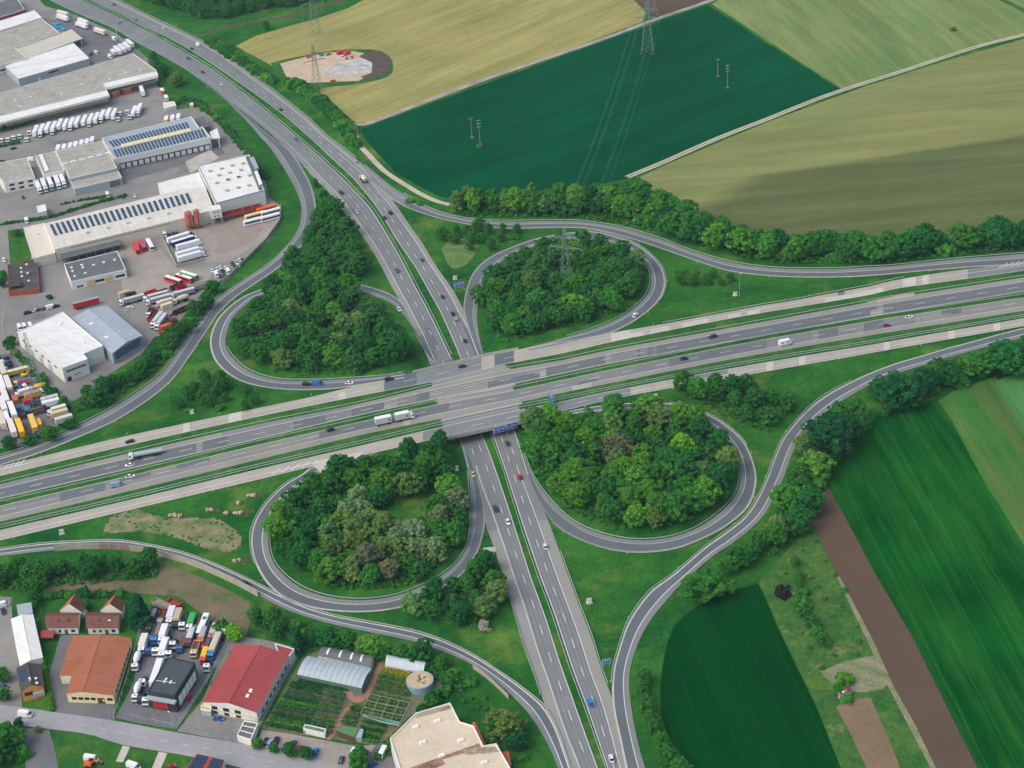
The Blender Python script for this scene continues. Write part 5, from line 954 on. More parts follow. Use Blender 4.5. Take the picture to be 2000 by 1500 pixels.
q = b.on_roof(427, 271, 6.4); mb = MB(); mb.box(q.x-.25, q.x+.25, q.y-.25, q.y+.25, 0, 6.4); mb.build('post', M_trim, b.root)
b.quad('roof_terrace', [(378,233),(398,227),(410,247),(392,250)], 5.0, .2, M_roof_dark)
b = Bld('stepped_hall', 'grey stepped workshop hall left of the solar roofed hall', [(109,296),(200,275),(228,328),(137,349)], 7.2, M_wall_grey, M_roof_grey, parapet=.3)
for k in range(6): x, y = lerp((127,320), (212,299), k/5); b.box('skylight', x, y, 7.2, 4.4, 1.6, .6, M_skyl, (180,340))
b = Bld('lean_to', 'lower grey front bay of the stepped workshop hall', [(137,350),(228,329),(238,347),(145,369)], 5.0, M_wall_grey, M_roof_grey, parapet=.25)
b.openings((200,358), 'loading_door', .74, .95, 1, 7, .2, 4.0, M_roof_dark)
b = Bld('office_building', 'white office block with grey flat roof and ribbon windows at the left edge', [(-14,320),(53,309),(68,346),(8,358),(-2,345)], 7.0, M_wall_white, M_roof_grey, parapet=.3)
b.openings((40,353), 'window', .08, .98, 3, 3.2, 4.2, 5.6, M_glass); b.openings((40,353), 'window', .08, .98, 3, 3.2, 1.2, 2.6, M_glass)
b = Bld('link_building', 'white two part building between office block and stepped hall', [(69,305),(108,296),(126,333),(86,342)], 6.2, M_wall_white, M_roof_grey, parapet=.25)
b.quad('rooflight_strip', [(76,303),(83,302),(96,333),(89,336)], 6.3, .5, M_skyl); b.openings((105,338), 'loading_door', .1, .9, 3, 4, 0, 3.6, M_glass)
b = Bld('flat_hall', 'white block hall with fourteen brown roof domes', [(387,325),(487,302),(517,372),(422,398)], 9.5, M_wall_white, M_roof_white, parapet=.5, trim=M_roof_metal)
for x, y in ((411,335),(433,330),(454,324),(475,320),(428,343),(449,338),(471,333),(445,352),(466,347),(488,343),(424,358),(446,352),(444,373),(466,367),(487,363),(467,347)):
    b.box('roof_dome', x, y, 9.5, 2.6, 2.2, .8, plain('brown_dome', S(178,166,138), .5, .3) if 'brown_dome' not in MATS else MATS['brown_dome'], (450,385))
b.quad('roof_duct', [(480,308),(486,306),(512,370),(506,372)], 9.6, .8, M_roof_dark); b.quad('roof_plant', [(488,312),(496,310),(506,332),(499,335)], 9.6, 1.6, M_roof_metal); b.quad('roof_plant', [(497,338),(503,336),(513,362),(507,365)], 9.6, 1.2, M_trim)
b = Bld('low_hall', 'low white flat hall adjoining the block hall with domes', [(308,358),(388,337),(404,372),(322,392)], 6.2, M_wall_white, M_roof_white, parapet=.2)
for x, y in ((345,362),(365,358)): b.box('skylight', x, y, 6.2, 1.6, 1.6, .5, M_skyl)
b = Bld('long_factory', 'long cream factory with a row of dark solar panels on its roof', [(87,437),(362,369),(400,364),(413,398),(418,409),(362,425),(107,487)], 8.0, plain('pale_wall', S(206,200,182), .85, .1), mottled('ribbed_factory_roof', S(198,194,180), S(214,210,198), .1, .7, .07, .7, .2, seam=(dirang((87,437),(107,487)), 1.6, .10), patch=(S(172,164,146), .07, .64, .1)), parapet=.15)
solar_row(b, (97,439), (372,376), (380,394), (107,460), 26, 8.2, .52); solar_row(b, (97,439), (372,376), (380,394), (107,460), 0, 8.2)
for x, y in ((172,455),(212,446),(251,436),(291,427),(330,418)): b.box('roof_vent', x, y, 8, 2.4, 1.4, .8, M_roof_metal)
b.openings((240,453), 'eaves_band', .02, .98, 1, 62, 6.3, 6.9, plain('tan_band', S(176,146,106), .8, .1), proud=.1)
b = Bld('factory_annex', 'stained flat annex at the left end of the long factory', [(46,445),(86,436),(108,494),(66,505)], 6.0, MATS['pale_wall'], mottled('stained_roof', S(204,196,178), S(216,208,190), .1, .7, .08, .9, .1, patch=(S(126,112,96), .09, .62, .08)), parapet=.3)
b = Bld('canopy_roof', 'dark open canopy along the front of the long factory', [(116,496),(232,468),(237,477),(119,507)], 4.2, M_wall_dark, M_roof_dark, cat='canopy', parapet=0, base=3.8)
for k in range(8): x, y = lerp((119,506), (236,477), k/7); q = b.on_roof(x, y, 3.8); mb = MB(); mb.box(q.x-.12, q.x+.12, q.y-.12, q.y+.12, 0, 3.8); mb.build('post', M_steel, b.root)
b = Bld('workshop', 'small workshop with dark green grey flat roof and white walls', [(125,516),(229,491),(246,527),(139,551)], 5.2, M_wall_white, M_roof_dark, parapet=.35)
for x, y in ((140,523),(142,530),(160,518),(162,523),(183,518),(203,513),(224,508),(146,540),(167,534)): b.box('skylight', x, y, 5.2, 1.7, 1.3, .5, M_skyl)
b.openings((200,538), 'loading_door', .26, .42, 1, 5, 0, 3.6, plain('timber_door', S(196,178,132), .8, .1)); b.openings((200,538), 'loading_door', .62, .74, 1, 5, 0, 3.6, MATS['timber_door']); b.openings((200,538), 'window', .43, .58, 1, 5.4, 1.5, 3.0, M_glass); b.openings((200,538), 'window', .8, .96, 1, 5.4, 1.5, 3.0, M_glass); b.openings((200,538), 'window', .08, .2, 2, 1.6, .8, 2.0, M_glass)
b = Bld('brown_flat_building', 'small flat building with worn black roof and brick walls', [(15,518),(72,505),(77,564),(17,570)], 3.0, M_wall_brick, M_roof_black, parapet=.3, trim=M_wall_brick)
for x, y in ((52,517),(41,524),(42,532),(54,534),(43,540),(56,549)): b.box('skylight', x, y, 3, 1.6, 1.3, .5, M_skyl)
b.quad('entrance_canopy', [(16,550),(40,548),(41,558),(17,561)], 4.6, .3, M_roof_black)
b = Bld('white_hall', 'white flat roofed hall with small square windows near the pylon', [(34,649),(122,610),(201,676),(163,692),(171,702),(122,720)], 8.5, M_wall_white, M_roof_white, parapet=.4)
b.openings((145,711), 'window', .12, .9, 8, 1.1, 5.4, 6.6, M_glass); b.openings((145,711), 'door', .1, .26, 1, 2.4, 0, 2.6, M_glass); b.openings((145,711), 'window', .4, .62, 1, 4, 2.0, 3.2, M_roof_metal); b.openings((80,686), 'window', .06, .9, 6, 3.2, 5.4, 6.4, M_glass); b.openings((80,686), 'loading_door', .2, .8, 3, 4.5, 0, 4.2, M_roof_metal)
for x, y in ((118,634),(143,652),(120,630),(164,671)): b.box('roof_vent', x, y, 8.5, 1.2, 1.2, .5, M_skyl)
b = Bld('metal_hall', 'grey metal hall with low gable beside the white hall', [(141,621),(208,597),(277,655),(219,690)], 6.8, M_wall_grey, M_roof_metal, ridge=(2,0), rise=1.6, overhang=.3)
for i in range(4):
    e = b.edge(248, 672)
b.openings((248,674), 'front_cladding', .02, .98, 1, 19, 1.8, 6.6, plain('blue_grey_cladding', S(86,104,120), .5, .3)); 
for x, y in ((200,623),(179,633),(230,649),(209,659)): b.box('rooflight', x, y, 7.6, 2.4, 2.0, .5, M_skyl)
# silos, gravel plant
for x, y, h, r in ((372,448,11.5,2.35), (388,446,12.2,2.0)):
    p = P(x, y); s_ = empty('silo', p, 0, 'left stout red brown silo in front of the long factory' if r > 2.2 else 'right slender red brown silo in front of the long factory', 'silo', 'red brown silos')
    mt = MATS.get('rust_red_paint') or mottled('rust_red_paint', S(166,88,72), S(184,104,86), .3, 1, .12, .7, .2)
    MB().cyl((0,0), r, 3.2, h, 20).build('tank', mt, s_); MB().cyl((0,0), r, h, h+.7, 20, r*.35).build('tank_top', mt, s_); MB().cyl((0,0), .4, .8, 3.2, 14, r).build('hopper', mt, s_)
    for k in range(4): a = k*math.pi/2+.6; mb = MB(); mb.bar((r*.8*math.cos(a), r*.8*math.sin(a), 0), (r*.8*math.cos(a), r*.8*math.sin(a), 3.4), .3); mb.build('leg', M_rusty, s_).color = S(120,84,74)
    mb = MB(); mb.bar((r*.9,-r*.6,3), (r*.9,-r*.6,h+.6), .25); mb.build('ladder', M_steel, s_)
b = Bld('batching_tower', 'white cubic tower with four round vents beside the silos', [(407,403),(428,400),(432,408),(411,412)], 10, M_wall_white, M_roof_white, cat='tower', parapet=.2, base=4.5)
b.openings((420,410), 'vent', .2, .8, 2, .9, 5.4, 6.3, M_glass); b.openings((420,410), 'vent', .2, .8, 2, .9, 8, 8.9, M_glass)
for p_ in b.pts: mb = MB(); mb.box(p_.x*.85-.2, p_.x*.85+.2, p_.y*.85-.2, p_.y*.85+.2, 0, 4.5); mb.build('leg', M_steel, b.root)
p0, p1, dn = P(440,432), P(514,414), P(439,421)
rt = empty('gravel_bins', p0, 0, 'open red steel gravel bins along the block hall', 'bins'); e = p1 - p0; nb = Vector((-e.y, e.x, 0)).normalized()*4.5; mt = mottled('bin_red', S(150,66,52), S(170,84,66), .3, 1, .15, .8, .2)
for k in range(5): q = e*(k/4); MB().bar(q, q + Vector((0,0,4.5)), .35).bar(q + nb, q + nb + Vector((0,0,4.5)), .35).bar(q + Vector((0,0,4.4)), q + nb + Vector((0,0,4.4)), .35, .5).build('frame', mt, rt)
MB().bar(Vector((0,0,3.2)), e + Vector((0,0,3.2)), .2, 2.2).bar(nb + Vector((0,0,3.2)), nb + e + Vector((0,0,3.2)), .2, 2.2).build('side_wall', mt, rt)
MB().bar(nb*.5 + Vector((0,0,2.4)), nb*.5 + e + Vector((0,0,2.4)), 4.0, .5).build('gravel_fill', M_soil, rt)
for x0, y0, x1, y1, lab in ((312,455,345,522,'concrete wall left of the parked box trailers'), (345,522,402,508,'rust streaked low wall below the parked box trailers'), (548,404,546,434,'short wall at the far end of the gravel yard'), (546,434,520,470,'boundary wall along the gravel yard bend'), (520,470,443,546,'boundary wall above the slip road'), (443,546,418,560,'low wall by the car park corner')):
    a, c = P(x0, y0), P(x1, y1); w_ = empty('boundary_wall', a, 0, lab, 'wall', 'yard walls'); nseg = max(1, int((c-a).length/5))
    for k in range(nseg): q0, q1 = (c-a)*(k/nseg), (c-a)*((k+.985)/nseg); mb = MB(); mb.bar(q0 + Vector((0,0,.9)), q1 + Vector((0,0,.9)), .3, 1.8 + .04*(k % 2)); mb.build('panel', M_concrete, w_)
def small_hut(name, lab, px4, h, wall, roof, **k): return Bld(name, lab, px4, h, wall, roof, cat=k.pop('cat', 'hut'), **k)
small_hut('kiosk', 'white square kiosk on the lane above the long factory', [(71,403),(88,399),(91,412),(74,416)], 4, M_wall_white, M_roof_white, parapet=.2)
small_hut('pump_house', 'pale flat hut on the lawn beside the motorway', [(318,201),(340,198),(344,206),(322,212)], 2.6, M_wall_white, mottled('hut_roof', S(214,206,188), S(226,218,202), .2, 1, .1), parapet=.2)
small_hut('portable_toilet', 'small orange and white cabin near the fence', [(370,201),(377,200),(378,205),(371,206)], 2.4, M_yellow, M_skyl, parapet=0)

# --- lower left corner
b = Bld('white_hut', 'long narrow hut with low white gable roof at the left edge', [(22,1209),(64,1200),(83,1284),(39,1300)], 4.0, M_wall_white, M_roof_white, ridge=(0,2), rise=.9, overhang=.2); 
b = Bld('garden_shed', 'small pale grey shed behind the white hut', [(32,1181),(61,1176),(64,1197),(35,1202)], 3.0, M_wall_grey, M_roof_metal, cat='shed', parapet=0)
b = Bld('dark_house', 'small house with dark roof and solar panels and orange front', [(33,1306),(79,1298),(84,1341),(42,1350)], 5.4, M_orange_wall, M_roof_black, cat='house', ridge=(0,2), rise=1.9, overhang=.3)
for k in range(5): q0, q1 = lerp((36,1310), (42,1332), k/5), lerp((36,1310), (42,1332), (k+.86)/5); b.quad('solar_panel', [q0, (q0[0]+16, q0[1]-3), (q1[0]+16, q1[1]-3), q1], 6.4, .1, M_solar, [5.9, 7.0, 7.0, 5.9])
for x, y in ((70,1325),(72,1334)): b.box('roof_window', x, y, 6.6, 1.2, 1.0, .2, M_skyl)
b.box('chimney', 59, 1330, 6.8, 1, 1, 1.6, M_trim); b.openings((62,1347), 'window', .1, .5, 2, 1.8, 2.6, 4.2, M_glass); b.openings((62,1347), 'balcony', .5, .98, 1, 4.4, 1.8, 3.6, M_wall_grey, proud=.9)
b = Bld('carport', 'small red roofed shelter beside the white hut', [(79,1233),(84,1230),(108,1232),(103,1245),(79,1245)], 2.6, M_wall_brick, M_roof_red, cat='shed', parapet=0, base=2.2)
for p_ in b.pts[:4]: mb = MB(); mb.box(p_.x*.9-.1, p_.x*.9+.1, p_.y*.9-.1, p_.y*.9+.1, 0, 2.2); mb.build('post', M_bark, b.root)
for dx, nm in ((0, 'left'), (79, 'right')):
    lab = 'left of two brown roofed houses' if dx == 0 else 'right of two brown roofed houses'
    b = Bld('brown_roof_house', lab + ', its rear gable half orange', [(92+dx,1197),(155+dx,1198),(151+dx,1225),(92+dx,1226)], 3.4, M_wall_white, M_roof_brown, cat='house', ridge=(1,3), rise=2.6, overhang=.5, group='brown roofed twin houses')
    for x in (115, 135): b.box('roof_window', x+dx, 1211, 5.0, 1.2, 1.3, .15, M_glass if not (dx and x == 135) else M_skyl, (120+dx,1225))
    b.openings((122+dx,1225), 'window', .1, .5, 2, 1.1, .9, 2.2, M_glass); b.openings((122+dx,1225), 'door', .55, .66, 1, 1.4, 0, 2.2, M_bark); b.openings((122+dx,1225), 'window', .72, .95, 1, 1.6, .9, 2.2, M_glass)
    q = [P(x+dx, y, 3.4) - b.c for x, y in ((117,1192),(138,1168),(163,1178),(160,1196))]; rg0 = P(140+dx, 1165.5, 7.4) - b.c; rg1 = P(131+dx, 1194, 5.6) - b.c; rg1 = (q[0]+q[3])/2 + Vector((0,0,4.0)); rg0 = (q[1]+q[2])/2 + Vector((0,0,4.0)); rg0.z = rg1.z = 7.2
    wl_ = [Vector((p.x, p.y, 3.4)) for p in q] + [Vector((p.x, p.y, 0)) for p in q]
    link('rear_wall', mesh('rear_wall', wl_ + [rg0, rg1], [(4,5,1,0),(5,6,2,1),(6,7,3,2),(7,4,0,3),(1,2,8),(3,0,9)]), b.root, M_wall_white)
    link('rear_roof', mesh('rear_roof', [wl_[0], wl_[1], rg0, rg1], [(0,1,2,3)]), b.root, M_roof_orange); link('rear_roof', mesh('rear_roof', [wl_[2], wl_[3], rg1, rg0], [(0,1,2,3)]), b.root, M_roof_brown)
b = Bld('rust_roof_hall', 'cream hall with large rust brown sheet roof and cut corner', [(141,1243),(256,1246),(221,1358),(130,1355),(141,1319),(117,1319)], 4.4, M_wall_cream, M_roof_rust, ridge=((198,1245),(163,1356)), rise=1.3, overhang=.2)
b.openings((175,1357), 'window', .08, .62, 4, 2.0, 1.6, 2.9, M_glass); b.openings((175,1357), 'window', .86, .96, 1, 2.2, 1.6, 2.9, M_glass); b.openings((175,1357), 'door', .66, .78, 1, 3, 0, 2.8, plain('brown_door', S(92,62,50), .7, .2)); b.openings((130,1319), 'loading_door', .35, .95, 1, 4, .2, 3.6, M_door); b.openings((240,1300), 'window', .1, .9, 9, 2, 1.8, 3.2, M_glass)
for k in range(1, 12): pass
b = Bld('dark_office', 'black office building with red front panels in the truck dealer yard', [(327,1284),(381,1295),(341,1360),(289,1351)], 8.2, M_wall_dark, mottled('dark_roof_membrane', S(66,74,80), S(76,84,90), .1, .7, .06, .8, .2), parapet=.3, trim=M_wall_dark)
b.openings((318,1356), 'red_panel', .14, .62, 3, 2.6, .8, 5.0, M_red); b.openings((318,1356), 'canopy', .0, 1, 1, 12.6, 5.6, 6.4, M_roof_metal, proud=1.8); b.openings((362,1325), 'side_window', .12, .95, 5, 3.0, 1.0, 5.6, M_trim); b.openings((362,1325), 'side_strip', .05, .95, 1, 15, 6.4, 7.2, M_glass)
for x, y in ((325,1328),(322,1332),(334,1333)): b.box('roof_vent', x, y, 8.2, 1.4, .8, .6, M_trim)
mb = MB(); mb.bar(b.on_roof(305,1329,9.3), b.on_roof(343,1334,9.3), .18); mb.build('roof_pipe', M_trim, b.root)
b = Bld('red_roof_hall', 'white hall with wide red low gable roof', [(459,1260),(562,1279),(501,1391),(396,1371)], 5.0, M_wall_white, M_roof_red, ridge=(0,2), rise=2.2, overhang=.3)
b.openings((450,1380), 'window', .1, .75, 3, 2.6, 2.4, 4.0, M_glass); b.openings((450,1380), 'window', .1, .75, 3, 2.2, .3, 1.6, M_glass); b.openings((450,1380), 'yellow_band', .02, .98, 1, 25, 1.9, 2.2, M_yellow); b.openings((530,1335), 'yellow_band', .1, .7, 1, 16, 2.0, 2.6, M_yellow); b.openings((530,1335), 'window', .1, .95, 7, 2.4, .6, 1.8, M_glass)
b.quad('rooflight', [(462,1347),(483,1351),(482,1355),(460,1351)], 6.0, .1, plain('pale_red_sheet', S(196,104,98), .7, .2)); b.quad('rooflight', [(455,1359),(476,1363),(475,1367),(453,1362)], 5.8, .1, MATS['pale_red_sheet'])
for x, y in ((490,1351),(484,1361)): b.box('roof_vent', x, y, 5.8, 1.8, 1.4, .8, M_trim)
b = Bld('annex', 'small red roofed annex at the far end of the red hall', [(537,1257),(575,1268),(566,1281),(544,1276)], 4.6, M_wall_white, M_roof_red, parapet=.2)
b = Bld('garage', 'small white flat garage with dark roof bays at the street', [(463,1437),(477,1408),(504,1413),(490,1446)], 3.0, M_wall_white, M_roof_dark, cat='garage', parapet=.3)
for k in range(2): b.quad('roof_bay_divider', [lerp((463,1437),(477,1408),(k+1)/3), lerp((490,1446),(504,1413),(k+1)/3), lerp((490,1446),(504,1413),(k+1.1)/3), lerp((463,1437),(477,1408),(k+1.1)/3)], 3.0, .35, M_trim)
small_hut('entrance_porch', 'yellowish glazed porch at the front of the red hall', [(393,1377),(402,1376),(415,1380),(411,1389),(392,1386)], 2.8, M_wall_grey, plain('amber_glazing', S(190,172,110), .4, .3), parapet=.1, cat='porch')
b = Bld('beige_building', 'large many sided building with beige flat roof and terracotta edge', [(762,1444),(812,1394),(879,1374),(898,1411),(925,1419),(944,1458),(969,1454),(1003,1512),(1000,1620),(810,1620),(783,1508)], 8.0, M_wall_white, M_roof_beige, parapet=.45)
mt = plain('terracotta_tiles', S(188,98,70), .85, .1); b.quad('tile_edge', [(752,1440),(758,1438),(787,1415),(780,1419)], 5, .3, mt); b.quad('tile_edge', [(922,1412),(928,1411),(948,1455),(942,1456)], 6.5, .3, mt); b.quad('tile_edge', [(962,1454),(970,1451),(982,1474),(976,1478)], 6.5, .3, mt); b.quad('tile_edge', [(980,1470),(993,1468),(999,1495),(990,1500)], 5, .3, mt)
mt = mottled('weathered_gully', S(108,84,72), S(170,130,110), .3, .8, .3, .9, .1)
b.quad('roof_gully', [(800,1500),(860,1480),(935,1452),(940,1462),(870,1492),(820,1512)], 8.05, .05, mt); b.quad('roof_gully', [(815,1394),(879,1377),(884,1383),(812,1402)], 8.05, .05, mottled('dark_weathering', S(112,100,86), S(176,160,136), .3, .8, .3, .9, .1)); b.quad('roof_gully', [(905,1462),(966,1458),(975,1468),(910,1474)], 8.06, .05, MATS['dark_weathering'])
for x, y in ((855,1409),(812,1421),(826,1451),(900,1447),(863,1477),(946,1490)): b.box('roof_dome', x, y, 8, 2.4, 1.4, .8, M_skyl, (840,1383))
b.quad('glass_roof', [(898,1412),(926,1420),(929,1428),(900,1420)], 7.5, .4, M_glasshouse)
b = Bld('solar_house', 'roof covered with blue solar panels at the bottom edge', [(385,1472),(438,1484),(428,1540),(345,1520)], 5, M_wall_white, M_roof_red, cat='house', parapet=0)
for r in range(4):
    for c in range(7):
        if c == 3: continue
        f = lambda u, v: lerp(lerp((386,1473), (437,1485), u), lerp((362,1505), (424,1518), u), v); u0, u1, v0, v1 = c/7, (c+.9)/7, r/4, (r+.9)/4; b.quad('solar_panel', [f(u0,v0), f(u1,v0), f(u1,v1), f(u0,v1)], 5.1, .1, M_solar)
# field shed
b = Bld('field_shed', 'little patched tin shed among bushes beside the ploughed strip', [(1631,1344),(1658,1338),(1663,1350),(1640,1357)], 2.4, plain('grey_boards', S(168,164,160), .9, .1), M_roof_brown, cat='shed', parapet=0)
for c, m in (((1632,1345),'rust'),((1640,1343),'white'),((1646,1342),'rust'),((1652,1341),'dark'),): 
    x, y = c; b.quad('roof_sheet', [(x,y),(x+6,y-1.3),(x+10,y+9),(x+5,y+10.5)], 2.45, .06, {'rust': M_roof_orange, 'white': M_trim, 'dark': M_roof_black}[m])
# --- nursery
def arch(name, lab, px4, h0, rise, mat, end_mat, ribs=0):
    q = [P(x, y, h0) for x, y in px4]; c = sum(q, Vector())/4; c.z = 0; r = empty(name, c, 0, lab, 'greenhouse'); a0, a1, b1, b0 = [Vector((p.x, p.y, 0)) - c for p in q]   # a: one end (a0, b0), other (a1, b1)
    n = 10; V = []; F = []
    prof = [(k/n, h0 + rise*math.sin(math.pi*k/n)) for k in range(n+1)]
    for t, z in prof: V += [(a0 + (b0-a0)*t) + Vector((0,0,z)), (a1 + (b1-a1)*t) + Vector((0,0,z))]
    for k in range(n): F.append((2*k, 2*k+1, 2*k+3, 2*k+2))
    link('film_roof', mesh('film_roof', V, F), r, mat)
    link('wall', mesh('wall', [a0, a1, a1 + Vector((0,0,h0)), a0 + Vector((0,0,h0)), b0, b1, b1 + Vector((0,0,h0)), b0 + Vector((0,0,h0))], [(0,1,2,3),(4,7,6,5)]), r, end_mat)
    for e in (0, 1): link('end_wall', mesh('end_wall', [V[2*k+e] for k in range(n+1)] + [((b0, b1)[e]), ((a0, a1)[e])], [tuple(range(n+3))]), r, end_mat)
    for k in range(1, ribs):
        mb = MB(); t = k/ribs; L = [(V[2*i] + (V[2*i+1]-V[2*i])*t) + Vector((0,0,.06)) for i in range(n+1)]
        for i in range(n): mb.bar(L[i], L[i+1], .12)
        mb.build('rib', M_steel, r)
    return r, V
M_film = mottled('greenhouse_film2', S(158,172,176), S(176,188,190), .2, .8, .06, .4, .4)
r, V = arch('greenhouse', 'grey arched shed with four white rooflight strips behind the big greenhouse', [(632,1262),(730,1281),(722,1304),(621,1281)], 2.8, 1.2, M_roof_dark, M_wall_white)
for t in (.14, .38, .6, .79):
    L = [V[2*i] + (V[2*i+1]-V[2*i])*t for i in range(11)]; R2 = [V[2*i] + (V[2*i+1]-V[2*i])*(t+.035) for i in range(11)]; u = Vector((0,0,.08)); mb = MB()
    for i in range(2, 8): mb.add([L[i]+u, R2[i]+u, R2[i+1]+u, L[i+1]+u], [(0,1,2,3)])
    mb.build('rooflight', M_skyl, r)
arch('greenhouse', 'largest greenhouse with pale arched glass roof', [(601,1281),(726,1306),(706,1344),(580,1317)], 3.2, 1.1, M_film, plain('greenhouse_side', S(96,118,104), .4, .4), 12)
arch('greenhouse', 'short tunnel greenhouse beside the round tank', [(760,1280),(836,1295),(827,1314),(752,1300)], 2.0, 2.4, M_film, M_glasshouse, 14)
p = P(821, 1340); r = empty('water_tank', p, 0, 'round grey blue water tank with tan cover', 'tank'); mb = MB()
MB().cyl((0,0), 5.3, 0, 3.0, 36).build('wall', mottled('tank_blue', S(120,146,164), S(138,162,178), .3, .8, .08, .6, .3), r); MB().cyl((0,0), 5.4, 2.9, 3.2, 36).build('rim', M_wall_grey, r); MB().cyl((0,0), 4.7, 3.2, 3.3, 30).build('cover', mottled('tan_cover', S(176,158,124), S(196,176,142), .3, .8, .1, .9, .1), r)
rr = random.Random(4)
for k in range(9): a = rr.uniform(0, 6.28); d_ = rr.uniform(.3, 2.6); mb = MB(); q = Vector((d_*math.cos(a), d_*math.sin(a), 3.36)); mb.bar(q, q + Vector((rr.uniform(-1.6,1.6), rr.uniform(-1.6,1.6), .05)), .35, .1); mb.build('dark_branch', M_black, r)
b = Bld('nursery_hut', 'green roofed hut at the nursery entrance', [(657,1427),(662,1416),(701,1422),(692,1440)], 2.8, plain('brown_boards', S(92,74,62), .9, .1), plain('green_roof_felt', S(92,130,88), .8, .1), cat='hut', parapet=0)
b = Bld('nursery_shelter', 'long green topped shelter left of the nursery hut', [(592,1423),(596,1415),(637,1424),(634,1433)], 2.4, M_trim, MATS['green_roof_felt'], cat='hut', parapet=.15)
b = Bld('pergola', 'small grey sloped roof right of the nursery hut', [(692,1440),(702,1423),(710,1424),(706,1440)], 2.4, M_wall_grey, M_roof_metal, cat='hut', parapet=0)
b = Bld('shade_screen', 'turquoise shade net over the flower frames', [(709,1395),(714,1399),(782,1412),(779,1416),(745,1409)], 2.2, M_glasshouse, plain('turquoise_net', S(74,156,138), .8, .1), cat='net', parapet=0, base=1.6)
# frame grid over the flower beds
fr = empty('flower_frame', P(720,1358), 0, 'grey pipe frame grid above the flower beds', 'frame'); o_ = Vector(fr.location)
for k in range(5): mb = MB(); a, c = P(*lerp((722,1355), (800,1372), k/4), 2.2), P(*lerp((704,1394), (782,1411), k/4), 2.2); mb.bar(a-o_, c-o_, .12); mb.build('rail', M_steel, fr)
for k in range(4): mb = MB(); a, c = P(*lerp((722,1355), (704,1394), k/3), 2.2), P(*lerp((800,1372), (782,1411), k/3), 2.2); mb.bar(a-o_, c-o_, .12); mb.build('rail', M_steel, fr)
# rows of nursery plants
def plant_row(a, b, col, lab, seed, r=.55):
    rng = np.random.default_rng(seed); p, q = P(*a), P(*b); n = max(4, int((q-p).length/.62)); t = np.linspace(0, 1, n); C = np.stack([p.x+(q.x-p.x)*t, p.y+(q.y-p.y)*t, np.full(n, r*.9)], 1) + rng.normal(0, .12, (n, 3)); C = C - np.array([p.x, p.y, 0])
    v, tt = leaf_cloud(rng, C, rng.uniform(r*.7, r*1.2, n), 22, .46); o = link('plant_row', quad_mesh('plant_row', v, tt, M_leaf)); o.location = (p.x, p.y, 0.05); o.color = col; tag(o, lab, 'plants', 'rows of nursery plants')
NC = [((.02,.15,.05,1),'dark green'), ((.06,.24,.05,1),'green'), ((.12,.30,.05,1),'light green'), ((.05,.19,.10,1),'blue green'), ((.16,.27,.05,1),'yellow green'), ((.13,.19,.07,1),'tan leaved')]
ORD = ['first','second','third','fourth','fifth','sixth','seventh','eighth','ninth','tenth','eleventh','twelfth','thirteenth','fourteenth','fifteenth','sixteenth']
for k in range(13):
    a, c = lerp((572,1336), (520,1417), k/12), lerp((628,1348), (598,1432), k/12); cc = NC[(k*5+1) % 6 if k % 3 == 2 else (0, 0, 1, 3)[k % 4]]; plant_row(a, c, cc[0], '%s row of %s plants counted from the big greenhouse, left block' % (ORD[k], cc[1]), k, .85)
for k in range(9):
    a, c = lerp((636,1350), (608,1425), k/8), lerp((672,1358), (648,1432), k/8); cc = NC[(k*2+1) % 6]; plant_row(a, c, cc[0], '%s short row of %s plants left of the red walk' % (ORD[k], cc[1]), 20+k, .85)
for k in range(8):
    a, c = lerp((748,1308), (733,1346), k/7), lerp((800,1318), (798,1360), k/7); cc = NC[(k*3+2) % 6]; plant_row(a, c, (.40,.38,.03,1) if k in (0, 1) else cc[0], '%s row of %s plants below the tunnel greenhouse' % (ORD[k], 'yellow flowering' if k in (0, 1) else cc[1]), 40+k, .85)
for k in range(6):
    a, c = lerp((725,1358), (708,1392), k/5), lerp((796,1372), (780,1408), k/5); cc = NC[(k*3+1) % 6]; plant_row(a, c, cc[0], '%s row of %s plants under the pipe frame' % (ORD[k], cc[1]), 60+k, .75)
for k in range(8):
    a, c = lerp((690,1378), (668,1412), k/7), lerp((708,1382), (690,1418), k/7); cc = NC[(k*5+2) % 6]; plant_row(a, c, cc[0], '%s short row of %s plants beside the red walk' % (ORD[k], cc[1]), 80+k, .75)
for k in range(6):
    a, c = lerp((712,1412), (700,1444), k/5), lerp((752,1420), (735,1452), k/5); cc = NC[(k*2) % 4]; plant_row(a, c, cc[0], '%s row of %s plants next to the nursery hedge' % (ORD[k], cc[1]), 100+k, .8)
for k in range(5):
    a, c = lerp((590,1322), (584,1332), k/4), lerp((680,1342), (676,1350), k/4); plant_row(a, c, NC[k % 4][0], '%s row of %s plants in front of the big greenhouse' % (ORD[k], NC[k % 4][1]), 120+k, .85)
plant_row((682,1343), (704,1348), (.16,.02,.05,1), 'row of dark red flowering plants at the greenhouse corner', 130, .8)
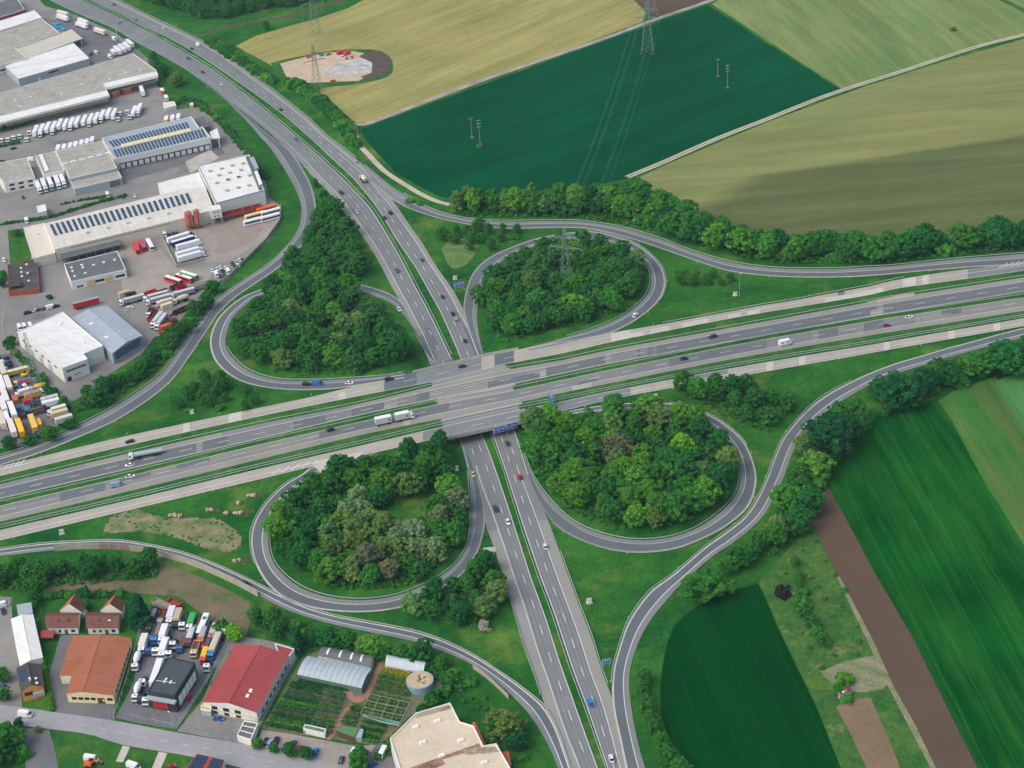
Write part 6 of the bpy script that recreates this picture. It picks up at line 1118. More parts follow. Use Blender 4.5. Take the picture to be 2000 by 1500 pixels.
# noise wall: concrete panels between posts along the lower slip road
nw = empty('noise_wall', (0,0,0), 0, 'long pale concrete noise wall below the lower slip road', 'wall'); d0, d1 = RSW.d_at(110,1073), RSW.d_at(500,1165); d = d0; n_ = 0
base = Vector((*RSW.pt(np.array([d0]), 1.12)[0], 0)); nw.location = base
MW = [mottled('noise_panel', S(158,152,138), S(176,170,154), .3, .8, .1, .9, .1), mottled('noise_panel_purple', S(140,116,118), S(156,132,132), .3, .8, .12, .9, .1)]
while d < d1:
    a, c = [Vector((*RSW.pt(np.array([q]), 1.12)[0], 0)) - base for q in (d, d+4.9)]; mb = MB(); mb.bar(a + Vector((0,0,1.2)), c + Vector((0,0,1.2)), .22, 4.2); pn = mb.build('panel', MW[1] if (n_ in (4, 5, 6) or 58 < n_ < 64) else MW[0], nw)
    mb = MB(); mb.bar(a + Vector((0,0,-.9)), a + Vector((0,0,3.4)), .4); mb.build('post', M_concrete, nw); d += 5.0; n_ += 1
nw2 = empty('noise_wall', (0,0,0), 0, 'short concrete retaining wall at the bend of the lower slip road', 'wall'); d, d1 = RSW.d_at(940,1310), RSW.d_at(1000,1360); base = Vector((*RSW.pt(np.array([d]), 1.35)[0], 0)); nw2.location = base
while d < d1:
    a, c = [Vector((*RSW.pt(np.array([q]), 1.35)[0], 0)) - base for q in (d, d+3.9)]; mb = MB(); mb.bar(a + Vector((0,0,.8)), c + Vector((0,0,.8)), .22, 2.4); mb.build('panel', MW[0], nw2); d += 4.0
# fences
def fence(pts, h, lab, mat=M_steel, step=3.0):
    W = [P(*p) for p in pts]; f = empty('fence', W[0], 0, lab, 'fence', 'wire and mesh fences'); o = Vector(f.location); mesh_, posts = MB(), MB()
    for a, c in zip(W[:-1], W[1:]):
        n = max(1, int((c-a).length/step)); mesh_.bar(a-o + Vector((0,0,h)), c-o + Vector((0,0,h)), .08).bar(a-o + Vector((0,0,h*.5)), c-o + Vector((0,0,h*.5)), .05)
        for k in range(n+1): q = a + (c-a)*(k/n) - o; posts.box(q.x-.06, q.x+.06, q.y-.06, q.y+.06, 0, h)
    mesh_.build('rail', mat, f); pp = posts.build('post', mat, f); pp['kind'] = 'stuff'
fence([(280,1212),(262,1285),(243,1350),(222,1405)], 2.6, 'tall mesh fence between rust roofed hall and truck yard'); fence([(448,1252),(400,1345),(345,1424)], 2.2, 'mesh fence between truck yard and red hall'); fence([(258,1403),(290,1411),(340,1421)], 2.0, 'street side gate fence of the truck yard')
fence([(75,1166),(80,1190),(87,1226)], 1.6, 'dark board fence left of the house gardens', M_bark, 2); fence([(10,600),(4,640),(12,680)], 2, 'mesh fence at the left edge near the white hall'); fence([(345,214),(396,206),(418,222),(455,262),(490,310)], 2.0, 'mesh fence between solar roof yard and motorway')
# ------------------------------------------------------------------ vehicles
W_, K_, GY, RD, BL_, YE, OR_, GN = S(232,233,232), S(38,44,54), S(150,156,162), S(190,36,44), S(20,110,190), S(240,186,30), S(226,100,40), S(60,160,84)
SIL, DG, CRM, BRN, PUR, TAN, DB, LG = S(178,190,198), S(78,86,96), S(214,204,176), S(112,72,56), S(110,60,92), S(196,176,146), S(30,64,112), S(196,200,200)
TPL = {}
def wheel_mesh(r, w):
    k = ('wheel', r, w)
    if k not in TPL: mb = MB(); mb.cyl((0, 0), r, -w/2, w/2, 12, axis='Y'); me = mb.mesh('wheel'); me.materials.append(M_tyre); TPL[k] = me
    return TPL[k]
def shape(key, fn, mat):
    if key not in TPL: mb = MB(); fn(mb); me = mb.mesh(key if isinstance(key, str) else key[0]); me.materials.append(mat); TPL[key] = me
    return TPL[key]
def hull(mb, secs):                                      # sections (x, half width low, half width top, z0, z1), joined along x
    V = []
    for x, w0, w1, z0, z1 in secs: V += [(x,-w0,z0),(x,w0,z0),(x,w0*1.0,(z0+z1)/2),(x,w1,z1),(x,-w1,z1),(x,-w0,(z0+z1)/2)]
    F = []
    for i in range(len(secs)-1):
        a, b = 6*i, 6*i+6
        F += [(a+k, a+(k+1)%6, b+(k+1)%6, b+k) for k in range(6)]
    F += [tuple(range(5,-1,-1)), tuple(6*(len(secs)-1)+k for k in range(6))]; mb.add(V, F)
def part(root, name, me, col=None, loc=None):
    o = link(name, me, root)
    if col: o.color = col
    if loc: o.location = loc
    return o
def wheels(root, xs, y, r, w=0.28):
    me = wheel_mesh(r, w)
    for x in xs:
        for s in (-1, 1): part(root, 'wheel', me, loc=(x, s*y, r))
def car_parts(root, col, kind='car'):
    if kind == 'estate':
        body = lambda m: hull(m, [(2.2,.72,.66,.35,.68),(1.9,.86,.80,.25,.82),(0.9,.90,.84,.22,.92),(-1.9,.90,.84,.22,.96),(-2.3,.82,.78,.35,.90)]); gl = lambda m: hull(m, [(1.15,.74,.70,.86,.92),(.45,.78,.66,.9,1.44),(-1.7,.78,.66,.9,1.46),(-2.15,.72,.66,.9,.98)]); rf = lambda m: m.box(-1.72,.5,-.66,.66,1.43,1.5,.06,.06)
    elif kind == 'suv':
        body = lambda m: hull(m, [(2.25,.76,.72,.42,.92),(1.95,.90,.84,.32,1.02),(1.0,.94,.88,.30,1.08),(-2.0,.94,.88,.30,1.1),(-2.35,.86,.82,.42,1.02)]); gl = lambda m: hull(m, [(1.15,.8,.76,1.0,1.08),(.55,.82,.72,1.05,1.66),(-1.8,.82,.72,1.05,1.68),(-2.2,.78,.72,1.05,1.15)]); rf = lambda m: m.box(-1.82,.6,-.72,.72,1.65,1.73,.06,.06)
    else:
        body = lambda m: hull(m, [(2.15,.70,.64,.35,.66),(1.85,.85,.79,.25,.80),(0.85,.88,.83,.22,.90),(-1.5,.88,.83,.22,.94),(-2.1,.78,.74,.35,.86)]); gl = lambda m: hull(m, [(1.1,.74,.70,.84,.9),(.3,.77,.63,.88,1.40),(-1.0,.77,.63,.88,1.41),(-1.8,.72,.66,.88,.95)]); rf = lambda m: m.box(-1.02,.36,-.63,.63,1.38,1.46,.07,.07)
    part(root, 'body', shape(('body', kind), body, M_paintobj), col); part(root, 'window', shape(('window', kind), gl, M_glass)); part(root, 'roof', shape(('roof', kind), rf, M_paintobj), col); wheels(root, (1.35, -1.3), .80, .32, .2)
    hl = shape('headlight', lambda m: m.box(-.06,.06,-.18,.18,-.08,.08), M_trim); tl = shape('tail_light', lambda m: m.box(-.06,.06,-.16,.16,-.08,.08), M_red); hx = 2.05 if kind != 'suv' else 2.16
    for s in (-1, 1): part(root, 'headlight', hl, loc=(hx, s*.55, .66 if kind != 'suv' else .85)); part(root, 'tail_light', tl, loc=(-hx-(.2 if kind != 'car' else .02), s*.6, .78 if kind != 'suv' else .95))
def van_parts(root, col):
    part(root, 'body', shape('van_body', lambda m: hull(m, [(2.8,.82,.76,.4,.95),(2.5,.95,.90,.32,1.15),(1.75,.98,.90,.3,2.2),(1.2,.98,.90,.3,2.5),(-2.8,.98,.90,.3,2.5)]), M_paintobj), col)
    part(root, 'windscreen', shape('van_glass', lambda m: m.add([(2.5,-.8,1.22),(2.5,.8,1.22),(1.83,.78,2.15),(1.83,-.78,2.15)], [(0,1,2,3)]), M_glass)); part(root, 'side_window', shape('van_side', lambda m: m.box(1.15,1.95,-.99,.99,1.3,1.95), M_glass)); wheels(root, (1.8, -1.75), .86, .36, .24)
def cab(root, x, col, h=2.9, hatch=True):                # x = front of the cab
    part(root, 'cab', shape(('cab', h), lambda m: hull(m, [(0,1.14,1.08,.5,1.7),(-.12,1.22,1.12,.45,1.9),(-.45,1.24,1.14,.6,h-.2),(-1.0,1.24,1.18,.7,h+.15),(-2.1,1.24,1.18,.8,h+.1)]), M_paintobj), col, (x, 0, 0))
    part(root, 'windscreen', shape(('windscreen', h), lambda m: m.add([(.0,-1.06,1.72),(.0,1.06,1.72),(-.40,1.04,h-.25),(-.40,-1.04,h-.25)], [(0,1,2,3)]), M_glass, ), loc=(x+.06, 0, 0)); part(root, 'side_window', shape('cab_side', lambda m: m.box(-1.15,-.4,-1.25,1.25,1.7,2.45), M_glass), loc=(x, 0, 0))
    part(root, 'bumper', shape('bumper', lambda m: m.box(-.3,.1,-1.2,1.2,.35,.8,.05), M_black), loc=(x, 0, 0))
    if hatch: part(root, 'roof_hatch', shape(('roof_hatch', h), lambda m: m.box(-1.45,-.95,-.3,.3,h+.1,h+.22), M_black), loc=(x, 0, 0))
def chassis(root, x0, x1, z=.95): part(root, 'chassis', shape(('chassis', round(x1-x0,1), z), lambda m: m.box(-(x1-x0)/2,(x1-x0)/2,-.5,.5,z-.3,z), M_black), loc=((x0+x1)/2, 0, 0))
def load(root, kind, x0, x1, col, z0=1.15, h=2.75, col2=None):
    L = round(x1-x0, 2); c = ((x0+x1)/2, 0, 0); a, b = -L/2, L/2
    if kind == 'box':
        part(root, 'box_body', shape(('box_body', L, z0, h), lambda m: m.box(a,b,-1.27,1.27,z0,z0+h), M_paintobj), col, c); part(root, 'roof_panel', shape(('roof_panel', L, z0, h), lambda m: m.box(a+.05,b-.05,-1.22,1.22,z0+h,z0+h+.05), M_paintobj), col2 or W_, c)
    elif kind == 'tipper':
        def f(m):
            t = .12; zt = z0+h
            m.box(a,b,-1.25,-1.25+t,z0,zt).box(a,b,1.25-t,1.25,z0,zt).box(a,a+t,-1.25+t,1.25-t,z0,zt).box(b-t,b,-1.25+t,1.25-t,z0,zt+.25).box(a+t,b-t,-1.25+t,1.25-t,z0,z0+.2)
        part(root, 'tipper_body', shape(('tipper_body', L, z0, h), f, M_paintobj), col, c); part(root, 'load_floor', shape(('load_floor', L, z0, h), lambda m: m.box(a+.14,b-.14,-1.1,1.1,z0+.22,z0+h*.55), M_matte), col2 or GY, c)
    elif kind == 'sheeted':
        part(root, 'tipper_body', shape(('sheet_body', L, z0, h), lambda m: hull(m, [(a,1.15,1.22,z0,z0+h),(b,1.15,1.22,z0,z0+h)]), M_paintobj), col, c); part(root, 'tarpaulin', shape(('tarpaulin', L, z0, h), lambda m: hull(m, [(a+.05,1.2,.7,z0+h,z0+h+.3),(b-.05,1.2,.7,z0+h,z0+h+.3)]), M_matte), col2 or LG, c)
    elif kind == 'tank':
        part(root, 'tank', shape(('tank', L, z0), lambda m: m.cyl((0, z0+1.0), 1.1, a, b, 16, axis='X'), M_steel), None, c); part(root, 'catwalk', shape(('catwalk', L, z0), lambda m: m.box(a+.4,b-.4,-.3,.3,z0+2.08,z0+2.2), M_matte), col2 or GY, c)
    elif kind == 'drum':
        part(root, 'drum', shape(('drum', L), lambda m: m.cyl((0, 2.6), 1.25, a*.55, b*.25, 14, 1.25, 'X').cyl((0, 2.6), .75, a, a*.55, 14, 1.25, 'X').cyl((0, 2.6), 1.25, b*.25, b, 14, .6, 'X'), M_paintobj), col, c); part(root, 'chute', shape('chute', lambda m: m.box(-.3,.5,-.4,.4,1.4,3.2), M_steel), loc=(x0-.1, 0, 0))
    elif kind == 'flat': part(root, 'flatbed', shape(('flatbed', L, z0), lambda m: m.box(a,b,-1.25,1.25,z0-.1,z0+.15).box(b-.12,b,-1.25,1.25,z0+.15,z0+1.1), M_matte), col, c)
def truck_parts(root, kind, c1, c2, c3):
    if kind == 'semi':    cab(root, 7.9, c1); chassis(root, 2.0, 7.3); chassis(root, -7.6, 4.6, 1.1); load(root, 'box', -8.1, 5.3, c2, col2=c3); wheels(root, (6.6, 3.2), 1.0, .5); wheels(root, (-3.6, -4.9, -6.2), 1.0, .5)
    elif kind == 'semi_tipper': cab(root, 7.0, c1); chassis(root, 1.6, 6.4); chassis(root, -6, 4, 1.1); load(root, 'tipper', -6.6, 4.3, c2, 1.2, 2.2, c3); wheels(root, (5.8, 2.6), 1.0, .5); wheels(root, (-3.0, -4.3, -5.6), 1.0, .5)
    elif kind == 'semi_sheeted': cab(root, 7.0, c1); chassis(root, 1.6, 6.4); chassis(root, -6, 4, 1.1); load(root, 'sheeted', -6.6, 4.3, c2, 1.2, 2.0, c3); wheels(root, (5.8, 2.6), 1.0, .5); wheels(root, (-3.0, -4.3, -5.6), 1.0, .5)
    elif kind == 'tanker': cab(root, 7.6, c1); chassis(root, 2.0, 7.0); chassis(root, -7.2, 4.4, 1.1); load(root, 'tank', -7.6, 4.6, c2, 1.2, col2=c3); wheels(root, (6.3, 3.0), 1.0, .5); wheels(root, (-3.6, -4.9, -6.2), 1.0, .5)
    elif kind == 'rigid': cab(root, 4.6, c1, 2.6); chassis(root, -4.3, 4.0); load(root, 'box', -4.6, 2.3, c2, 1.05, 2.6, c3); wheels(root, (3.3, -2.6), 1.0, .48)
    elif kind == 'tipper': cab(root, 4.2, c1, 2.6); chassis(root, -3.8, 3.6); load(root, 'tipper', -4.0, 1.9, c2, 1.15, 1.5, c3); wheels(root, (2.9, -1.6, -2.9), 1.0, .5)
    elif kind == 'sheeted': cab(root, 4.4, c1, 2.6); chassis(root, -4.0, 3.8); load(root, 'sheeted', -4.4, 2.0, c2, 1.15, 1.7, c3); wheels(root, (3.1, -1.6, -2.9), 1.0, .5)
    elif kind == 'mixer': cab(root, 4.6, c1, 2.6); chassis(root, -4.0, 4.0); load(root, 'drum', -4.3, 2.1, c2); wheels(root, (3.4, 1.6, -1.9, -3.2), 1.0, .5)
    elif kind == 'tractor': cab(root, 3.0, c1); chassis(root, -3.0, 2.4); part(root, 'coupling', shape('coupling', lambda m: m.cyl((0,0),.55,.95,1.1,12), M_black), loc=(-1.6,0,0)); wheels(root, (1.7, -1.9), 1.0, .5)
    elif kind == 'flatbed': cab(root, 4.4, c1, 2.6); chassis(root, -4.2, 3.8); load(root, 'flat', -4.4, 2.0, c2, 1.15); wheels(root, (3.1, -2.6), 1.0, .5)
    elif kind == 'trailer': chassis(root, -6.2, 5.6, 1.1); load(root, 'box', -6.8, 6.8, c1, col2=c3); wheels(root, (-2.3, -3.6, -4.9), 1.0, .5)
    elif kind == 'open_trailer': chassis(root, -5.0, 4.6, 1.1); load(root, 'tipper', -5.6, 5.6, c1, 1.2, 1.9, c3); wheels(root, (-2.3, -3.6), 1.0, .5)
    elif kind == 'short_trailer': chassis(root, -3.8, 3.6, 1.0); load(root, 'box', -4.0, 4.0, c1, 1.1, 2.5, c3); wheels(root, (-2.5, 2.5), 1.0, .48)
    elif kind == 'container': load(root, 'box', -3.05, 3.05, c1, 0.0, 2.55, c3)
    elif kind == 'bin': load(root, 'tipper', -2.8, 2.8, c1, 0.0, 2.1, c3)
    elif kind in ('bus', 'long_bus'):
        L = 6.0 if kind == 'bus' else 8.9
        part(root, 'body', shape((kind,), lambda m: hull(m, [(L,1.1,1.05,.4,2.7),(L-.3,1.27,1.18,.32,3.0),(-L,1.27,1.18,.32,3.0)]), M_paintobj), c1); part(root, 'window_band', shape((kind, 'w'), lambda m: m.box(-L+.3,L-.5,-1.285,1.285,1.35,2.35), M_glass)); part(root, 'windscreen', shape((kind, 's'), lambda m: m.box(L-.1,L+.03,-1.0,1.0,1.1,2.6), M_glass)); part(root, 'roof', shape((kind, 'r'), lambda m: m.box(-L+.2,L-.4,-1.1,1.1,3.0,3.1,.2,.2), M_paintobj), c2)
        part(root, 'roof_unit', shape((kind, 'u'), lambda m: m.box(-L*.55,-L*.3,-.7,.7,3.1,3.35,.1,.1), M_paintobj), c3 or c2); wheels(root, (L-2.6, -L+3.2), 1.05, .48)
        if kind == 'long_bus': part(root, 'bellows', shape((kind, 'b'), lambda m: m.box(-.8,.4,-1.29,1.29,.5,3.12), M_black))
    elif kind == 'camper':
        part(root, 'body', shape('camper_body', lambda m: hull(m, [(2.2,1.1,1.05,.5,2.9),(1.9,1.15,1.1,.45,3.0),(-3.5,1.15,1.1,.45,3.0)]), M_paintobj), c1); part(root, 'cab', shape('camper_cab', lambda m: hull(m, [(3.6,.85,.8,.4,.95),(3.3,.98,.92,.35,1.15),(2.6,1.0,.9,.35,2.1),(2.0,1.0,.9,.35,2.2)]), M_paintobj), c1)
        part(root, 'windscreen', shape('camper_glass', lambda m: m.add([(3.32,-.82,1.2),(3.32,.82,1.2),(2.66,.78,2.05),(2.66,-.78,2.05)], [(0,1,2,3)]), M_glass)); part(root, 'side_window', shape('camper_win', lambda m: m.box(.3,1.5,-1.17,1.17,1.5,2.1).box(-2.6,-1.6,-1.17,1.17,1.5,2.1), M_glass)); part(root, 'roof_hatch', shape('camper_hatch', lambda m: m.box(-1.2,-.5,-.3,.3,3.0,3.12).box(.6,1.2,-.3,.3,3.0,3.1), M_skyl)); wheels(root, (2.7, -2.0), .9, .36)
    elif kind == 'roadtrain':
        cab(root, 9.2, c1); chassis(root, 0.6, 8.6); load(root, 'box', 0.4, 6.8, c2, 1.1, 2.8); chassis(root, -8.6, -1.2); load(root, 'box', -8.8, -1.4, c2, 1.1, 2.8); wheels(root, (7.8, 2.4, 1.1), 1.0, .48); wheels(root, (-2.8, -7.4), 1.0, .48)
        for x in (5.6, -2.4):
            em = part(root, 'shield_emblem', shape('shield_emblem', lambda m: m.add([(-.55,-1.29,3.0),(.55,-1.29,3.0),(.55,-1.29,2.2),(0,-1.29,1.7),(-.55,-1.29,2.2)], [(0,1,2,3,4)]), plain('emblem_gold', S(206,160,60), .6, .2)), loc=(x,0,0))
            part(root, 'shield_inner', shape('shield_inner', lambda m: m.add([(-.4,-1.30,2.72),(.4,-1.30,2.72),(.4,-1.30,2.25),(0,-1.30,1.9),(-.4,-1.30,2.25)], [(0,1,2,3,4)]), plain('emblem_brown', S(84,50,34), .6, .2)), loc=(x,0,0))
    elif kind == 'digger':
        part(root, 'tracks', shape('tracks', lambda m: m.box(-1.8,1.8,-1.3,-.7,0,.9,.2).box(-1.8,1.8,.7,1.3,0,.9,.2), M_black)); part(root, 'body', shape('digger_body', lambda m: m.box(-2.0,.9,-1.2,1.2,.95,2.0,.1,.1), M_paintobj), c1); part(root, 'cab', shape('digger_cab', lambda m: m.box(-.4,1.2,.1,1.15,2.0,3.0,.15,.1), M_glass)); part(root, 'boom', shape('digger_boom', lambda m: m.bar((.8,-.3,1.8),(3.2,-.3,4.2),.4).bar((3.2,-.3,4.2),(5.4,-.3,2.6),.35), M_paintobj), c2 or c1); part(root, 'bucket', shape('digger_bucket', lambda m: m.box(4.9,5.8,-.8,.2,1.5,2.6,.15), M_black))
def heading(px, py, dx, dy):
    a, b = P(px - dx*.5, py - dy*.5), P(px + dx*.5, py + dy*.5); return math.atan2(b.y-a.y, b.x-a.x)
VN = {'car': ('car', 'car', .9), 'estate': ('car', 'car', .9), 'suv': ('car', 'car', 1.0), 'van': ('delivery_van', 'van', 1.4), 'camper': ('camper_van', 'camper', 1.8), 'bus': ('bus', 'bus', 1.8), 'long_bus': ('articulated_bus', 'bus', 1.8), 'trailer': ('box_trailer', 'trailer', 2.3), 'open_trailer': ('tipper_trailer', 'trailer', 2.0), 'short_trailer': ('box_trailer', 'trailer', 2.2), 'container': ('container', 'container', 1.4), 'bin': ('skip_container', 'container', 1.2), 'digger': ('excavator', 'excavator', 1.4), 'tractor': ('tractor_unit', 'truck', 1.7), 'mixer': ('concrete_mixer', 'truck', 2.0), 'tanker': ('tank_truck', 'truck', 1.8)}
def V(kind, px, py, d, label, c1=W_, c2=W_, c3=None, group=None, zf=zero, dz=0.1, s=1.0):
    nm, cat, zc = VN.get(kind, ('truck', 'truck', 2.0)); z = 0.0
    for _ in range(3): x, y = at(px, py, z + zc); z = float(zf(np.array([float(x)]), np.array([float(y)]))[0]) + dz
    o = empty(nm, (float(x), float(y), z), heading(px, py, *d), label, cat, group)
    if kind in ('car', 'estate', 'suv'): car_parts(o, c1, kind)
    elif kind == 'van': van_parts(o, c1)
    else: truck_parts(o, kind, c1, c2, c3)
    s *= 1.0 if kind in ('car', 'estate', 'suv', 'van', 'camper', 'digger') else 1.09
    if s != 1.0: o.scale = (s, s, s)
    return o
# --- traffic: heading follows the road the vehicle drives on
def R(rib, kind, px, py, sgn, label, c1=W_, c2=W_, c3=None):
    d = rib.d_at(px, py); p, q = rib.pt(np.array([max(0, d-6)]), .5)[0], rib.pt(np.array([d+6]), .5)[0]; o = V(kind, px, py, (1, 0), label, c1, c2, c3, 'traffic on the roads', rib.zf, 0.16)
    o.rotation_euler = (0, 0, math.atan2((q[1]-p[1])*sgn, (q[0]-p[0])*sgn)); return o
R(AR_N,'car',222,8,-1,'dark car at the top edge of the motorway',DG); R(AR_N,'car',320,54,-1,'white car beyond the sign gantry',W_); R(AR_N,'car',264,38,-1,'dark car passing under the sign gantry',K_); R(AR_N,'van',386,86,-1,'white van on the upper motorway beside the hedge',W_); R(AR_N,'car',374,94,-1,'dark blue car just below the white van',DB)
R(AL_N,'estate',367,113,1,'grey car level with the far warehouse corner',DG); R(AL_N,'estate',396,140,1,'dark green estate car below the olive crowned tree',S(40,60,62)); R(AL_N,'car',432,163,1,'white car coming down the upper motorway',W_); R(AL_N,'car',490,205,1,'silver grey car beside the solar roof yard',SIL); R(AR_N,'car',548,213,-1,'black car driving away beside the dry meadow',K_)
R(AL_N,'car',579,271,1,'teal blue car at the slip road fork',S(40,110,140)); R(AR_N,'car',696,315,-1,'silver car beside the farm track',SIL); R(AL_N,'suv',666,375,1,'dark grey off-roader on the left upper carriageway',S(50,62,76)); R(AL_N,'car',697,413,1,'pale silver car on the left upper carriageway',S(214,222,226)); R(AR_N,'car',751,424,-1,'dark maroon car level with a black car',S(60,40,52)); R(AR_N,'suv',762,414,-1,'black car overtaken by a dark maroon car',S(24,26,30))
R(AL_N,'suv',775,527,1,'slate grey car on the left upper carriageway nearer the bridge',S(96,110,122)); R(AR_N,'car',824,506,-1,'grey car above the blue roadside sign',S(86,98,110)); R(AR_N,'car',864,578,-1,'dark car with pale rear beside the blue roadside sign',S(56,62,72)); R(AR_N,'car',884,611,-1,'black car pulling a small pinkish trailer',S(40,44,50)); R(AR_N,'car',908,664,-1,'dark car just before the bridge',S(46,54,66))
tr = empty('car_trailer', R(AR_N,'car',890,623,-1,'x').location); bpy.data.objects.remove([o for o in bpy.data.objects if o.get('label') == 'x'][0])
for o in [o for o in bpy.data.objects if o.parent is None and o.name.startswith('car') and o.type == 'EMPTY' and not o.get('label') and o is not tr]: bpy.data.objects.remove(o)
for o in [o for o in bpy.data.objects if o.name.split('.')[0] in ('body', 'window', 'roof', 'wheel', 'headlight', 'tail_light') and o.parent is None]: bpy.data.objects.remove(o)
tag(tr, 'small pinkish load trailer behind the black car', 'trailer'); tr.rotation_euler = (0, 0, math.atan2(-(A_W[12][1]-A_W[10][1]), -(A_W[12][0]-A_W[10][0])))
part(tr, 'trailer_body', shape('trailer_body', lambda m: m.box(-1.6,1.6,-.85,.85,.5,1.3), M_paintobj), S(170,140,136)); part(tr, 'drawbar', shape('drawbar', lambda m: m.bar((1.6,0,.5),(2.8,0,.5),.1), M_black)); wheels(tr, (0,), .9, .3)
R(AR_N,'mixer',709,348,-1,'beige concrete mixer truck on the right upper carriageway',CRM,CRM)
R(LNW,'car',779,603,-1,'white car on the upper left loop near the bridge',W_); R(LNW,'suv',599,750,1,'black car close behind a blue pickup on the loop',S(24,28,34)); R(LNW,'van',620,748,1,'blue van in front of the black car on the loop',S(70,104,160)); R(LNW,'car',682,747,1,'white car with dark roof entering the collector lane',W_); R(CU,'suv',760,739,1,'dark car on the collector lane before the bridge',S(38,52,66)); R(CU,'car',903,714,1,'dark car crossing the bridge on the collector lane',S(44,56,66)); R(LNE,'suv',1241,615,-1,'white car on the pylon loop',W_)
R(BL,'camper',1534,667,1,'white camper van on the near carriageway',W_); R(BL,'car',1732,634,1,'dark red car beside the near carriageway line',S(150,36,60)); R(BL,'car',1776,618,1,'white coupe with black roof ahead of the dark red car',W_); R(BU,'suv',1392,656,-1,'dark teal car on the far carriageway',S(40,62,70)); R(BL,'car',1336,699,1,'black car behind the camper van',S(30,44,58))
R(BL,'roadtrain',770,817,1,'white parcel truck with trailer and gold shield emblems left of the bridge',W_,LG); R(BL,'car',646,838,1,'dark car following the white parcel truck',S(30,40,44)); R(CU,'estate',253,861,-1,'dark green car on the far collector lane',S(44,60,60)); R(BU,'tanker',284,886,-1,'white tank truck with chrome tank',W_,W_); R(BU,'car',253,907,-1,'white car beside the tank truck',W_); R(BL,'car',254,929,1,'white car with black roof on the near carriageway',W_); R(BL,'van',228,945,1,'silver blue van on the near carriageway',S(140,160,184),)
R(AR_S,'car',991,864,-1,'black car with silver rear under the blue signs',S(70,78,88)); R(AL_S,'car',924,925,1,'yellow green car on the lower left slip lane',S(190,206,70)); R(AR_S,'estate',1015,930,-1,'red car south of the bridge',S(176,28,44)); R(AL_S,'suv',968,993,1,'dark grey car on the lower motorway',S(56,66,76)); R(AL_S,'car',992,1018,1,'white car on the lower motorway beside the median',W_); R(AR_S,'car',1065,1066,-1,'white car driving up towards the bridge',S(222,226,228)); R(AR_S,'suv',1153,1370,-1,'bright blue car near the bottom of the motorway',S(30,130,200)); R(AR_S,'car',1194,1480,-1,'white car with dark glass at the bottom edge',W_); R(RSW,'suv',480,1139,1,'dark blue car on the slip road above the noise wall',S(40,62,84))
R(street,'van',49,1393,1,'white van driving along the street',W_)
# --- parked
def rowlab(k, n, what, where): return ('leftmost ' if k == 0 else 'rightmost ' if k == n-1 else ORD[k] + ' ' if k < 16 else 'next ') + what + where
D1 = (-12, 26); row = [(280,1025,0),(325,1020,1),(375,1000,0),(420,1000,1),(468,975,0),(514,975,0),(560,968,1),(605,955,0),(660,943,0),(708,938,1),(755,925,0),(800,908,1),(850,890,0),(893,893,0),(1050,872,0),(1088,858,1)]
for k, (x, y, c) in enumerate(row): V('semi' if c else 'trailer', x/4, y/4 - (0 if not c else -1), D1, rowlab(k, len(row), 'white ' + ('truck with trailer' if c else 'box trailer'), ' from the left in the long white row'), W_, W_, group='white trailers in the long row')
row = [(15,1090),(65,1085),(110,1070),(157,1060),(213,1085),(232,1032),(942,882),(927,925),(998,870),(1017,908)]
for k, (x, y) in enumerate(row): V('tractor', x/4, y/4, D1, rowlab(k, len(row), 'white tractor unit', ' from the left beside the white trailers'), W_, group='white tractor units')
for k, x in enumerate((300,345,395,448,490)): V('semi', x/4, (1462-12*k)/4, (9, 22), rowlab(k, 5, 'white trailer', ' of the five beside the office block'), W_ if k != 2 else S(150,196,220), W_, group='five white trailers')
for k, (x, y) in enumerate(((455,1165),(502,1158),(550,1148),(592,1138),(638,1126),(682,1116),(722,1100))): V('short_trailer', x/4, y/4, (-4, 14), rowlab(k, 7, 'white swap body', ' behind the stepped hall'), W_, group='white swap bodies behind the halls')
for k, (x, y) in enumerate(((1300,938),(1348,930),(1395,920))): V('short_trailer', x/4, y/4, (-4, 14), rowlab(k, 3, 'white swap body', ' behind the solar roofed hall'), YE if k == 0 else W_, group='white swap bodies behind the halls')
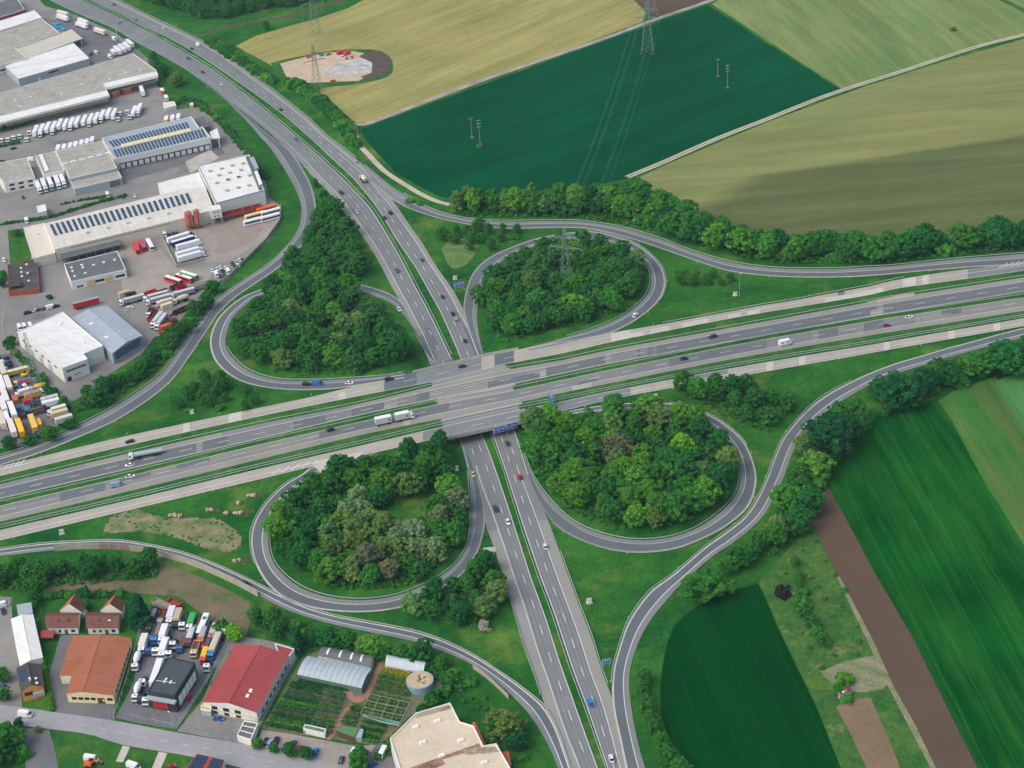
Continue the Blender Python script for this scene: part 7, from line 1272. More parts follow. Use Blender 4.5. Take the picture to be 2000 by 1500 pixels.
for x, y, d, k, c, lab in ((492,108,(30,9),'trailer',CRM,'beige box trailer at the far corner of the truck yard'),(487,140,(-30,-10),'semi',W_,'white truck pointing left in the far truck yard'),(652,172,(30,12),'trailer',W_,'white box trailer behind another in the far truck yard'),(636,198,(-30,-11),'semi',W_,'second white truck in the far truck yard'),(782,246,(28,10),'trailer',CRM,'beige trailer with green front beside the motorway'),
    (893,300,(14,8),'van',W_,'white van beside the beige trailer'),(860,437,(14,8),'van',W_,'white van below the trailer cluster'),(752,410,(8,8),'van',W_,'white van by the scrap pile'),(888,410,(15,11),'short_trailer',CRM,'beige short trailer of the trailer cluster'),(920,395,(15,14),'trailer',W_,'first white trailer of the cluster'),(955,380,(15,14),'trailer',W_,'second white trailer of the cluster'),(990,366,(15,14),'trailer',W_,'third white trailer of the cluster'),(1015,342,(15,12),'trailer',CRM,'beige trailer at the right of the cluster'),
    (1110,712,(-10,-26),'trailer',W_,'white trailer backed to the long warehouse'),(900,735,(22,-8),'container',OR_,'left orange container at the long warehouse'),(988,708,(22,-6),'container',OR_,'right orange container at the long warehouse'),(1268,712,(8,16),'container',OR_,'small orange container on the lawn edge'),(1298,765,(5,12),'container',CRM,'small beige container below the orange one'),(105,1155,(12,-3),'car',DB,'dark blue car by the hedge in the yard'),(18,1255,(10,-2),'car',K_,'dark car at the left edge of the yard'),(248,1240,(12,0),'van',W_,'white van between two grey roofs'),(1912,1183,(12,-2),'estate',SIL,'silver car beside the motorway fence'),(710,415,(6,12),'digger',S(120,100,84),'brown loader by the scrap pile'),(370,588,(12,-3),'car',DB,'blue car beside the white low hall')):
    V(k, x/4, y/4, d, lab, c, c, group='vehicles on the industrial estate', s=1.0)
for k, (x, y) in enumerate(((430,190),(452,180),(468,205),(440,212),(486,218),(498,225))): o = V('container', x/4, y/4, (6, 2), rowlab(k, 6, 'blue plastic bale stack', ' in the far truck yard'), S(30,160,210), c3=S(60,180,226), group='blue bale stacks', s=.55)
# buses and trailers by the factory
t2 = lambda x, y: (x/4, 375 + y/4)
for x, y, d, k, c, c2, lab in ((1063,437,(17,30),'bus',S(214,30,48),S(220,60,70),'left red bus behind the workshop'),(1114,415,(17,30),'bus',S(196,30,48),S(190,80,88),'right red bus behind the workshop'),(1172,410,(16,30),'bus',W_,W_,'white bus beside the red buses'),(1412,358,(36,-11),'semi',K_,W_,'white trailer with dark cab, uppermost in the fenced row'),(1446,385,(36,-11),'semi',W_,DB,'blue sided trailer in the fenced row'),(1470,416,(36,-10),'trailer',W_,W_,'white trailer without cab in the fenced row'),(1488,472,(36,-10),'semi',W_,W_,'white truck second from below in the fenced row'),(1500,505,(36,-10),'semi',W_,W_,'lowest white truck in the fenced row'),
    (1355,688,(28,9),'bus',S(214,50,60),W_,'white roofed red bus at the dusty yard edge'),(1440,672,(28,9),'bus',S(206,60,66),W_,'white roofed bus with red middle'),(1478,650,(28,9),'bus',S(90,200,90),W_,'white roofed bus with green rear')):
    p = t2(x, y); V(k, p[0], p[1], d, lab, c, c2, W_ if k == 'semi' else (S(220,70,60) if 'red middle' in lab else None), 'buses and trucks by the factory')
for x, y, d, k, c, lab in ((583,727,(28,-7),'bus',W_,'left white bus on the gravel yard'),(712,697,(26,-7),'bus',W_,'white bus right of another on the gravel yard'),(592,683,(26,-7),'bus',S(236,214,150),'cream topped bus behind the white bus'),(716,655,(26,-7),'bus',W_,'white bus in front of the orange bus'),(682,632,(30,-8),'bus',OR_,'orange bus beside the gravel bins')):
    V(k, 350+x/4, 250+y/4, d, lab, c, c if c != W_ else W_, group='buses on the gravel yard')
cars = [(1285,325,'van',W_),(1323,333,'car',K_),(1355,322,'car',K_),(1383,318,'car',DB),(1660,612,'car',W_),(1690,640,'van',W_),(1700,598,'car',W_),(1722,585,'car',W_),(1738,612,'car',K_),(1760,590,'car',W_),(1782,617,'van',W_),(1720,655,'car',K_),(1752,645,'car',DG),(1815,555,'car',K_),(1845,545,'car',SIL),(1870,530,'car',W_),(1900,527,'car',K_),(1835,580,'car',K_),(1862,570,'car',W_),(1885,552,'car',DG)]
for k, (x, y, kd, c) in enumerate(cars): p = t2(x, y); V(kd, p[0], p[1], (4, 9), '%s %s parked %s' % ('white' if c == W_ else 'dark' if c in (K_, DG, DB) else 'silver', 'van' if kd == 'van' else 'car', 'by the silos' if k < 4 else 'in the left block of the wall side car park' if k < 13 else 'in the right block of the wall side car park'), c, group='cars parked by the silos' if k < 4 else 'cars in the wall side car park')
for k, (x, y, c, kd) in enumerate(((215,938,K_,'suv'),(278,920,W_,'car'),(305,914,DG,'car'),(350,907,DG,'car'),(397,893,W_,'van'),(435,888,K_,'suv'),(180,38,DB,'car'),(1052,25,W_,'car'),(960,35,DB,'car'),(840,18,W_,'van'),(208,220,W_,'van'),(30,530,W_,'suv'),(152,1055,W_,'van'),(190,1048,W_,'van'),(236,1042,W_,'van'),(1012,903,W_,'suv'))):
    p = t2(x, y); V(kd, p[0], p[1], (10, -3) if k < 6 or k > 14 else (4, 9), ('%s %s ' % ('white' if c == W_ else 'dark', 'van' if kd == 'van' else 'car')) + ('%s from the left along the lane wall' % ORD[k] if k < 6 else ('at the office corner','below the low hedge','beside a blue car by the hedge','near the kiosk hedge','on the lane above the factory','on the left lane by the lawn','leftmost behind the white hall','middle one behind the white hall','rightmost behind the white hall','alone in front of the junk yard')[k-6]), c, group='vehicles parked along the lanes')
# junk and truck yard below the workshop
t6 = lambda x, y: (240 + x/11.1, 540 + y/11.1)
DL = (-30, 8)
for x, y, d, k, c, c2, c3, lab in ((200,500,DL,'semi_sheeted',W_,GY,LG,'grey tipper truck alone beside the red container'),(715,425,DL,'semi_sheeted',W_,GY,LG,'upper grey tipper in the stack of three'),(775,495,DL,'semi_sheeted',W_,GY,LG,'middle grey tipper in the stack of three'),(895,550,DL,'sheeted',W_,CRM,CRM,'cream tipper below the stack of three'),(1290,360,DL,'semi_sheeted',W_,GY,LG,'grey tipper with red lettering patch near the trees'),(1665,205,(30,-9),'open_trailer',GY,GY,TAN,'dusty tipper trailer against the trees'),(1250,490,(-22,7),'mixer',CRM,CRM,None,'cream mixer in the junk yard'),
    (590,765,(-14,22),'tipper',W_,S(150,44,44),S(70,60,56),'red tipper with white cab'),(650,850,(-14,22),'open_trailer',S(150,40,56),S(150,40,56),S(60,64,60),'dark red skip trailer beside the red tipper'),(740,935,(-17,22),'semi_sheeted',W_,GY,LG,'left grey truck of a close pair'),(830,975,(-17,22),'semi_sheeted',W_,GY,LG,'right grey truck of a close pair'),(1290,715,(20,-8),'bin',S(104,58,52),GY,S(70,40,36),'big rust brown skip'),(1070,985,(20,-8),'bin',S(160,50,46),GY,S(120,60,54),'bright red open skip'),(925,1100,(20,-6),'container',S(220,80,56),GY,S(226,84,60),'orange red container at the yard corner'),(905,1195,(18,-6),'bin',S(160,52,50),GY,W_,'red skip with white scrap'),(950,1020,(20,-8),'bin',S(110,90,76),GY,S(150,150,130),'brown skip full of rubble'),(950,635,(18,-6),'container',CRM,GY,CRM,'cream container among the tippers'),(30,370,(20,-6),'container',TAN,GY,TAN,'tan container beside the lane'),(620,345,(12,-4),'bin',S(200,50,60),GY,RD,'red bin behind the tippers'),(430,420,(6,-2),'bin',S(120,34,44),GY,S(90,40,44),'dark red bin behind the tippers'),(170,400,(26,-8),'bin',S(90,50,50),GY,S(80,60,56),'dark brown skip behind the grey tipper'),(1120,770,(-8,12),'digger',S(60,70,70),S(220,130,70),None,'excavator with orange boom on the sand heap'),(1130,225,(20,-8),'bin',S(80,60,66),GY,S(90,60,64),'dark skip below the buses'),(1260,240,(10,-4),'bin',S(170,40,54),GY,S(150,40,54),'small red skip below the buses'),(860,330,(26,-9),'bin',S(90,96,100),GY,S(110,110,110),'grey scrap skip below the dusty yard')):
    p = t6(x, y); V(k, p[0], p[1], d, lab, c, c2, c3, 'trucks and skips of the junk yard')
p = t2(672, 868); o = V('trailer', p[0], p[1], (40, -10), 'long red container trailer with a grey roof', RD, c3=GY, group='trucks and skips of the junk yard')
p = t2(840, 835)
# dense trailer yard at the left edge
t5_ = lambda x, y: (x/12.5, 660 + y/12.5); t8 = lambda x, y: (x/12.5, 760 + y/12.5); DC = (9, 24)
for f, x, y, d, k, c, c2, c3, lab in ((t5_,65,790,DC,'trailer',TAN,TAN,CRM,'tan trailer at the top of the left trailer column'),(t5_,205,1135,DC,'trailer',S(220,206,192),W_,S(226,214,200),'pale pink beige trailer in the left trailer column'),(t5_,40,1130,DC,'trailer',W_,W_,W_,'white trailer at the left edge, upper'),(t8,130,190,DC,'trailer',W_,W_,S(226,222,214),'cream white trailer, second in the left column'),(t8,310,535,DC,'trailer',W_,W_,W_,'bright white trailer above the yellow trailer'),(t8,492,955,DC,'trailer',S(240,176,10),YE,S(244,190,40),'golden yellow trailer at the column end'),(t8,75,400,DC,'trailer',W_,W_,S(226,222,214),'white trailer in the outer column, upper'),(t8,155,700,DC,'short_trailer',W_,W_,W_,'short white trailer in the outer column'),(t8,300,960,DC,'trailer',S(226,214,204),W_,S(228,218,208),'cream trailer at the end of the outer column'),(t8,40,760,DC,'trailer',CRM,CRM,CRM,'beige trailer cut by the left edge'),(t8,812,850,DC,'trailer',S(226,180,70),YE,S(232,190,90),'pale yellow trailer with blue front'),(t8,905,1050,DC,'tractor',DB,W_,None,'blue tractor unit under the pale yellow trailer'),(t8,945,850,DC,'container',YE,YE,YE,'yellow container beside the round tree'),(t8,640,1010,DC,'flatbed',S(110,60,60),S(120,60,70),None,'dark red flatbed frame between yellow trailers'),
    (t5_,80,470,(-20,6),'tractor',S(50,110,120),W_,None,'teal tractor unit at the top of the trailer yard'),(t5_,140,580,(-20,8),'tractor',W_,W_,None,'white tractor unit above the blue one'),(t5_,170,660,(-20,8),'tractor',S(10,130,210),W_,None,'bright blue tractor unit in the left yard'),(t5_,205,750,(-20,8),'tractor',W_,W_,None,'white tractor unit above the yellow tipper'),(t5_,390,830,(-24,6),'semi_sheeted',YE,S(206,170,70),S(214,208,190),'yellow tipper truck in the left yard'),(t5_,610,890,(14,-5),'digger',YE,YE,None,'yellow excavator in the left yard'),(t5_,540,1065,(-24,6),'sheeted',S(238,214,160),S(226,110,40),S(100,110,160),'orange tipper with blue sheet in the left yard'),(t5_,590,1215,(-10,3),'tractor',S(20,100,190),W_,None,'blue tractor beside the yellow mixer'),(t5_,690,1165,(-8,3),'tractor',W_,W_,None,'white tractor behind the yellow mixer'),(t5_,880,1225,(-24,7),'mixer',YE,S(228,180,70),None,'yellow concrete mixer truck by the pylon'),(t5_,570,1340,(-20,6),'rigid',W_,CRM,S(224,214,204),'white box truck beside the yellow swap body'),(t5_,800,1385,(24,-7),'short_trailer',S(240,166,40),YE,GY,'orange yellow swap body with grey roof'),(t5_,1010,1320,(8,10),'van',W_,W_,None,'white van at the pylon foot'),
    (t8,365,255,(9,22),'container',S(206,104,50),OR_,S(206,104,50),'orange container in the left trailer column'),(t8,310,130,(9,22),'container',S(90,72,70),BRN,S(96,78,76),'dark brown container above the orange one'),(t8,415,430,(8,12),'container',BL_,BL_,S(24,120,200),'left of two blue cab boxes'),(t8,640,495,(8,12),'container',BL_,BL_,S(24,120,200),'right of two blue cab boxes'),(t8,720,290,(14,-3),'van',S(200,50,80),W_,None,'crimson van among the scrap'),(t8,1215,250,(12,-3),'short_trailer',W_,W_,S(214,210,204),'dirty white swap body, uppermost of three'),(t8,1240,340,(12,-3),'short_trailer',W_,W_,W_,'dirty white swap body, middle of three'),(t8,1380,520,(-24,7),'rigid',W_,S(214,200,166),S(226,220,200),'cream box truck at the yard corner'),(t8,1450,600,(24,-7),'short_trailer',S(206,190,150),W_,S(210,196,160),'tan swap body below the cream box truck'),(t8,1560,740,(24,-7),'short_trailer',S(200,204,196),W_,S(206,206,196),'grey white swap body half under a tree'),(t8,120,935,(10,3),'car',W_,W_,None,'white car at the end of the trailer yard'),(t8,880,360,(14,-3),'bin',S(60,84,90),GY,S(90,104,104),'scrap skip with green tint'),(t8,900,440,(16,-4),'flatbed',S(90,90,96),S(100,92,90),None,'stripped flatbed truck in the scrap corner'),(t8,930,550,(18,-5),'bin',S(96,84,80),GY,S(110,100,96),'brown scrap skip in the trailer yard'),(t8,560,620,(9,20),'bin',S(80,66,70),GY,S(90,70,74),'low dark skip between the trailers')):
    p = f(x, y); V(k, p[0], p[1], d, lab, c, c2, c3, 'trailers and trucks of the left yard', s=.62 if 'cab box' in lab else 1.0)
# truck dealer yard
t7 = lambda x, y: (250 + x/10, 1160 + y/10); DV = (-8, 24)
for x, y, d, k, c, c2, c3, lab in ((468,505,(-9,28),'semi_tipper',K_,S(90,96,102),S(160,164,166),'long dark grey open tipper beside the fence'),(705,235,(20,9),'open_trailer',S(160,156,136),GY,S(150,146,126),'sheeted beige trailer parked crosswise'),(880,175,(-20,-8),'tipper',S(150,60,56),S(170,56,60),S(150,80,60),'red truck at the far end of the dealer yard'),(665,445,DV,'tipper',W_,S(150,70,50),S(140,76,56),'white cab tipper with rusty body'),(835,440,DV,'rigid',W_,W_,W_,'white box truck in the far row'),(965,480,DV,'rigid',K_,S(206,184,150),TAN,'tan box truck with black cab'),(1075,575,DV,'tractor',W_,W_,None,'white tractor unit beside the green tipper'),(1235,545,DV,'sheeted',W_,S(60,160,84),S(70,170,96),'green tipper with white cab'),(1375,565,DV,'flatbed',S(60,160,90),S(110,80,84),None,'brown flatbed with green cab'),(1468,610,(-9,22),'bus',W_,W_,DG,'white coach in the dealer yard'),
    (570,715,DV,'semi_tipper',S(20,130,210),S(120,112,104),S(150,140,128),'grey tipper with bright blue cab'),(690,795,DV,'rigid',W_,W_,W_,'white box truck in the second row'),(770,865,DV,'tractor',W_,W_,None,'white tractor unit beside the second row box truck'),(895,945,DV,'tractor',W_,W_,None,'white tractor unit with bare chassis'),(1040,955,DV,'flatbed',S(20,110,170),S(120,80,60),None,'blue cab flatbed in the middle of the yard'),(1215,840,DV,'sheeted',PUR,S(110,90,100),LG,'purple cab tipper with grey sheet'),(1450,820,(-7,22),'sheeted',OR_,S(150,150,146),S(170,170,166),'orange cab truck with grey body'),(1668,745,(-9,22),'sheeted',S(170,120,120),S(150,140,136),S(190,184,176),'grey sheeted truck near the hedge'),(1545,950,(-8,18),'tipper',S(170,60,70),S(80,84,86),S(90,110,110),'red cab skip loader'),(1315,1060,DV,'tipper',CRM,S(200,190,160),S(120,76,56),'beige tipper loaded with brown earth'),(1690,1015,(-11,26),'semi_sheeted',S(20,120,200),S(170,160,146),S(200,190,176),'long grey trailer with blue cab along the hedge'),(1830,790,(9,-14),'tractor',W_,W_,None,'white tractor unit facing away by the hedge'),
    (295,985,DV,'rigid',W_,W_,S(226,218,204),'cream roofed box truck by the fence'),(425,1065,DV,'tractor',S(20,84,150),W_,None,'dark blue tractor unit in the front row'),(555,1075,DV,'tractor',W_,W_,None,'white tractor unit right of the dark blue one'),(690,1085,DV,'rigid',W_,W_,W_,'white box truck in the front row'),(815,1130,DV,'tractor',W_,W_,None,'rightmost white tractor unit of the front row'),(170,1305,DV,'mixer',W_,W_,None,'white concrete mixer by the fence'),(1490,1190,DV,'rigid',S(226,50,56),S(244,190,50),YE,'yellow box truck with red cab'),(1560,1385,DV,'tractor',W_,W_,None,'white tractor unit by the red hall fence'),(560,1560,DV,'trailer',W_,W_,W_,'white trailer behind the dark office')):
    p = t7(x, y); V(k, p[0], p[1], d, lab, c, c2, c3, 'trucks of the dealer yard', s=.8 if k == 'rigid' and 'yellow' in lab else 1.0)
t4 = lambda x, y: (x/4, 1125 + y/4); tt5 = lambda x, y: (500 + x/4, 1125 + y/4)
for f, x, y, d, k, c, c2, lab in ((t4,1120,812,DV,'tractor',W_,W_,'white tractor unit left of the dark office'),(t4,1072,900,DV,'mixer',W_,W_,'white concrete mixer in front of the dark office'),(t4,1108,935,DV,'tractor',K_,W_,'black tractor unit beside the dark office'),(t4,1148,955,DV,'tractor',W_,W_,'white tractor unit touching the dark office'),(t4,1475,942,(7,-14),'car',RD,W_,'red car right of the dark office'),(t4,1708,1108,(16,1),'car',S(30,90,180),W_,'blue car in front of the red hall'),(t4,18,218,(10,-3),'van',W_,W_,'white vehicle at the left edge behind the white hut'),(t4,25,272,(2,10),'car',K_,W_,'dark car at the left edge behind the white hut'),(t4,15,812,(10,2),'car',DB,W_,'dark blue car at the left edge beside the lane'),(t4,28,858,(10,2),'car',DG,W_,'grey car at the left edge beside the lane'),(t4,700,1462,(14,1),'digger',OR_,OR_,'orange loader on the lawn by the street'),(t4,712,1420,(14,2),'van',W_,W_,'white pickup beside the orange loader'),(t4,1042,1478,(16,5),'van',W_,W_,'white van on the lawn at the bottom edge'),(t4,1330,1488,(12,-5),'car',RD,W_,'red car at the bottom edge beside the solar roof'),
    (tt5,75,1285,(4,-12),'car',K_,W_,'dark car at the left end of the nursery car park'),(tt5,102,1305,(5,-12),'car',S(150,186,216),W_,'light blue car in the nursery car park'),(tt5,155,1283,(4,-10),'suv',K_,W_,'black car beside the light blue car'),(tt5,290,1305,(4,-10),'car',DG,W_,'grey car between two round trees'),(tt5,330,1342,(4,-12),'car',RD,W_,'red car between two round trees'),(tt5,462,1370,(5,-12),'suv',S(20,120,200),W_,'bright blue car right of the round trees'),(tt5,665,1430,(5,-13),'car',S(60,80,92),W_,'dark teal car in the middle of the car park'),(tt5,765,1372,(4,-8),'van',W_,W_,'white van at the nursery hedge'),(tt5,845,1366,(8,2),'car',DB,W_,'small blue car at the nursery hedge'),(tt5,987,1375,(-8,15),'van',W_,W_,'large white van beside the beige building'),(tt5,905,1468,(9,-5),'car',S(40,80,140),W_,'blue car near the large white van')):
    p = f(x, y); V(k, p[0], p[1], d, lab, c, c2, None, 'vehicles parked in the lower left')
# machines on the building site
for x, y, k, c, lab in ((665,102,'container',RD,'left red site container on the excavation'),(677,103,'container',RD,'right red site container on the excavation'),(669,107,'digger',W_,'white digger on the excavation'),(677,112,'digger',OR_,'orange digger on the excavation'),(688,110,'digger',OR_,'second orange digger on the excavation'),(603,110,'bin',S(200,90,80),'small red skip on the sand'),(628,106,'bin',S(120,140,160),'grey blue skip on the sand'),(641,105,'bin',S(140,110,100),'brown skip on the sand'),(650,157,'bin',S(190,110,84),'orange skip at the near edge of the sand')):
    V(k, x, y, (8, -2), lab, c, c, c, 'machines on the building site', s=.9 if 'site container' in lab else .6)

# ------------------------------------------------------------------ pylons, wires, poles, lamps
M_lattice = plain('pylon_steel', S(118,142,134), .6, .3, .1)
def pylon(px, py, hgt, arms, rz, label, bw=5.2):
    p = G(px, py); o = empty('power_pylon', p, rz, label, 'pylon', 'lattice power pylons'); legs, br = MB(), MB(); w = lambda z: bw/2*(1 - z/hgt)**1.25 + .55
    lv = [0] + [hgt*(1 - (1 - k/11)**1.25) for k in range(1, 12)]
    for sx in (-1, 1):
        for sy in (-1, 1):
            mb = MB()
            for a, b in zip(lv[:-1], lv[1:]): mb.bar((sx*w(a), sy*w(a), a), (sx*w(b), sy*w(b), b), .17)
            mb.build('leg', M_lattice, o)
    for a, b in zip(lv[:-1], lv[1:]):
        for (ux, uy), (vx, vy) in (((-1,-1),(1,-1)),((1,-1),(1,1)),((1,1),(-1,1)),((-1,1),(-1,-1))):
            br.bar((ux*w(a), uy*w(a), a), (vx*w(b), vy*w(b), b), .1).bar((vx*w(a), vy*w(a), a), (ux*w(b), uy*w(b), b), .1)
    q = br.build('bracing', M_lattice, o); q['kind'] = 'stuff'
    tips = []
    for z, L in arms:
        mb = MB()
        for s in (-1, 1):
            mb.bar((0, -.5, z), (s*L, 0, z+.1), .2).bar((0, .5, z), (s*L, 0, z+.1), .2).bar((0, 0, z+1.6), (s*L, 0, z+.2), .2)
            for k in range(1, 5): t = k/5; mb.bar((s*L*t, -.5*(1-t), z), (s*L*t, 0, z+1.6*(1-t)+.15), .13).bar((s*L*t, -.5*(1-t), z), (s*L*(t+.16), .5*(1-t), z), .12)
        mb.build('cross_arm', M_lattice, o)
        for s in (-1, 1):
            for f in ((1.0, .5) if L > 9 else (1.0,)): mb2 = MB(); mb2.cyl((s*L*f, 0), .12, z-1.5, z, 6); mb2.build('insulator', M_kerb, o); tips.append(Matrix.Translation(p) @ Matrix.Rotation(rz, 4, 'Z') @ Vector((s*L*f, 0, z-1.5)))
    tips.append(Matrix.Translation(p) @ Vector((0, 0, hgt))); return o, tips
pa, pb = G(1106,556), G(1265,103); rz1 = math.atan2(pb.y-pa.y, pb.x-pa.x) - math.pi/2
o1, tp1 = pylon(1107, 560, 36, [(24,9.5),(30,8)], rz1 - .15, 'tall lattice pylon standing in the wood of the pylon loop'); o2, tp2 = pylon(1265, 103, 44, [(27,9.5),(33,8)], rz1, 'lattice pylon at the far edge of the dark crop field', 8)
pc, pd = G(621,180), G(80,792); rz2 = math.atan2(pd.y-pa.y, pd.x-pa.x) - math.pi/2
o3, tp3 = pylon(621, 180, 36, [(24,8),(29,6)], .4, 'lattice pylon beside the building site', 6); o4, tp4 = pylon(617, 68, 42, [(26,9),(32,8)], .4, 'lattice pylon in the dry meadow at the top edge', 7); o5, tp5 = pylon(79, 790, 42, [(26,9),(32,8)], rz2, 'lattice pylon between trailer yard and white hall', 7.5); o6, tp6 = pylon(1272, 30, 40, [(26,9),(32,8)], .3, 'distant pylon on the brown field at the top edge', 7)
M_wire = plain('power_line', S(128,148,140), .5, .3)
def wires(A, B, sag, label, r=.02):
    o = empty('power_line', A[0], 0, label, 'power line', 'power lines'); off = Vector(o.location)
    for a, b in zip(A, B):
        mb = MB(); n = 14; pts = [a + (b-a)*(k/n) - Vector((0,0,4*sag*(k/n)*(1-k/n))) for k in range(n+1)]
        for u, v in zip(pts[:-1], pts[1:]): mb.bar(u-off, v-off, r*2)
        mb.build('wire', M_wire, o)
wires(tp1, tp2, 9, 'wires across the dark crop field between two pylons', .022); wires(tp1, tp5, 10, 'wires over the upper left loop to the left pylon', .02)
far = [Vector((x.x-330, x.y-160, x.z)) for x in tp4]; wires(tp4, far, 7, 'wires over the wood at the top edge', .028); far = [Vector((x.x-300, x.y-190, x.z)) for x in tp3]; wires(tp3, far, 7, 'wires from the building site pylon over the far motorway', .026); wires(tp3, tp4, 3, 'wires between the two pylons of the dry meadow', .026)
def pole(px, py, h, label, arms=0):
    p = P(px, py); o = empty('wooden_pole', p, .5, label, 'pole', 'wooden poles in the fields'); MB().cyl((0,0), .22, -.1, h, 8, .16).build('shaft', M_matte, o).color = S(150,140,128); MB().cyl((0,0), 1.6, .0, .12, 10, 1.2).build('bare_ring', M_soil2, o)
    for k in range(arms): mb = MB(); z = h - .6 - 2.2*k; mb.bar((-1.7,0,z), (1.7,0,z), .22); mb.build('crossbar', M_steel, o)
for x, y, h, l, a in ((938,286,19,'wooden pole with crossbars in the dark crop, left pair',3),(922,268,14,'thinner pole behind the left crossbar pole',1),(1421,171,17,'wooden pole with crossbars in the dark crop, right pair',3),(1402,149,13,'thinner pole behind the right crossbar pole',1),(1863,60,17,'pole with a bush at its foot in the mown meadow',1),(1830,44,13,'thin pole in the mown meadow',1)): pole(x, y, h, l, a)
def lamp(px, py, h, label, arm=2.0, rz=0.0):
    p = G(px, py); o = empty('street_lamp', p, rz, label, 'lamp post', 'lamp posts'); MB().cyl((0,0), .12, -.1, h, 8, .07).build('mast', M_steel, o); mb = MB(); mb.bar((0,0,h), (arm,0,h+.3), .1); mb.build('arm', M_steel, o); mb = MB(); mb.box(arm-.4,arm+.5,-.2,.2,h+.22,h+.4); mb.build('lamp_head', M_trim, o)
lamp(1444, 580, 14, 'tall thin mast in the grass below the upper right slip road', .8); lamp(215, 1403, 8, 'lamp post at the street corner of the rust roofed hall', 1.4, 2.5); lamp(341, 1425, 8, 'lamp post at the gate of the truck dealer yard', 1.4, 2.5)

# ------------------------------------------------------------------ signs
M_sign = plain('sign_blue', S(14,92,184), .45, .3); M_signw = plain('sign_white', S(232,238,242), .45, .3)
def panel(root, c, ux, w, h, rows, arrows=(), mat=M_sign, tilt=0.0):
    """blue panel facing -n, lettering as raised strokes; c = lower middle, ux = direction along the panel"""
    ux = ux.normalized(); n = Vector((ux.y, -ux.x, 0)); uz = Vector((0,0,1))
    def rect(name, x0, x1, z0, z1, off, m, par):
        mb = MB(); q = [c + ux*x0 + uz*z0 + n*off, c + ux*x1 + uz*z0 + n*off, c + ux*x1 + uz*z1 + n*off, c + ux*x0 + uz*z1 + n*off]; mb.add(q + [p - n*.06 for p in q], [(0,1,2,3),(7,6,5,4),(0,4,5,1),(1,5,6,2),(2,6,7,3),(3,7,4,0)]); return mb.build(name, m, par)
    bp = rect('panel', -w/2, w/2, 0, h, 0, M_signw, root); rect('field', -w/2+.14, w/2-.14, .14, h-.14, .03, mat, bp)
    rr = random.Random(int(w*100)); t = MB()
    def strk(x0, x1, z0, z1): q = [c + ux*x0 + uz*z0 + n*.06, c + ux*x1 + uz*z0 + n*.06, c + ux*x1 + uz*z1 + n*.06, c + ux*x0 + uz*z1 + n*.06]; t.add(q, [(0,1,2,3)])
    for x0, x1, z, hh in rows:                           # word-like rows of small uneven letter strokes
        x = x0
        while x < x1:
            a = rr.uniform(.16, .3); strk(x, x + a*.75, z, z + hh*rr.choice((.75, .75, 1.0))); strk(x, min(x1, x+a), z, z + hh*.22); x += a + .09
    for ax, az, k, ang in arrows:
        d = Vector((math.sin(ang), math.cos(ang))); e = Vector((d.y, -d.x)); pt = lambda u, v: c + ux*(ax + e.x*u + d.x*v) + uz*(az + e.y*u + d.y*v) + n*.06
        t.add([pt(-.13*k,-1*k), pt(.13*k,-1*k), pt(.13*k,.3*k), pt(-.13*k,.3*k)], [(0,1,2,3)]); t.add([pt(-.42*k,.25*k), pt(.42*k,.25*k), pt(0,1*k)], [(0,1,2)])
    q = t.build('lettering', M_signw, bp); q['kind'] = 'stuff'
ux = (P(1012,823,BH) - P(963,836,BH)); sg = empty('overhead_sign', P(987,835,BH), 0, 'pair of blue direction panels with white arrows on the bridge edge', 'sign'); oz = -1.9
panel(sg, P(975,845,4.2) - Vector(sg.location) + Vector((0,0,0)), ux, 6.2, 3.4, [(-1.7,1.4,2.15,.45),(-1.7,1.6,1.5,.45),(-.6,.5,.5,.45)], [(-2.4,1.7,.95,0),(2.2,1.7,.95,0)]); panel(sg, P(1000,838,4.2) - Vector(sg.location), ux, 5.6, 3.4, [(-.9,1.9,2.2,.45),(-.9,2.3,1.55,.45),(-.6,.6,.5,.4)], [(-1.8,1.6,.8,.8)])
for x, y in ((975,845),(1000,838)):
    for s in (-1.6, 1.6): mb = MB(); a = P(x, y, 4.2) - Vector(sg.location) + ux.normalized()*s + Vector((0,0,2.2)); nn = Vector((-ux.y, ux.x, 0)).normalized(); mb.bar(a - nn*.05, a + nn*1.6, .14); mb.build('bracket', M_steel, sg)
def road_sign(px, py, w, h, z0, label, rows, arrows=(), ux=None, mat=M_sign, split=None):
    p = G(px, py); o = empty('direction_sign', p, 0, label, 'sign', 'blue direction signs'); u = ux or Vector((.98, .2, 0))
    if split:
        panel(o, u*(-w*.25) + Vector((0,0,z0)), u, w*.48, h, rows, arrows, mat); panel(o, u*(w*.25) + Vector((0,0,z0)), u, w*.48, h, rows, (), mat)
    else: panel(o, Vector((0,0,z0)), u, w, h, rows, arrows, mat)
    for s in (-.32, .32): mb = MB(); q = u.normalized()*w*s + Vector((-u.y*.12, u.x*.12, 0)); mb.cyl((q.x, q.y), .1, -.3, z0+h*.9, 8); mb.build('post', M_steel, o)
road_sign(897, 566, 5.8, 2.9, 1.6, 'blue two part direction sign in the grass left of the pylon loop', [(-1.0,.9,1.8,.4),(-1.0,.6,1.2,.35)], [(-.6,.6,.4,1.57)], split=True)
road_sign(1185, 1302, 3.4, 2.2, 1.5, 'small blue direction sign in the grass at the fork of the right slip road', [(-1.2,.9,1.4,.3),(-1.2,1.1,.95,.3)], [(-.7,.45,.35,1.2)])
nB = (P(1076,783,BH) - P(1064,764,BH)); road_sign(1076, 792, 6.5, 4.6, 2.2, 'blue sign seen edge-on above the lower right loop wood', [(-2.4,2,3.2,.5),(-2.4,1.6,2.4,.5)], ux=Vector((nB.x, nB.y, 0)))
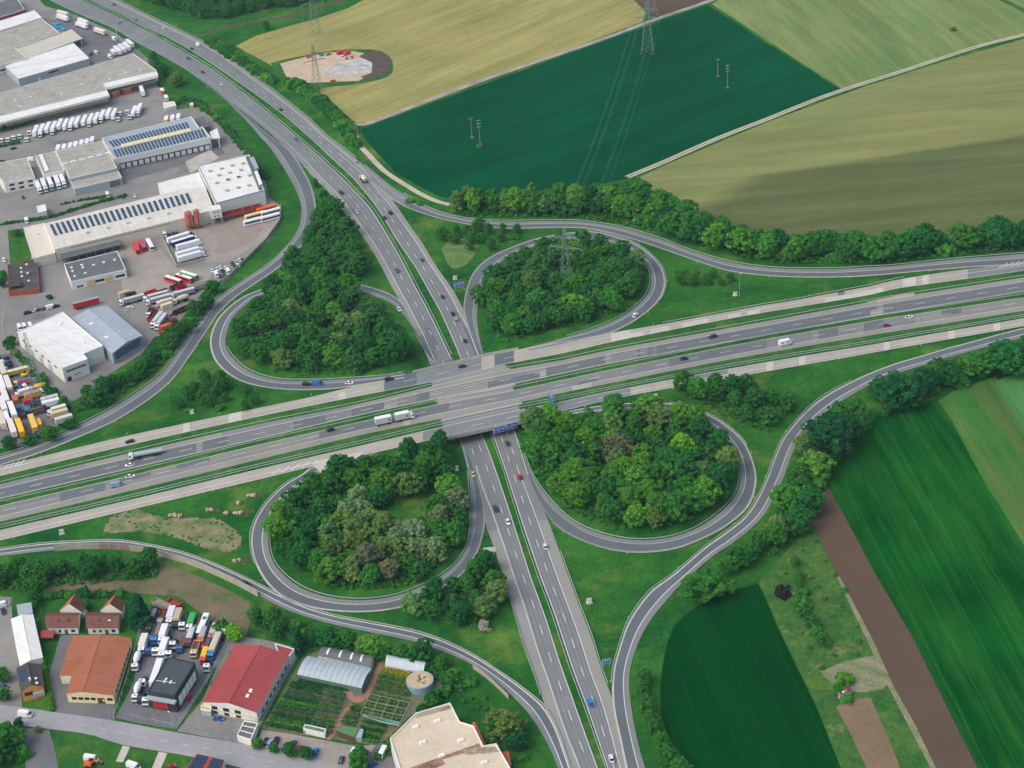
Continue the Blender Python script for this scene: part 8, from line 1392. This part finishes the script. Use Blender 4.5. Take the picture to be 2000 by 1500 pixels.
road_sign(957, 1086, 5.4, 2.6, 2.0, 'dark back of a direction sign beside the lower motorway', [], mat=M_roof_metal, ux=Vector((-.99, -.05, 0)))
road_sign(917, 560, 1.2, 1.0, 1.2, 'small triangular warning board beside the pylon loop', [], mat=M_red) if False else None
def back_sign(px, py, label): 
    o = empty('direction_sign', P(px, py, BH), 0, label, 'sign', 'sign backs on the bridge'); u = (P(884,704,BH) - P(842,713,BH)).normalized(); mb = MB(); mb.bar(-u*2.4 + Vector((0,0,.4)), u*2.4 + Vector((0,0,.4)), .1, 2.8); mb.build('panel', M_roof_metal, o)
    for k in range(5): mb = MB(); q = u*(-2.2+1.1*k) - Vector((-u.y, u.x, 0))*.1; mb.bar(q + Vector((0,0,-.9)), q + Vector((0,0,1.7)), .12); mb.build('rib', M_steel, o)
back_sign(852, 713, 'left grey sign back on the far bridge edge'); back_sign(876, 707, 'right grey sign back on the far bridge edge')
ga, gb = G(228, 65), G(266, 47); gt = empty('sign_gantry', ga, 0, 'grey sign gantry spanning the upper motorway near the top edge', 'gantry'); gd = gb - ga
for q in (Vector((0,0,0)), gd): mb = MB(); mb.cyl((q.x, q.y), .35, -.2, 7.6, 10); mb.build('post', M_steel, gt)
mb = MB()
for dz_ in (6.4, 7.5): mb.bar(Vector((0,0,dz_)), gd + Vector((0,0,dz_)), .3)
for k in range(10): mb.bar(gd*(k/10) + Vector((0,0,6.4)), gd*((k+1)/10) + Vector((0,0,7.5)), .14)
mb.build('beam', M_steel, gt)
for t in (.25, .6): mb = MB(); mb.bar(gd*(t-.1) + Vector((0,0,7)), gd*(t+.1) + Vector((0,0,7)), .2, 1.8); mb.build('sign_panel', M_roof_metal, gt)
# cabinets and rock piles in the grass
def cabinet(px, py, label, w=1.6, h=1.7):
    o = empty('cabinet', G(px, py), .3, label, 'cabinet', 'grey white roadside cabinets'); mb = MB(); mb.box(-w/2,w/2,-.6,.6,.15,h); mb.build('housing', M_trim, o); mb = MB(); mb.box(-w/2-.1,w/2+.1,-.7,.7,h,h+.12); mb.build('lid', M_kerb, o); mb = MB(); mb.box(-w/2-.4,w/2+.4,-1.0,1.0,-.1,.15); mb.build('base_slab', M_concrete, o)
for x, y, l in ((375,807,'white cabinet in the grass below the bushes'),(121,1042,'white cabinet in the grass above the lower slip road'),(1436,577,'white cabinet beside the tall thin mast'),(1151,1177,'white cabinet beside the lower motorway'),(1280,777,'white cabinet at the top of the lower right loop'),(889,545,'white cabinet behind the blue two part sign'),(891,948,'rust stained cabinet beside the lower left loop'),(891,918,'pale block near the bridge abutment')): cabinet(x, y, l, 1.8, 1.8)
M_rock = mottled('pale_rock', S(160,142,124), S(186,168,148), .6, 2.0, .12, .95, .1)
def rocks(px, py, n, label, seed):
    rng = random.Random(seed); o = empty('rock_pile', G(px, py), 0, label, 'rocks', 'rock piles in the grass')
    if n > 1: mb = MB(); mb.cyl((3.4, .6), 1.9, -.1, .18, 9, 1.3); mb.build('soil_heap', M_soil, o)
    for k in range(n):
        bm = bmesh.new(); bmesh.ops.create_icosphere(bm, subdivisions=2, radius=1); s = Vector((rng.uniform(1.0,1.9), rng.uniform(.8,1.4), rng.uniform(.6,1.1)))
        for v in bm.verts: v.co = Vector((v.co.x*s.x, v.co.y*s.y, v.co.z*s.z)) * rng.uniform(.55, 1.15)
        me = bpy.data.meshes.new('boulder'); bm.to_mesh(me); bm.free(); b = link('boulder', me, o, M_rock); b.location = (2.0*(k - (n-1)/2), rng.uniform(-.6,.6), .45); b.rotation_euler = (0, 0, rng.uniform(0, 3))
for k, (x, y, n, l) in enumerate(((343,1008,3,'rock pile nearest the bare patch'),(409,998,2,'rock pile in the middle of the grass'),(466,1002,2,'rock pile beside the lower left loop'),(490,968,2,'rock pile nearest the concrete lane'),(463,1095,2,'rock pile at the lower tip of the grass'),(442,1002,1,'single boulder between two rock piles'),(466,983,1,'small boulder below the topmost rock pile'))): rocks(x, y, n, l, k)

# ------------------------------------------------------------------ air between the aircraft and the ground
hz = MB(); hz.box(-1400, 1400, -300, 2300, -1.2, CAMH + 6); ho = link('haze', hz.mesh('haze')); ho['kind'] = 'stuff'; ho['label'] = 'thin haze in the air'
hm = bpy.data.materials.new('haze'); hm.use_nodes = True; hm.node_tree.nodes.clear(); ov = hm.node_tree.nodes.new('ShaderNodeOutputMaterial'); pv = hm.node_tree.nodes.new('ShaderNodeVolumePrincipled')
pv.inputs['Color'].default_value = (0.60, 0.88, 1.0, 1); pv.inputs['Density'].default_value = 0.000035; pv.inputs['Anisotropy'].default_value = 0.0
hm.node_tree.links.new(pv.outputs[0], ov.inputs['Volume']); ho.data.materials.append(hm); SC.cycles.volume_bounces = 0
